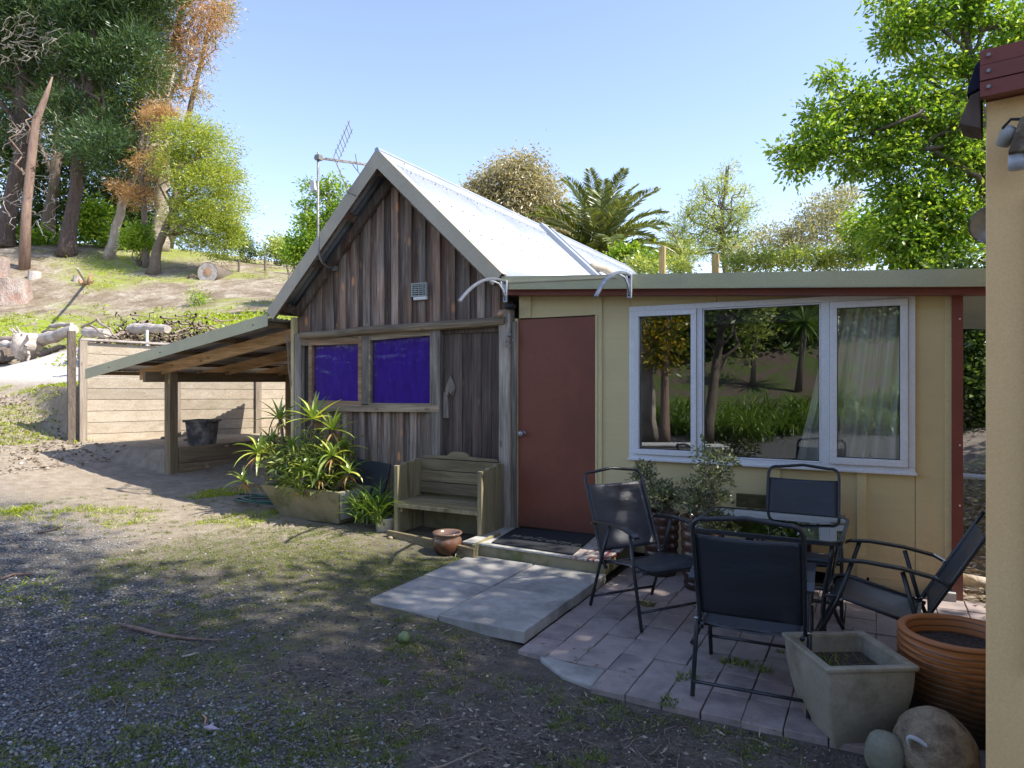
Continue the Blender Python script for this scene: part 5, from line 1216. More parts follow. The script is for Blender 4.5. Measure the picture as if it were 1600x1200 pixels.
pk = MB().prism([(onY(1150, 771, 5.72).x, 5.72, onY(1150, 771, 5.72).z), (b.x, 5.72, onY(1312, 783, 5.72).z), (b.x, 5.72, onY(1312, 803, 5.72).z), (onY(1150, 771, 5.72).x, 5.72, onY(1150, 792, 5.72).z)], (0, .035, 0)).build('mossy_plank', 'mossy_plank', None, bevel=.004)
tag(pk, 'mossy green plank resting along the cream wall behind the table', 'plank')
tr_ = thing('plank_trestle', 'dark low stand carrying the mossy plank by the wall', 'stand', ((a.x + b.x) / 2, 5.74, -.08))
for x in (a.x + .08, b.x - .25): box('leg', 'black', tr_, x, x + .05, 5.70, 5.78, -.08, onY(1250, 800, 5.72).z - .012)
bb = onY(1084, 782, 5.66); MB().box(bb.x - .045, bb.x + .045, 5.64, 5.70, -.06, fz(1084, 764, 5.66)).build('dark_crate_board', 'black', None)
tag(bpy.data.objects['dark_crate_board'], 'narrow black board standing behind the ribbed pots at the wall', 'board')
# grey square pot
qc = (-.112, 3.435); qa = R(31)
qp = thing('square_pot', 'large grey green glazed square planter with bowed sides in the foreground', 'plant pot', (qc[0], qc[1], -.09))
def qr(s, z, r=.012): return ring(s, z, qc, qa, r, s * 1.06)
rings_ = []
for f in np.linspace(0, 1, 9): rings_.append(qr(.235 + .150 * math.sin(f * math.pi / 2) ** .9, -.09 + .365 * f))
rings_ += [qr(.405, .278), qr(.408, .292), qr(.400, .297), qr(.345, .297), qr(.335, .285), qr(.32, .19)]
loft(rings_, True, False).build('pot', 'pot_grey', qp, bevel=.003)
loft([qr(.32, .20), qr(.322, .212)], True, True).build('soil', 'soil', qp)
mb = MB()
for k in range(170):
    q = rot2((random.uniform(-.14, .14), random.uniform(-.15, .15)), qa)
    if random.random() < .6 and q[0] > .02: continue
    v, fs = strap((qc[0] + q[0], qc[1] + q[1], .21), random.uniform(0, 6.3), random.uniform(.6, 1.5), random.uniform(.02, .06), .005, random.uniform(.3, 1.8), 3); mb.add(v, fs)
o = mb.build('weeds_in_pot', 'grass', None, stuff=True); tag(o, 'thin green weeds sprouting from the soil of the square planter', 'weeds')
# orange ribbed pot
oc = (.335, 3.66)
op = thing('ribbed_pot', 'big round orange brown ribbed pot beside the peach corner post', 'plant pot', (oc[0], oc[1], -.09))
pr = [(0, 0), (.175, 0)]
for k in range(85): f = k / 84; pr.append((.175 + .062 * math.sin(f * 1.75) ** .9 + .007 * abs(math.sin(f * 15 * math.pi)) ** .5, .004 + f * .43))
pr += [(.240, .452), (.244, .462), (.236, .470), (.212, .470), (.205, .462), (.20, .38)]
lm = MB().lathe(pr, (oc[0], oc[1], -.09), 48)
for i, v in enumerate(lm.v):   # the ribs wander a little
    a = math.atan2(v[1] - oc[1], v[0] - oc[0]); f = (v[2] + .09) / .47
    if .02 < f < .93: lm.v[i] = (v[0], v[1], v[2] + .006 * math.sin(a * 3 + f * 4) + .003 * math.sin(a * 7 + 1))
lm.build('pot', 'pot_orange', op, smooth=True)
MB().lathe([(0, .395), (.20, .395)], (oc[0], oc[1], -.09), 30).build('soil', 'soil', op)
def stone(name, mat, c, r, label, cat='stone', seed=0, n=3):
    me = bpy.data.meshes.new(name); import bmesh
    bm = bmesh.new(); bmesh.ops.create_icosphere(bm, subdivisions=n, radius=1)
    for v in bm.verts:
        p = v.co; k = 1 + .16 * (vnoise(p.x + p.z * .7 + seed, p.y - p.z * .5 + seed, .8) - .5) + .07 * (vnoise(p.x * 3 + seed, p.y * 3 + p.z * 2, .9) - .5)
        v.co = Vector((p.x * r[0], p.y * r[1], p.z * r[2])) * k
    bm.to_mesh(me); bm.free(); me.materials.append(M[mat]); me.polygons.foreach_set('use_smooth', [True] * len(me.polygons))
    o = bpy.data.objects.new(name, me); o.location = c; COL.objects.link(o); WM[o.name] = o.matrix_basis.copy()
    return tag(o, label, cat) if label else o
stone('river_stone', 'rock_green', (.035, 3.13, .0), (.078, .075, .10), 'smaller smooth greenish grey stone beside the big brown stone', seed=3)
stone('river_stone', 'rock', (.215, 3.21, .03), (.155, .15, .155), 'larger brown mottled rounded stone at the foot of the peach wall', seed=8, n=4)
sh = MB(); sp_ = []
for k in range(26):
    f = k / 25; a = f * 2.2 - .3; sp_.append((.215 + .10 * math.cos(a + 1.6), 3.075 + .012 * f, .015 + .10 * math.sin(a + .6)))
sh.tube(sp_, [.003 + .007 * math.sin(math.pi * k / 25) for k in range(26)], 6); o = sh.build('shell_piece', 'tub_white', None, smooth=True); tag(o, 'curved bluish shell fragment lying against the larger brown stone', 'shell')
wst = [(-.02, 3.6), (.12, 3.52)]
stone('river_stone', 'concrete', (.02, 2.93, -.08), (.045, .07, .025), 'flat pale chip of stone at the bottom edge by the stones', seed=5)

# ------------------------------------------------------------------ the near building at the right
nb_ = thing('neighbouring_building', 'peach rendered building corner with maroon roof edge close at the right', 'building', (2.0, 3.2, -.1))
BA = R(-9.6); BO = Vector((.332, 2.785, 0)); MBm = Matrix.Translation(BO) @ Matrix.Rotation(BA, 4, 'Z')
def nbox(name, mat, x0, x1, y0, y1, z0, z1, bevel=0, parent=None): return MB().box(x0, x1, y0, y1, z0, z1, MBm).build(name, mat, parent or nb_, bevel=bevel)
nbox('corner_post', 'near_wall', 0, .108, 0, .11, -.15, 2.445, .004)
nbox('wall', 'near_wall', .14, .5, .02, .12, -.15, .55); nbox('wall', 'near_wall', .11, .138, .03, .12, -.15, 2.445); nbox('wall', 'near_wall', .14, .5, .02, .12, 2.12, 2.445)
nbox('wall', 'near_wall', .50, 4.0, .02, .12, -.15, 2.445); nbox('wall', 'near_wall', .0, .10, .112, 2.5, -.15, 2.445); nbox('wall', 'near_wall', .0, 4.0, 2.5, 2.6, -.15, 2.445); nbox('wall', 'near_wall', 3.9, 4.0, .122, 2.498, -.15, 2.445)
wfr = MB(); 
for a_, b_, c_, d_ in ((.112, .50, .56, .62), (.112, .50, 2.05, 2.11)): wfr.box(a_, b_, -.03, .05, c_, d_, MBm)
wfr.box(.112, .165, -.028, .048, .62, 2.05, MBm); wfr.box(.45, .50, -.028, .048, .62, 2.05, MBm); wf2 = wfr.build('window_frame', 'upvc', nb_, bevel=.003)
MB().box(.16, .455, .0, .005, .615, 2.055, MBm).build('pane', 'pane', wf2); nbox('inner_wall', 'interior', .13, .52, .124, .14, .5, 2.15)
for k in range(3): nbox('fascia_board', 'maroon', -.012, 4.2, -.075 - .004 * (k % 2), -.045, 2.440 + k * .052, 2.440 + (k + 1) * .052 - .003)
nbox('soffit', 'maroon', .0, 4.1, -.045, .02, 2.447, 2.46)
nbox('roof', 'roofing', .02, 4.2, -.02, 2.8, 2.56, 2.59)
mb = MB()
for k in range(3):
    p = MBm @ Vector((.012, -.080, 2.466 + k * .052)); q2 = MBm @ Vector((.012, -.086, 2.466 + k * .052)); mb.tube([p, q2], .006, 10)
mb.build('screws', 'galv', nb_, stuff=True)
# canvas end of an awning at the fascia corner
aw = thing('rolled_awning', 'faded rolled canvas awning end hanging at the maroon fascia corner', 'awning', tuple(MBm @ Vector((-.06, .02, 2.3))))
def quadslab(name, mat, pts, th, par):
    v = [MBm @ Vector(p) for p in pts]; n = MBm.to_3x3() @ Vector((0, th, 0)); return MB().prism(v, n).build(name, mat, par, bevel=.004)
quadslab('canvas', 'awning_blue', [(-.014, -.02, 2.59), (-.028, -.02, 2.57), (-.050, -.02, 2.50), (-.052, -.02, 2.475), (-.04, -.02, 2.48), (-.014, -.02, 2.49)], .16, aw)
quadslab('canvas', 'awning', [(-.014, -.015, 2.485), (-.042, -.015, 2.475), (-.076, -.015, 2.385), (-.045, -.015, 2.37), (-.014, -.015, 2.355)], .15, aw)
# security light and dish lamp
sc = thing('security_light', 'dusty grey outdoor lamp on a bracket on the peach corner post', 'lamp', tuple(MBm @ Vector((.10, -.08, 2.1))))
mb = MB(); P_ = lambda x, y, z: MBm @ Vector((x, y, z))
mb.tube([P_(.048, -.055, 2.275), P_(.062, -.075, 2.300), P_(.078, -.085, 2.315)], [.020, .024, .018], 12); mb.build('lamp_head', 'concrete', sc, smooth=True)
mb = MB(); mb.prism([P_(.062, -.06, 2.230), P_(.15, -.06, 2.230), P_(.15, -.06, 2.350), P_(.095, -.06, 2.340)], MBm.to_3x3() @ Vector((0, -.05, 0))); mb.build('housing', 'rock', sc, bevel=.008)
mb = MB(); mb.tube([P_(.088, -.07, 2.230), P_(.088, -.07, 2.185)], .026, 12); mb.build('sensor', 'grey_plastic', sc, smooth=True)
mb = MB(); mb.tube([P_(.052, -.03, 2.300), P_(.05, -.045, 2.335), P_(.07, -.05, 2.355), P_(.10, -.045, 2.350)], .005, 6); mb.build('cable', 'black', sc, smooth=True)
dl = thing('dish_lamp', 'round metal dish lamp sticking out behind the peach corner post', 'lamp', tuple(P_(-.02, .18, 1.95)))
dcen = P_(.004, .16, 2.06); mb = MB(); nn_ = 24; ax = (MBm.to_3x3() @ Vector((-.25, -1, -.1))).normalized(); u_ = ax.orthogonal().normalized(); w_ = ax.cross(u_)
vs = []; prf = [(.001, .05), (.02, .045), (.05, .025), (.062, .0), (.066, -.004), (.060, .002), (.04, .02), (.001, .035)]
for r0, h0 in prf:
    for k in range(nn_): a = 2 * math.pi * k / nn_; vs.append(dcen - ax * h0 + (u_ * math.cos(a) + w_ * math.sin(a)) * r0)
mb.add(vs, [(i * nn_ + k, i * nn_ + (k + 1) % nn_, (i + 1) * nn_ + (k + 1) % nn_, (i + 1) * nn_ + k) for i in range(len(prf) - 1) for k in range(nn_)]); mb.build('reflector', 'steel', dl, smooth=True)
MB().tube([dcen - ax * .04, P_(.05, .20, 2.05)], .008, 6).build('arm', 'galv', dl)

# ------------------------------------------------------------------ aerial mast, chime, small things on the cottage
an = thing('aerial_mast', 'bent steel mast with television aerial beside the gable', 'aerial', tuple(onY(520, 418, 5.78)))
m0 = onY(497, 238, 5.45); yy = 5.45
pts = [onY(520, 419, 5.80), onY(512, 417, 5.66), onY(503, 409, 5.50), onY(498, 395, 5.45), onY(497, 375, 5.45), m0]
MB().tube(pts, .0125, 8).build('mast', 'galv', an, smooth=True)
p = onY(521, 419, 5.79); MB().box(p.x - .035, p.x + .035, 5.795, 5.822, p.z - .025, p.z + .025).build('wall_bracket', 'galv', an)
b0 = onY(491, 246, 5.45); bdir = Vector((.80, .55, .0)).normalized(); bdir.z = -.10
MB().beam(b0, b0 + bdir * 1.05, .022, .022).build('boom', 'driftwood', an)
sd_ = bdir.cross(Vector((0, 0, 1))).normalized(); upv = Vector((0, 0, 1))
for k in range(8):
    c = b0 + bdir * (.36 + .085 * k); L_ = .15 - .006 * k; dd = (sd_ * .9 + upv * .35 * (1 if k % 2 else -1)).normalized()
    MB().tube([c - dd * L_, c + dd * L_], .004, 5).build('element', 'galv', an)
rc = b0 + bdir * .22
for s in (1, -1):
    mb = MB()
    for k in range(7):
        c = rc + (upv * s * .85 - bdir * -.35).normalized() * (.06 + .055 * k); mb.tube([c - sd_ * .19, c + sd_ * .19], .003, 5)
    for e_ in (-.12, .12): mb.tube([rc + sd_ * e_, rc + sd_ * e_ + (upv * s * .85 + bdir * .35).normalized() * .42], .004, 5)
    mb.build('reflector', 'brush', an)
MB().tube([b0 + bdir * .40 - upv * .02, b0 + bdir * .50 - upv * .14, onY(541, 300, 5.5), onY(556, 306, 5.54)], .004, 5).build('cable', 'black', an, smooth=True)
MB().box(m0.x - .03, m0.x + .03, 5.43, 5.49, onY(497, 250, 5.45).z, onY(497, 242, 5.45).z).build('clamp', 'galv', an)
wp = onY(489, 289, 5.42); mb = MB(); mb.prism([(wp.x - .035, 5.41, wp.z + .07), (wp.x + .02, 5.41, wp.z + .05), (wp.x + .04, 5.41, wp.z - .06), (wp.x - .02, 5.41, wp.z - .075), (wp.x - .035, 5.41, wp.z - .02)], (0, .04, 0)); mb.build('antenna_panel', 'white', an, bevel=.006)
cb = MB().tube([onY(521, 425, 5.81), onY(521, 470, 5.815), onY(523, 505, 5.80), onY(531, 525, 5.76), onY(560, 528, 5.74)], .004, 5).build('wall_cable', 'black', an, smooth=True)
wc = thing('wind_chime', 'small grey bell wind chime hanging from the corner post', 'wind chime', tuple(onY(796, 520, 5.70)))
def P5(px, py): return onY(px, py, 5.70)
MB().tube([P5(795, 490), P5(795, 512)], .002, 4).build('cord', 'white', wc)
c = P5(796, 524); MB().lathe([(.004, .045), (.014, .04), (.02, .01), (.028, -.01), (.026, -.01), (.016, .01)], tuple(c), 16).build('bell', 'galv', wc, smooth=True)
for px, py in ((790.5, 534), (796, 531), (801.5, 532), (791, 540), (797.5, 540)):
    c = P5(px, py); m_ = MB().lathe([(.0, .014), (.006, .012), (.010, -.012), (.008, -.012)], tuple(c), 10); m_.tube([c + Vector((0, 0, .012)), P5(796, 526)], .001, 3); m_.build('small_bell', 'galv', wc, smooth=True)
c = P5(784, 491); sh_ = MB().tube([c + Vector((-.035, 0, .01)), c + Vector((-.01, -.02, -.005)), c + Vector((.02, -.02, .01)), c + Vector((.035, 0, .03))], [.012, .028, .026, .010], 10).build('hanging_shell', 'cutwood', None, smooth=True)
tag(sh_, 'pink and white shell shaped ornament at the top of the corner post', 'ornament')
lp = MB(); c = onY(797, 478, 5.72); lp.lathe([(0, .03), (.05, .02), (.06, -.015), (.04, -.03), (0, -.035)], tuple(c), 16); o = lp.build('dark_lamp', 'black', None, smooth=True); tag(o, 'small round dark lamp under the first awning bracket', 'lamp')

# ------------------------------------------------------------------ trees on the hill at the left
def lobes(lst, d, fl=1.0, dd=0.0):
    """crown lobes given as (px, py, radius in px) at distance d"""
    out = []
    for k, e in enumerate(lst):
        px, py, r = e[:3]; D_ = d + (e[3] if len(e) > 3 else 0); c = atD(px, py, D_); m = r * D_ / FPX; out.append((tuple(c), (m, m, m * fl)))
    return out
def path_at(lst, d): return [tuple(atD(px, py, d)) for px, py in lst]
LP = dict(L=.26, W=.035, per=30, csize=.55)
def fp(per, csize, L, W, **k): d = dict(per=per, csize=csize, L=L, W=W); d.update(k); return d
def rooted(lst, d):
    p = path_at(lst, d); z = hz(p[0][0], p[0][1]); p[0] = (p[0][0], p[0][1], z - .1); return p
def T(name, label, d, trunk, radii, lob, mats, nclump, fpar, **k):
    p = rooted(trunk, d); per = fpar.pop('per'); cs = fpar.pop('csize'); L = fpar.pop('L'); W = fpar.pop('W')
    return make_tree(name, label, p[0], p, radii, lobes(lob, d), mats, (nclump, per, cs, L, W), fpar, **k)
GH = 'trees on the hilltop'
T('pine_tree', 'tall dark pine with thick fluted trunk on the hilltop, biggest crown of the grove', 35, [(103, 388), (112, 330), (118, 290), (130, 200), (137, 147), (148, 40), (155, -60)], [.40, .33, .30, .28, .25, .18, .10],
  [(128, 48, 46), (205, 30, 46, 1), (165, 95, 42), (105, 172, 36), (178, 192, 36), (165, 232, 38, -1), (70, 25, 44, 1), (215, 80, 34), (125, 115, 34, 1), (150, -20, 60), (215, -30, 55), (190, 255, 28), (100, 215, 24)], ('bark_dark', 'leaf_pine'), 460, fp(120, .95, .32, .05, shell=.35, up=.35, flat=.45), limbs=16, twigs=120, group=GH, limb_from=.3)
T('pine_tree', 'dark pine at the far left edge with a broad reddish trunk', 36, [(6, 382), (16, 320), (30, 250), (38, 205), (30, 90), (20, -50)], [.46, .38, .35, .32, .26, .14],
  [(20, 60, 44), (-10, 120, 40), (50, -20, 50), (10, 200, 30), (0, 0, 60), (-30, 60, 50), (55, 90, 26)], ('bark_dark', 'leaf_pine'), 330, fp(110, .95, .32, .05, shell=.3, up=.3, flat=.45), limbs=8, twigs=70, group=GH)
T('grey_trunk_tree', 'slim grey trunked tree standing between the snag and the big pine', 40, [(73, 378), (80, 320), (88, 240), (95, 120), (100, 0)], [.36, .30, .26, .2, .1],
  [(70, 60, 40), (100, 90, 36), (60, 140, 32), (95, -10, 50)], ('bark_mid', 'leaf_dark'), 300, fp(26, .8, .24, .06, shell=.3), limbs=10, twigs=40, group=GH)
T('leaning_pale_tree', 'pale blotchy trunk leaning right between the big pine and the rusty tree', 35, [(172, 391), (180, 358), (196, 312), (212, 262), (224, 200), (230, 150)], [.26, .22, .20, .17, .12, .08],
  [(228, 150, 30), (210, 190, 24), (240, 110, 28)], ('bark_pale', 'leaf_dark'), 150, fp(24, .7, .24, .05, shell=.2), limbs=8, twigs=30, group=GH)
T('rusty_gum_tree', 'tall pale trunked tree with rusty orange dying foliage against the sky', 38, [(248, 396), (252, 330), (256, 250), (258, 160), (268, 80), (285, 10), (290, -30)], [.40, .36, .32, .28, .22, .14, .07],
  [(300, 22, 34), (322, 30, 26), (290, 62, 32), (262, 95, 34), (310, 85, 20), (275, 130, 24), (245, 60, 30), (285, -15, 36), (330, 5, 24), (262, 180, 26, -3), (230, 192, 20, -3), (225, 230, 18, -2)], ('bark_pale', 'leaf_orange'), 420, fp(22, .75, .26, .045, shell=.15, up=-.1, flat=.7), limbs=26, twigs=170, group=GH, limb_from=.4)
T('gum_sapling', 'grey green wispy top growing behind the rusty dying tree', 41, [(262, 396), (290, 200), (330, 30), (340, 5)], [.22, .18, .08, .04],
  [(345, 28, 22), (360, 18, 10), (335, 60, 18), (320, 110, 16), (350, 5, 16), (310, 150, 18)], ('bark_mid', 'leaf_euc'), 110, fp(20, .6, .22, .05, shell=.1), limbs=10, twigs=50, group=GH)
T('wattle_tree', 'rounded yellow green wattle with dark leaning trunk at the right of the grove', 33, [(238, 408), (248, 382), (258, 358), (280, 312), (300, 260), (318, 220)], [.26, .20, .18, .15, .10, .06],
  [(300, 222, 36), (335, 235, 34), (352, 285, 30), (352, 330, 30), (318, 300, 44), (330, 355, 34), (282, 260, 34), (275, 215, 24), (288, 340, 26), (362, 365, 20), (310, 200, 22), (340, 385, 22), (300, 378, 20)], ('bark_mid', 'leaf_wattle'), 440, fp(100, .66, .17, .036, shell=.45, up=.25, flat=.38, droop=.2), limbs=18, twigs=80, group=GH)
T('rusty_conifer', 'low rusty orange dead needled branches spraying left of the yellow green wattle', 34, [(230, 398), (226, 340), (222, 280), (235, 190)], [.16, .14, .10, .05],
  [(240, 185, 22), (262, 180, 18), (205, 300, 18), (180, 288, 10), (222, 312, 20), (232, 248, 20), (250, 275, 16), (215, 265, 14)], ('bark_mid', 'leaf_orange'), 210, fp(26, .5, .22, .03, shell=.1, flat=.4), limbs=14, twigs=90, group=GH)
# snag
p = rooted([(38, 386), (41, 330), (50, 240), (56, 190), (72, 150), (82, 120)], 32.5)
sn = thing('dead_snag', 'tall broken dead trunk with no crown standing before the left pines', 'dead tree', p[0]); mb = MB(); mb.tube(p, [.26, .21, .20, .18, .12, .03], 10); mb.build('trunk', 'bark_snag', sn, smooth=True)
for a, b in (((50, 240), (36, 170)), ((44, 290), (18, 190)), ((56, 190), (60, 175)), ((46, 270), (60, 250))): mb = MB(); branch(mb, atD(*a, 32.5), atD(*b, 32.3), .06, .015, 6, .1); mb.build('dead_branch', 'bark_snag', sn, smooth=True)
# grey dead twiggery in the upper left, undergrowth
mb = MB()
for k in range(190):
    px = random.uniform(0, 90); py = random.uniform(20, 90) if k < 100 else random.uniform(180, 350); a = atD(px, py, 34 + random.uniform(-1, 2)); branch(mb, a, a + Vector((random.uniform(-1.6, 1.6), random.uniform(-.5, .5), random.uniform(-.9, .7))), .022, .005, 4, .12, 4)
o = mb.build('dead_twigs', 'driftwood', None, smooth=True, stuff=True); tag(o, 'tangle of bare grey twigs among the left hilltop trees', 'twigs')
wd = None
for nm, lab, lst, d, mat_, n in (('undergrowth', 'dark shaded undergrowth and woodland behind the hilltop trunks', [(20, 340, 44), (70, 345, 40), (130, 330, 46), (200, 340, 40), (250, 350, 34), (60, 270, 50), (130, 260, 46), (190, 300, 34), (20, 240, 40), (230, 290, 34), (100, 160, 50), (40, 140, 50), (170, 160, 50), (10, 60, 40), (90, 60, 60), (180, 60, 50), (230, 130, 40), (230, 220, 36), (40, 10, 60), (140, 0, 60), (215, 20, 44), (0, 200, 50), (255, 260, 26)], 42, 'leaf_dark', 2600),
                                 ('undergrowth', 'sunlit leafy saplings growing at the foot of the hilltop trunks', [(60, 372, 14), (25, 372, 12), (140, 355, 22), (100, 372, 10), (190, 370, 14), (160, 372, 12), (150, 330, 16)], 37, 'leaf_bright', 200)):
    (V_, F_), C = foliage(lobes(lst, d), n, 24, .9 if n > 300 else .6, .26, .12, .1, .2, .1); o = make_obj(nm, V_, F_, mat_, None); o['kind'] = 'stuff'; tag(o, lab, 'undergrowth')
def bush(name, label, lst, d, mat_, n, per=26, cs=.4, L=.16, W=.07, cat='bush', group=None, shell=.4):
    lb = lobes(lst, d); c = lb[0][0]; t = thing(name, label, cat, (c[0], c[1], hz(c[0], c[1])), group); (V_, F_), C = foliage(lb, n, per, cs, L, W, shell, .3, .1); make_obj('foliage', V_, F_, mat_, t)
    mb = MB()
    for k in range(10): branch(mb, (c[0], c[1], hz(c[0], c[1]) - .1), tuple(C[random.randrange(len(C))]), .03, .008, 4, .1, 5)
    mb.build('stems', 'bark_mid', t, smooth=True); return t
bush('green_bush', 'bright green round bush at the foot of the leaning wattle trunk', [(218, 372, 16), (205, 380, 10), (232, 380, 10), (222, 358, 10)], 34, 'leaf_bright', 130)
bush('hilltop_shrub', 'blue green shrub on the skyline left of the aerial mast', [(436, 386, 15), (424, 396, 10), (450, 394, 14)], 38, 'leaf_pale', 80, cs=.5, L=.2)
bush('hilltop_shrub', 'low scrub on the skyline just right of the wattle', [(382, 385, 14), (392, 396, 8), (372, 375, 12)], 38, 'leaf_dark', 70)
bush('hillside_shrub', 'yellow green leafy shrub behind the left barge of the gable roof', [(470, 385, 18), (485, 360, 18), (460, 402, 12), (500, 380, 18)], 26, 'leaf_bright', 160, L=.14)
T('young_gum_tree', 'light green airy young tree rising behind the aerial mast', 23, [(505, 440), (508, 380), (512, 320), (515, 280)], [.10, .08, .05, .02],
  [(505, 300, 16), (530, 330, 18), (480, 320, 12), (520, 280, 10), (500, 350, 20), (535, 300, 10), (475, 345, 10), (540, 360, 14), (512, 385, 22), (483, 290, 7), (545, 320, 8)], ('bark_pale', 'leaf_bright'), 330, fp(16, .32, .15, .05, shell=.1, up=0), limbs=16, twigs=110)
bush('hillside_sapling', 'small leafy sapling on the dirt slope above the shelter roof', [(310, 468, 12), (312, 485, 9), (306, 455, 6)], 27, 'leaf_bright', 34, per=14, cs=.3, L=.13, W=.05)

# stump, logs, brush and fence posts on the hill
sc_ = rooted([(20, 424)], 28.5)[0]
st = thing('tree_stump', 'big sawn tree stump with red cut top at the left edge of the hill', 'tree stump', sc_)
mb = MB(); n = 26; prof = [(.78, -.2), (.72, .15), (.62, .5), (.60, .95)]
vs = []
for r0, h0 in prof:
    for k in range(n): a = 2 * math.pi * k / n; rr = r0 * (1 + .10 * math.sin(a * 5 + 1) + .06 * math.sin(a * 9 + h0 * 2)); vs.append((sc_[0] + rr * math.cos(a), sc_[1] + rr * math.sin(a), sc_[2] + h0))
mb.add(vs, [(i * n + k, i * n + (k + 1) % n, (i + 1) * n + (k + 1) % n, (i + 1) * n + k) for i in range(3) for k in range(n)]); mb.build('bark', 'stump_bark', st, smooth=True)
MB().add([(v[0] * .999 + sc_[0] * .001, v[1], v[2] + .0) for v in vs[-n:]], [tuple(range(n))]).build('cut_face', 'cutwood', st)
for px, py, r0, h0, lab, ml in ((54, 392, .26, .38, 'small pale sawn stump with pink cut beside the big stump', 'driftwood'), (122, 395, .2, .3, 'little pale stump in front of the big pine trunk', 'driftwood'), (3, 405, .3, .9, 'part of a dark stump cut off by the left picture edge', 'stump_bark')):
    q = rooted([(px, py)], 31.5)[0]; t = thing('tree_stump', lab, 'tree stump', q); MB().tube([(q[0], q[1], q[2] - .1), (q[0], q[1], q[2] + h0)], [r0 * 1.15, r0], 12).build('bark', ml, t, smooth=False); MB().tube([(q[0], q[1], q[2] + h0), (q[0], q[1], q[2] + h0 + .02)], r0 * .95, 12).build('cut_face', 'cutwood', t)
q = rooted([(134, 404)], 31)[0]; t = thing('orange_stub', 'torn orange root stub with a pale broken stem on the hill', 'tree stump', q)
mb = MB()
for k in range(9): a = k * .8; branch(mb, (q[0], q[1], q[2] - .05), (q[0] + .35 * math.cos(a), q[1] + .3 * math.sin(a), q[2] + random.uniform(.15, .6)), .12, .03, 3, .1)
mb.build('root', 'cutwood', t, smooth=True); MB().tube([(q[0], q[1], q[2] + .15), tuple(onZ(121, 420, q[2] - .7))], [.07, .04], 8).build('stem', 'driftwood', t, smooth=True)
la_ = Vector(rooted([(324, 412)], 32)[0]) + Vector((0, 0, .50)); lb_ = la_ + Vector((-1.1, 2.6, .0)); 
lg = thing('felled_log', 'large felled hollow log lying end-on under the wattle', 'log', (la_.x, la_.y, la_.z - .5)); ldir = (la_ - lb_).normalized()
MB().tube([lb_, lb_.lerp(la_, .5), la_], [.40, .46, .50], 18, cap=False).build('bark', 'bark_mid', lg, smooth=True)
MB().tube([la_ - ldir * .02, la_ - ldir * .005], .485, 18).build('cut_face', 'driftwood', lg); MB().tube([la_ + Vector((.02, 0, .05)) - ldir * .006, la_ + Vector((.02, 0, .05)) + ldir * .004], .20, 9).build('hollow', 'cutwood', lg)
tt_ = la_ + Vector((-.9, -.1, -.2)); MB().tube([tt_ + Vector((-1.4, .6, .0)), tt_], [.08, .22], 10).build('side_limb', 'bark_dark', lg, smooth=True)
for px, py, h0, lab in ((373, 412, .7, 'short weathered fence post nearest the felled log'), (414, 417, .9, 'upright weathered fence post on the hilltop grass'), (453, 424, 1.0, 'leaning fence post closest to the cottage roof edge')):
    q = rooted([(px, py)], 34)[0]; o = MB().tube([(q[0], q[1], q[2] - .1), (q[0] + (-.35 if px == 453 else .02), q[1], q[2] + h0)], .06, 7).build('fence_post', 'bark_mid', None); tag(o, lab, 'post', 'fence posts along the hilltop')
# pile of logs beside the drive
def log(a, b, r0, r1, mat_, lab, group='logs piled beside the drive'):
    a = Vector(a); b = Vector(b); mb = MB(); n = 6; pts = [a.lerp(b, k / n) + Vector((0, 0, random.gauss(0, .02))) for k in range(n + 1)]
    mb.tube(pts, [(r0 + (r1 - r0) * k / n) * random.uniform(.92, 1.08) for k in range(n + 1)], 12); o = mb.build('log', mat_, None, smooth=False); return tag(o, lab, 'log', group)
def onG(px, py, d, up=0): p = atD(px, py, d); return Vector((p.x, p.y, hz(p.x, p.y) + up))
log(onG(60, 545, 20.6, .55), onG(116, 545, 19.2, .50), .20, .13, 'driftwood', 'bleached trunk joined to the root ball reaching behind the wall post')
log(onG(-10, 530, 21.5, .45), onG(28, 530, 20.8, .55), .15, .12, 'driftwood', 'pale log sloping up at the left edge beside the root ball')
log(onG(-10, 545, 21.0, .25), onG(12, 545, 20.4, .30), .24, .22, 'bark_mid', 'thick brown log low at the left picture edge')
log(onG(45, 525, 22, .55), onG(112, 525, 21.2, .5), .12, .10, 'driftwood', 'long thin bleached log lying behind the root ball')
log(onG(70, 520, 22.5, .55), onG(108, 520, 21.6, .60), .10, .09, 'bark_mid', 'short brown log on top behind the root ball')
log(onG(5, 548, 21.8, .55), onG(52, 540, 21.3, .62), .13, .10, 'brush', 'thin brown log wedged left of the root ball')
log(onG(62, 552, 20.0, .12), onG(100, 553, 19.4, .10), .09, .07, 'bark_mid', 'small dark log on the ground in front of the bleached trunk')
log(onG(80, 512, 22.6, .75), onG(112, 506, 22.0, .78), .08, .06, 'driftwood', 'topmost thin pale log behind the wall post')
rbp = onG(40, 545, 20.2, .50)
rb = stone('root_ball', 'driftwood', tuple(rbp), (.36, .36, .40), 'knotted pale root ball of an upturned tree beside the drive', 'tree root', seed=4, n=4)
for v in rb.data.vertices:
    k = 1 + .35 * (vnoise(v.co.x * 6 + 3, v.co.z * 6 + v.co.y * 3, .9) - .4); v.co *= k
mb = MB()
for k in range(14): a = k * .45; d3 = Vector((math.cos(a) * .6, random.uniform(-.4, -.1), math.sin(a) * .7)); branch(mb, rbp + d3 * .4, rbp + d3 * random.uniform(.6, 1.0), .07, .02, 3, .1)
o = mb.build('root', 'driftwood', rb, smooth=True); 
mb = MB()
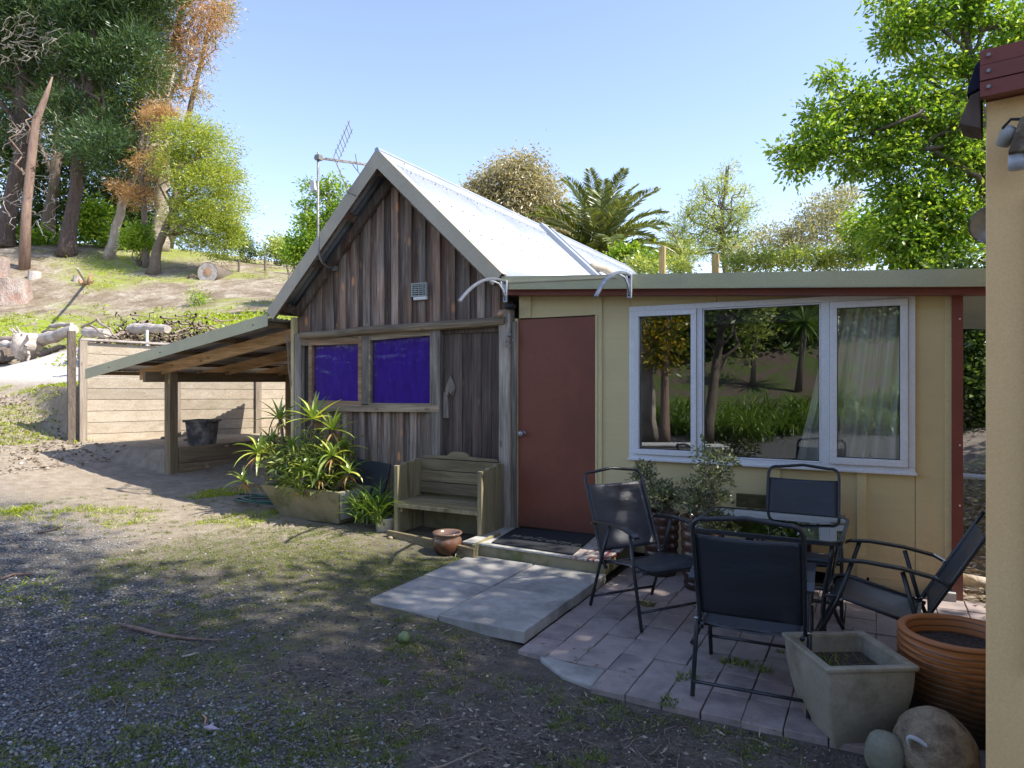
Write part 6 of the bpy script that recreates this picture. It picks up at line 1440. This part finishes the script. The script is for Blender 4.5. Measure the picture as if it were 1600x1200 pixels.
for k in range(420):
    px = random.uniform(124, 335); d = random.uniform(16.3, 19); p = onG(px, 530, d, random.uniform(0, .72 if px > 175 else .4)); a = random.uniform(-.5, .5) + 2.3; L_ = random.uniform(.4, 1.3)
    branch(mb, p, p + Vector((math.cos(a) * L_, math.sin(a) * L_, random.uniform(-.25, .22))), random.uniform(.012, .04), .008, 3, .05, 5)
o = mb.build('brush_heap', 'brush', None, smooth=True, stuff=True); tag(o, 'heap of dry sticks and brushwood behind the plank retaining wall', 'brushwood')
for a, b, lab in (((205, 530), (262, 516), 'bleached log in the brush heap just behind the wall top'), ((135, 522), (168, 520), 'pale log lying at the left end of the brush heap')):
    log(onG(*a, 17.0, .75), onG(*b, 16.2, .85), .13, .10, 'driftwood', lab, 'pale logs in the brush heap')
mb = MB()
for a, b in (((128, 512), (151, 500)), ((151, 498), (186, 530)), ((140, 508), (180, 528))): branch(mb, atD(*a, 15.5), atD(*b, 15.3), .03, .015, 4, .03)
o = mb.build('bare_branches', 'brush', None, smooth=True); o['kind'] = 'stuff'; tag(o, 'crossed bare branches sticking up behind the plank wall post', 'branches')

# ------------------------------------------------------------------ trees behind the house
T('eucalypt_tree', 'large rounded brown grey gum tree beyond the iron roof ridge', 46, [(806, 470), (805, 380), (800, 330), (812, 280)], [.5, .4, .3, .12],
  [(810, 290, 40), (775, 292, 32), (845, 305, 34), (760, 325, 28), (878, 345, 26), (800, 262, 22), (828, 262, 22), (815, 330, 44), (860, 375, 34), (745, 300, 20), (880, 390, 24), (780, 350, 34)], ('bark_pale', 'leaf_euc'), 1300, fp(26, .75, .28, .085, shell=.5, up=-.25, flat=.8, droop=.2), limbs=20, twigs=110)
pc = atD(936, 402, 21); pt_ = thing('palm_tree', 'date palm with arching feathery fronds behind the iron roof', 'palm tree', (pc.x, pc.y, hz(pc.x, pc.y)))
MB().tube([(pc.x, pc.y, hz(pc.x, pc.y) - .1), (pc.x, pc.y, pc.z - .5), (pc.x, pc.y, pc.z)], [.36, .32, .26], 14).build('trunk', 'bark_mid', pt_, smooth=True)
def frond(c, az, el, L, bend, nl=46, ll=.40, mat_='leaf_palm'):
    h = Vector((math.cos(az), math.sin(az), 0)); p = Vector(c); e = el; pts = [p.copy()]; dirs = []
    for i in range(14):
        d = h * math.cos(e) + Vector((0, 0, math.sin(e))); p = p + d * (L / 14); pts.append(p.copy()); dirs.append(d); e -= bend / 14 * (.3 + 1.4 * i / 14)
    mb = MB(); mb.tube(pts, [.028 - .024 * i / 14 for i in range(15)], 5, cap=False)
    P = []; D = []; LL = []
    s = Vector((-h.y, h.x, 0))
    for k in range(nl):
        f = .12 + .88 * k / nl; x = f * 14; i = min(13, int(x)); q = pts[i].lerp(pts[i + 1], x - i); d = dirs[i]; up = s.cross(d).normalized()
        if up.z < 0: up = -up
        for sg in (-1, 1): P.append(q); D.append(d * .75 + s * sg * .85 + up * random.uniform(.1, .45)); LL.append(ll * (math.sin(math.pi * min(.98, f * .85 + .12)) ** .6) * random.uniform(.85, 1.1))
    v, f = leaves_np(np.array(P), np.array(D), np.array(LL), np.full(len(P), .055), .2, .12)
    mb.add(v.tolist(), f.tolist()); return mb.build('frond', mat_, pt_)
for k in range(42):
    f = k / 41; az = k * 2.399; el = 1.45 - 1.35 * f + random.uniform(-.1, .1); frond((pc.x, pc.y, pc.z), az, el, random.uniform(2.35, 2.85) * (1 - .05 * f), .65 + 1.05 * f, 74, .56)
for k in range(10): frond((pc.x, pc.y, pc.z - .25), k * .63, -.3, random.uniform(1.2, 1.6), 1.2, 24, .3, 'palm_dead')
T('feathery_wattle', 'feathery blue green and yellow young tree behind the middle of the long fascia', 25, [(1150, 470), (1132, 400), (1128, 350), (1135, 260)], [.14, .10, .07, .02],
  [(1138, 265, 14), (1128, 295, 20), (1095, 315, 20), (1160, 300, 14), (1075, 340, 20), (1110, 345, 24), (1150, 340, 24), (1175, 325, 12), (1060, 370, 22), (1100, 385, 26), (1045, 400, 16), (1140, 385, 26), (1170, 370, 16), (1100, 290, 10)], ('bark_mid', 'leaf_pale'), 620, fp(18, .34, .16, .028, shell=.1, up=.1, flat=.6), limbs=30, twigs=160)
T('feathery_wattle', 'small lower twin of the feathery tree leaning behind the timber posts', 24, [(1085, 470), (1075, 420), (1050, 360)], [.08, .05, .02],
  [(1050, 385, 18), (1035, 350, 10), (1075, 395, 18), (1020, 400, 14), (1060, 410, 18)], ('bark_mid', 'leaf_pale'), 150, fp(16, .32, .15, .028, shell=.1), limbs=10, twigs=50)
bush('silver_bush', 'pale silvery tall shrub above the right half of the fascia', [(1310, 320, 28), (1270, 335, 26), (1250, 370, 30), (1300, 360, 34), (1200, 370, 22), (1225, 390, 28), (1165, 400, 18), (1330, 300, 16)], 17.5, 'leaf_silver', 520, per=20, cs=.26, L=.09, W=.035, cat='shrub', shell=.2)
bush('hedge_shrub', 'low green and brown hedge shrub showing along the fascia top behind the posts', [(1195, 408, 16), (1240, 408, 18), (1150, 412, 14), (1290, 405, 20), (1000, 415, 12), (1340, 400, 20), (1060, 418, 14)], 14.5, 'leaf_pale', 420, per=20, cs=.24, L=.09, W=.035, cat='shrub', shell=.2)
bush('green_bush', 'fresh green bush growing low beside the palm', [(1005, 405, 14), (985, 395, 14), (1020, 412, 12), (965, 400, 12)], 18.5, 'leaf_bright', 120, per=18, cs=.25, L=.11)
pa, pb = atD(1035, 386, 12.0), atD(1035, 440, 12.0)
box('garden_post', 'yellow_post', None, pa.x - .05, pa.x + .05, pa.y - .05, pa.y + .05, hz(pa.x, pa.y) - .1, pa.z); tag(bpy.data.objects['garden_post'], 'taller yellowish timber post above the fascia nearest the palm', 'post')
pa = atD(1118, 397, 12.6); o = box('garden_post', 'yellow_post', None, pa.x - .06, pa.x + .06, pa.y - .05, pa.y + .05, hz(pa.x, pa.y) - .1, pa.z); tag(o, 'shorter pale timber post above the fascia under the feathery tree', 'post')
T('leafy_tree', 'big bright green leafy tree filling the upper right behind the house', 12.6, [(1600, 600), (1575, 420), (1540, 300), (1530, 180), (1510, 60), (1500, -60)], [.22, .17, .14, .11, .08, .04],
  [(1345, 168, 44), (1292, 218, 40), (1262, 240, 26), (1300, 120, 20), (1275, 175, 22), (1400, 170, 44), (1470, 185, 50), (1437, 30, 46), (1510, 20, 46), (1398, 55, 30), (1490, 240, 50), (1418, 310, 50), (1490, 330, 52), (1340, 250, 34), (1240, 268, 22), (1400, 375, 46), (1470, 395, 46), (1550, 120, 50), (1390, 240, 40), (1440, 110, 30), (1580, 250, 60), (1600, 60, 60), (1520, -50, 60), (1350, 350, 30, 2), (1430, 420, 44), (1390, 0, 24), (1500, 100, 24), (1225, 235, 12)], ('bark_mid', 'leaf_bright'), 2400, fp(22, .25, .105, .05, shell=.2, up=-.05, flat=.6, droop=.12), limbs=26, twigs=330, limb_from=.25)
bush('alley_shrub', 'dark leafy shrub at the end of the passage right of the house', [(1520, 500, 34), (1545, 560, 40), (1510, 600, 34), (1530, 650, 30), (1500, 540, 40), (1540, 460, 30), (1480, 600, 40), (1560, 640, 40), (1520, 690, 26), (1500, 440, 36), (1525, 720, 22), (1545, 690, 26), (1490, 480, 30)], 11.0, 'leaf_dark', 900, per=22, cs=.26, L=.10, W=.05, cat='shrub', shell=.1)
pp = MB().tube([tuple(atD(1500, 746, 8.9)), tuple(atD(1600, 754, 8.5))], .06, 12).build('drain_pipe', 'grey_plastic', None, smooth=True); tag(pp, 'grey plastic drain pipe crossing the passage right of the house', 'pipe')
pk2 = MB().tube([tuple(onZ(1500, 905, .0)), tuple(onZ(1560, 912, .0))], [.05, .03], 8).build('fallen_wood', 'driftwood', None, smooth=True); tag(pk2, 'bleached piece of wood lying in the passage litter', 'wood')

# ------------------------------------------------------------------ tall garden trees out of view at the right: crowns shaped and placed to shade the yard
SH = 'tall shade trees beyond the neighbouring building'
def shade_tree(label, base, blobs, n, per=26):
    p = [(base[0], base[1], hz(base[0], base[1]) - .1), (base[0] - .2, base[1], 3), (base[0] - .6, base[1] - .1, 6), (base[0] - 1.0, base[1] - .2, 8.5)]
    make_tree('shade_tree', label, p[0], p, [.28, .22, .16, .08], blobs, ('bark_mid', 'leaf_dark'), (n, per, .55, .15, .075), dict(shell=.1, up=.0, flat=.6), limbs=14, twigs=60, group=SH)
shade_tree('shade tree nearest the neighbouring building, right of the view', (7.4, 5.6), [((4.73, 5.00, 6.00), (2.2, 1.1, 1.1)), ((5.96, 4.90, 7.40), (2.2, 1.4, 1.2)), ((3.29, 4.95, 7.20), (1.3, .75, .8)), ((4.66, 4.60, 4.90), (1.3, .9, .7))], 640)
shade_tree('broad shade tree right of the view, behind the peach wall', (6.8, 2.6), [((3.22, 3.20, 8.60), (3.4, 1.35, .9)), ((5.42, 3.40, 8.60), (2.4, 1.4, 1.1)), ((6.6, 2.40, 8.20), (2.2, 1.6, 1.2)), ((3.6, 2.2, 8.3), (2.6, .9, .9))], 760)
shade_tree('tall spreading shade tree right of and above the viewpoint', (4.9, 1.0), [((-0.25, 3.45, 9.20), (2.4, 1.2, .8)), ((.4, 2.2, 9.0), (2.6, 1.2, .9)), ((3.1, 1.9, 8.4), (1.6, 1.0, .9))], 640)

shade_tree('unseen shade tree added to darken the passage, behind the neighbouring building', (6.6, 9.6), [((4.3, 9.0, 4.4), (2.0, 1.5, 1.6)), ((3.4, 7.6, 3.2), (1.1, .9, .8)), ((5.5, 10.6, 5.2), (2, 1.8, 1.6)), ((3.6, 11, 3.6), (1.3, 1.3, 1.3))], 620)  # out of view, added to keep the sun off the passage

# ------------------------------------------------------------------ the garden behind the viewpoint, seen in the window glass
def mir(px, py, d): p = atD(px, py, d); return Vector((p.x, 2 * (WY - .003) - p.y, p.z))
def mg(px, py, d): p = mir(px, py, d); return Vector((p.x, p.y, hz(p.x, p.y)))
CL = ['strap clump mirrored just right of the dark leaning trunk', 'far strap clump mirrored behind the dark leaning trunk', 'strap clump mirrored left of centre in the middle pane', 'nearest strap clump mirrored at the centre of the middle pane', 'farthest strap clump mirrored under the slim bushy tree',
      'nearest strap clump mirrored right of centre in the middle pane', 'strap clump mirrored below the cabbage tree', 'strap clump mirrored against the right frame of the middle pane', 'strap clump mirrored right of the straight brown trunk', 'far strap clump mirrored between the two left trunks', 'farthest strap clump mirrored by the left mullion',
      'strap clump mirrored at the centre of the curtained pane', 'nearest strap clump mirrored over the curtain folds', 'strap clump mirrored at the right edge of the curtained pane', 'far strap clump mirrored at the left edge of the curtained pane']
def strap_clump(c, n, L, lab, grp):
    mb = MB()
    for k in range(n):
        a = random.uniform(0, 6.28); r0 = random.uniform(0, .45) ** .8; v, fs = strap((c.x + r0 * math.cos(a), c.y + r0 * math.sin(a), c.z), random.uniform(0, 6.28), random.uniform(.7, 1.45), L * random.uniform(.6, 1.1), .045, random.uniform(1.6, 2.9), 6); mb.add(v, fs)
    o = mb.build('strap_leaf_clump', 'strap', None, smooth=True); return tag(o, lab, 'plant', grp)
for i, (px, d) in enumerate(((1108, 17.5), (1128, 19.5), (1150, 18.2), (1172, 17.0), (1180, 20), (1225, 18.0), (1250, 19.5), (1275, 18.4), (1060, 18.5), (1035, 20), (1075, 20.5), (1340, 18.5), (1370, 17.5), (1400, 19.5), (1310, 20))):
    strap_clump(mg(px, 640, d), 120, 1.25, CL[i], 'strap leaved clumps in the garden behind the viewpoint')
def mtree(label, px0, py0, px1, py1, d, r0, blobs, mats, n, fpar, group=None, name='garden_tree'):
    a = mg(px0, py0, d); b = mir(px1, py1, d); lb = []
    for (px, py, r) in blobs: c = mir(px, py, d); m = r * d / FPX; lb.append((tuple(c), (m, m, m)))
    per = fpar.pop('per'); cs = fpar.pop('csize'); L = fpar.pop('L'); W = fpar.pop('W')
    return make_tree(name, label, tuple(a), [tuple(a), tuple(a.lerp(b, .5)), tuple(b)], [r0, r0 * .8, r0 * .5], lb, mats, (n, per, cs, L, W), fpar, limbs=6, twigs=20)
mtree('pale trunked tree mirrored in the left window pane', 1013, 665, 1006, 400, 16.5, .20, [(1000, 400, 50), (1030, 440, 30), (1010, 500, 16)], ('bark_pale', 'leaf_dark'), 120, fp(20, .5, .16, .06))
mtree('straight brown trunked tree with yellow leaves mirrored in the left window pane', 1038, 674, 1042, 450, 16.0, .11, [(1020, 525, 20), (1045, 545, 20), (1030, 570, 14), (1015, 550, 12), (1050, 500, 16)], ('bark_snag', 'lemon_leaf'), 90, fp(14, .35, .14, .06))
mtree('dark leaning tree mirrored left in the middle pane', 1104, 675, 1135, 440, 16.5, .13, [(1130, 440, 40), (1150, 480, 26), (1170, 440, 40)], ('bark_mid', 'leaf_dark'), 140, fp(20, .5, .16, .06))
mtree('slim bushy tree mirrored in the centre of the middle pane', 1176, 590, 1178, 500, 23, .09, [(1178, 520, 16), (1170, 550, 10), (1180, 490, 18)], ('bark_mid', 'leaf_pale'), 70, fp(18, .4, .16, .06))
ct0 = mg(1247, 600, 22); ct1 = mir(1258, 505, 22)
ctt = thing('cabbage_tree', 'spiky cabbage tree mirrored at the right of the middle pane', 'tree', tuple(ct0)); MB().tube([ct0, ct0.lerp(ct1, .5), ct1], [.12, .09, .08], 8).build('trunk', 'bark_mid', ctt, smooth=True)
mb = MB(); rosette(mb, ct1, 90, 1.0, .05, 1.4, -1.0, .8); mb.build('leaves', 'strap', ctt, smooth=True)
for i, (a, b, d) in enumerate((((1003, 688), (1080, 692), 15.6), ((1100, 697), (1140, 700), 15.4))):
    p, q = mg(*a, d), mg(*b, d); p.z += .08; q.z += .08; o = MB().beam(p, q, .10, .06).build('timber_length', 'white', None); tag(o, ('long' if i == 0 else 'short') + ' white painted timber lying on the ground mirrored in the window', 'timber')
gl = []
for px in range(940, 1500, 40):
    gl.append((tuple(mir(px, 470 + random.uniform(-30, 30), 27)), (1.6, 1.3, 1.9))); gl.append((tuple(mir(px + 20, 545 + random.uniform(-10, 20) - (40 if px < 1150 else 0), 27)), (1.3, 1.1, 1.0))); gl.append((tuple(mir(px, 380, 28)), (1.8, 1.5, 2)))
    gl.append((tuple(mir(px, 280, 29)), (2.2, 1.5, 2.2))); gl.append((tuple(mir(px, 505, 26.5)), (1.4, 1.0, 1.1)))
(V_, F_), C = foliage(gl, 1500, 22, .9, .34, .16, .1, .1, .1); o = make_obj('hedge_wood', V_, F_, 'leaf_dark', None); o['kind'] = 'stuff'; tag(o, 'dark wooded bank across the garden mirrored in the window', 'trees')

# ------------------------------------------------------------------ what lies on the ground
def scatter_px(n, x0, x1, y0, y1, keep=None):
    """points on the near ground, spread evenly over the picture area they show in"""
    px = rng.uniform(x0, x1, n); py = rng.uniform(y0, y1, n); r = (px - 800) / FPX; u = (597 - py) / FPX; dx = -S_ + C_ * r; dy = C_ + S_ * r; t = -ZC / u
    for _ in range(3): x = dx * t; y = dy * t; z = height(x, y, False); t = (z - ZC) / u
    x = dx * t; y = dy * t
    return x, y
def clear(x, y):
    ok = ~((x > -3.12) & (x < -1.82) & (y > 3.6) & (y < 5.9)); ok &= ~((x > -1.86) & (y > 3.24) & (y < 5.9)); ok &= (y < 5.7) | (x < -6.1) | (x > .6); ok &= ~((np.abs(x + 5.24) < .5) & (np.abs(y - 5.42) < .22)); return ok
def samp(mask_pts, x, y): return None
# gravel stones
x, y = scatter_px(26000, -60, 620, 815, 1230); s_ = sstep(-.6, .8, line_side(x, y, ga, gb) + (fnoise(x, y, 1.6, 4) - .5) * 3.2) * sstep(4.3, 3.2, y + (fnoise(x, y, 1.6, 4) - .5) * 2)
ok = (rng.random(len(x)) < s_ * .9 + .05) & clear(x, y); x = x[ok]; y = y[ok]; n = len(x); z = height(x, y)
sz = .0035 + .008 * rng.random(n) ** 2.5; oct_ = np.array([(1, 0, 0), (-1, 0, 0), (0, 1, 0), (0, -1, 0), (0, 0, 1), (0, 0, -1)], float)
V_ = oct_[None] * (1 + .5 * (rng.random((n, 6, 1)) - .5)) * sz[:, None, None] * np.array([1.2, 1, .75]); a = rng.random(n) * 6.28; ca, sa2 = np.cos(a)[:, None], np.sin(a)[:, None]
V_ = np.stack([V_[..., 0] * ca - V_[..., 1] * sa2, V_[..., 0] * sa2 + V_[..., 1] * ca, V_[..., 2]], -1) + np.stack([x, y, z + sz * .35], -1)[:, None]
tri = np.array([(0, 2, 4), (2, 1, 4), (1, 3, 4), (3, 0, 4), (2, 0, 5), (1, 2, 5), (3, 1, 5), (0, 3, 5)]); F_ = (tri[None] + 6 * np.arange(n)[:, None, None]).reshape(-1, 3)
def stonemat():
    m, t, o = newmat('gravel_stones'); g = t.nodes.new('ShaderNodeNewGeometry'); c = ramp(t, g.outputs['Random Per Island'], [(0, (.095, .10, .105)), (.6, (.165, .17, .175)), (.93, (.26, .265, .27)), (.995, (.50, .50, .48))]); principled(t, o, c, .8); return m
M['stones'] = stonemat()
o = make_obj('gravel', V_.reshape(-1, 3), F_, 'stones', None); o['kind'] = 'stuff'; tag(o, 'blue grey gravel spread over the left foreground', 'gravel')
# crumbs of earth, bark and small stone over the rest of the yard
x, y = scatter_px(22000, 120, 1340, 850, 1230); ok = clear(x, y) & (fnoise(x + 3, y, .5, 4) + .3 * (rng.random(len(x)) - .5) > .46) & (x < .5); x = x[ok]; y = y[ok]; n = len(x); z = height(x, y)
sz = .0025 + .0075 * rng.random(n) ** 3; V_ = oct_[None] * (1 + .6 * (rng.random((n, 6, 1)) - .5)) * sz[:, None, None] * np.array([1.3, 1, .7]); a = rng.random(n) * 6.28; ca, sa2 = np.cos(a)[:, None], np.sin(a)[:, None]
V_ = np.stack([V_[..., 0] * ca - V_[..., 1] * sa2, V_[..., 0] * sa2 + V_[..., 1] * ca, V_[..., 2]], -1) + np.stack([x, y, z + sz * .3], -1)[:, None]
F_ = (tri[None] + 6 * np.arange(n)[:, None, None]).reshape(-1, 3)
def crumbmat():
    m, t, o = newmat('earth_crumbs'); g = t.nodes.new('ShaderNodeNewGeometry'); c = ramp(t, g.outputs['Random Per Island'], [(0, (.03, .026, .022)), (.55, (.10, .088, .078)), (.90, (.17, .15, .13)), (.995, (.36, .33, .30))]); principled(t, o, c, .9); return m
M['crumbs'] = crumbmat()
o = make_obj('earth_crumbs', V_.reshape(-1, 3), F_, 'crumbs', None); o['kind'] = 'stuff'; tag(o, 'crumbs of dark earth and small stones over the middle of the yard', 'soil')
# grass tufts and low weeds
def tufts(name, label, x, y, per, hgt, wid, spread, mat_, z=None):
    n = len(x); z = height(x, y) if z is None else z; i = np.repeat(np.arange(n), per); m = n * per; sc = (.5 + rng.random(n) ** 1.5)[i]
    P = np.stack([x, y, z], -1)[i] + rng.normal(size=(m, 3)) * np.array([1, 1, 0]) * (spread * sc)[:, None]
    D = rng.normal(size=(m, 3)) * np.array([.55, .55, .1]) + np.array([0, 0, .75]); v, f = leaves_np(P, D, hgt * sc * (.5 + rng.random(m)), wid * (.7 + .6 * rng.random(m)), .2, .15)
    o = make_obj(name, v, f, mat_, None); o['kind'] = 'stuff'; return tag(o, label, 'grass')
x, y = scatter_px(3600, -60, 1300, 745, 1230); ok = clear(x, y) & (fnoise(x + 13, y, .8, 4) > .50) & (rng.random(len(x)) < np.where(x > -.4, .3, 1)); x = x[ok]; y = y[ok]
tufts('grass_tufts', 'small green grass tufts dotted over the yard earth', x, y, 22, .028, .0035, .020, 'grass')
x, y = scatter_px(5200, 150, 760, 815, 960); ok = clear(x, y) & (fnoise(x + 40, y, 1.3, 5) + .25 * np.exp(-((x - mc.x) ** 2 + (y - mc.y) ** 2 * 2)) > .55); x = x[ok]; y = y[ok]
keep_ = x > -5.6; x = x[keep_]; y = y[keep_]
tufts('mossy_grass', 'short mossy grass on the sunlit earth before the planter', x, y, 12, .014, .004, .022, 'grass')
x, y = scatter_px(3800, -40, 460, 612, 800); ok = clear(x, y) & (fnoise(x + 5, y, 1.2, 4) > .55); x = x[ok]; y = y[ok]
tufts('yard_weeds', 'yellow green weeds on the sunlit bank and yard at the left', x, y, 14, .035, .008, .05, 'hillgrass')
x = rng.uniform(-17, -10.9, 5200); y = rng.uniform(4.0, 8.2, 5200); ok = fnoise(x + 5, y, .9, 4) > .47; x = x[ok]; y = y[ok]
tufts('bank_weeds', 'weeds and clods on the earth bank left of the plank wall', x, y, 10, .045, .012, .06, 'hillgrass')
x = rng.uniform(-14.5, -9.5, 3500); y = rng.uniform(3.6, 7.6, 3500); ok = (x < -11.2) | (y < 6.2); x = x[ok]; y = y[ok]; n = len(x); D = rng.normal(size=(n, 3)) * np.array([1, 1, .3]); v, f = leaves_np(np.stack([x, y, height(x, y) + .01], -1), D, .03 + .08 * rng.random(n) ** 2, .02 + .03 * rng.random(n), .2)
o = make_obj('bank_litter', v, f, 'drygrass', None); o['kind'] = 'stuff'; tag(o, 'bark and leaf litter on the bank by the end of the plank wall', 'leaf litter')
jx = []; jy = []
for k in range(46): i, j = random.randrange(-2, 9), random.randrange(-1, 8); f = random.random(); jx.append(x00 + i * pw - .004 if random.random() < .6 else x00 + (i + f) * pw); jy.append(y00 + (j + f) * pd if jx[-1] == x00 + i * pw - .004 else y00 + j * pd)
tufts('paver_weeds', 'little weeds growing in the joints of the patio pavers', np.array(jx), np.array(jy), 9, .02, .006, .012, 'grass', np.full(len(jx), -.07))
for px, py in ((1170, 1045), (1145, 1038), (1212, 1010)): pass
xx = np.array([onZ(px, py, -.06).x for px, py in ((1163, 1040), (1188, 1048), (1140, 1035), (1218, 1018), (1075, 1062), (1048, 1098), (828, 988), (1010, 945))]); yy2 = np.array([onZ(px, py, -.06).y for px, py in ((1163, 1040), (1188, 1048), (1140, 1035), (1218, 1018), (1075, 1062), (1048, 1098), (828, 988), (1010, 945))])
tufts('patio_weeds', 'larger green weed clumps rooted between the front pavers', xx, yy2, 40, .05, .010, .03, 'grass', np.full(len(xx), -.07))
# hillside weeds
px = rng.uniform(-40, 470, 9000); py = rng.uniform(395, 520, 9000); idx = rng.integers(0, len(gxx), 260000)
w_ = (strip * .9 + hillgreen * .8 + .03)[idx] * (gyy[idx] > 10) * (gxx[idx] < -4) * hill[idx]; vis = rng.random(len(idx)) < w_ ; sel = idx[vis]
# the grid is sparse far away: spread the chosen places over their cells
sel = rng.permutation(np.repeat(sel, 8))[:26000]; xh = gxx[sel] + rng.normal(size=len(sel)) * .6; yh = gyy[sel] + rng.normal(size=len(sel)) * .6
tufts('hill_weeds', 'bright yellow green weeds and grass patches over the dirt hillside', xh, yh, 9, .11, .05, .16, 'hillgrass')
# dead leaves, bark shreds, twigs
x, y = scatter_px(17000, -60, 1340, 770, 1230); ok = (clear(x, y) | (rng.random(len(x)) < .05)) & (fnoise(x - 30, y, .8, 5) + rng.random(len(x)) * .35 > .60) & (x < .4); x = x[ok]; y = y[ok]; n = len(x)
zz = height(x, y); onp = (x > -1.86) & (y > 3.24); zz = np.where(onp, -.058, zz); ons = (x > -3.1) & (x < -1.84) & (y > 3.64) & (y < 5.08); zz = np.where(ons, .008, zz)
D = rng.normal(size=(n, 3)) * np.array([1, 1, .12]); v, f = leaves_np(np.stack([x, y, zz + .006], -1), D, .010 + .055 * rng.random(n) ** 4, .003 + .013 * rng.random(n) ** 3, .12)
o = make_obj('leaf_litter', v, f, 'drygrass', None); o['kind'] = 'stuff'; tag(o, 'dead leaves and bark shreds scattered over the yard', 'leaf litter')
x, y = rng.uniform(.5, 2.2, 5000), rng.uniform(5.2, 11, 5000); D = rng.normal(size=(5000, 3)) * np.array([1, 1, .25]); v, f = leaves_np(np.stack([x, y, height(x, y) + .01], -1), D, .04 + .08 * rng.random(5000), .012 + .02 * rng.random(5000), .15)
o = make_obj('passage_litter', v, f, 'drygrass', None); o['kind'] = 'stuff'; tag(o, 'thick leaf and twig litter in the passage beside the house', 'leaf litter')
mb = MB()
for k in range(230):
    px = random.uniform(0, 1250); py = random.uniform(830, 1200); p = onZ(px, py, 0); 
    if not clear(np.array([p.x]), np.array([p.y]))[0]: continue
    a = random.uniform(0, 6.28); L_ = random.uniform(.05, .22); q = p + Vector((math.cos(a) * L_, math.sin(a) * L_, 0)); p.z = hz(p.x, p.y) + .008; q.z = hz(q.x, q.y) + .010; branch(mb, p, q, random.uniform(.0012, .0028), .001, 4, .08, 4)
o = mb.build('twigs', 'brush', None, stuff=True); tag(o, 'thin dry twigs lying across the yard', 'twigs')
def gpt(px, py, up=.015):
    p = onZ(px, py, 0); return Vector((p.x, p.y, hz(p.x, p.y) + up))
def stick(pts, rs, mat_, lab, name='fallen_stick'): o = MB().tube([gpt(*p) for p in pts], rs, 7).build(name, mat_, None, smooth=True); return tag(o, lab, 'stick')
stick([(190, 979), (215, 986), (250, 995), (290, 999), (350, 1004)], [.012, .014, .011, .009, .004], 'bark_snag', 'long reddish brown fallen stick lying across the middle foreground')
stick([(284, 1028), (298, 1025), (311, 1020)], [.005, .006, .003], 'driftwood', 'short pale grey stick just below the long brown stick')
stick([(0, 918), (22, 910), (50, 909)], [.008, .010, .006], 'bark_snag', 'reddish bark strip at the left edge of the gravel')
stick([(60, 853), (85, 848), (100, 842)], [.008, .008, .004], 'bark_mid', 'dark thin stick on the sunlit earth left of the gravel')
stick([(600, 1198), (690, 1178), (760, 1150)], [.005, .004, .002], 'brush', 'thin curved twig at the bottom middle of the yard')
gb_ = gpt(632, 998, .03); stone('green_ball', 'leaf_dark', tuple(gb_), (.036, .036, .036), 'round green ball like fruit on the earth before the slabs', 'ball', seed=20)
for nm, mt_ in (('ballgreen', (0.10, 0.15, 0.05)),):
    M['ballgreen'] = surf('ball_skin', (0.10, 0.15, 0.055), (0.17, 0.22, 0.09), 30, rough=.5); bpy.data.objects['green_ball'].data.materials[0] = M['ballgreen']
M['pink'] = surf('pinkish_scrap', (0.38, 0.30, 0.38), (0.50, 0.42, 0.48), 10, rough=.6)
o = MB().tube([gpt(318, 1133, .01), gpt(328, 1136, .02), gpt(343, 1137, .012)], [.004, .014, .003], 6).build('bark_scrap', 'pink', None, smooth=True); tag(o, 'curled pinkish scrap on the gravel near the bottom', 'scrap')
o = MB().tube([gpt(316, 1118, .01), gpt(322, 1124, .015), gpt(319, 1133, .01)], [.003, .005, .003], 6).build('bark_scrap', 'cutwood', None, smooth=True); tag(o, 'small reddish curled bark touching the pinkish scrap', 'scrap')
# chips of rubble along the slab edge and by the shelter post
for k, (px, py, r0) in enumerate(((940, 905, .03), (900, 935, .02), (860, 965, .022), (255, 740, .05), (290, 745, .04), (610, 845, .03))):
    p = gpt(px, py, 0); stone('pebble', 'concrete' if k < 3 else 'rock', (p.x, p.y, p.z + r0 * .3), (r0, r0 * .8, r0 * .6), ('pale chip at the slab edge', 'pale chip at the slab edge', 'pale chip at the slab edge', 'stone at the foot of the front shelter post', 'stone right of the front shelter post', 'stone at the left end of the timber edging')[k], 'stone', seed=k * 3, n=2)
    if k < 3: bpy.data.objects[-1] if False else None
chl = iter(('nearest the step, under the lone chair', 'midway along the edge', 'closest to the front corner'))
for o in sorted(list(bpy.data.objects), key=lambda q: q.name):
    if o.name.startswith('pebble') and o.get('label') == 'pale chip at the slab edge': o['label'] = 'small concrete chip beside the slabs, ' + next(chl); o['group'] = 'concrete chips along the slabs'
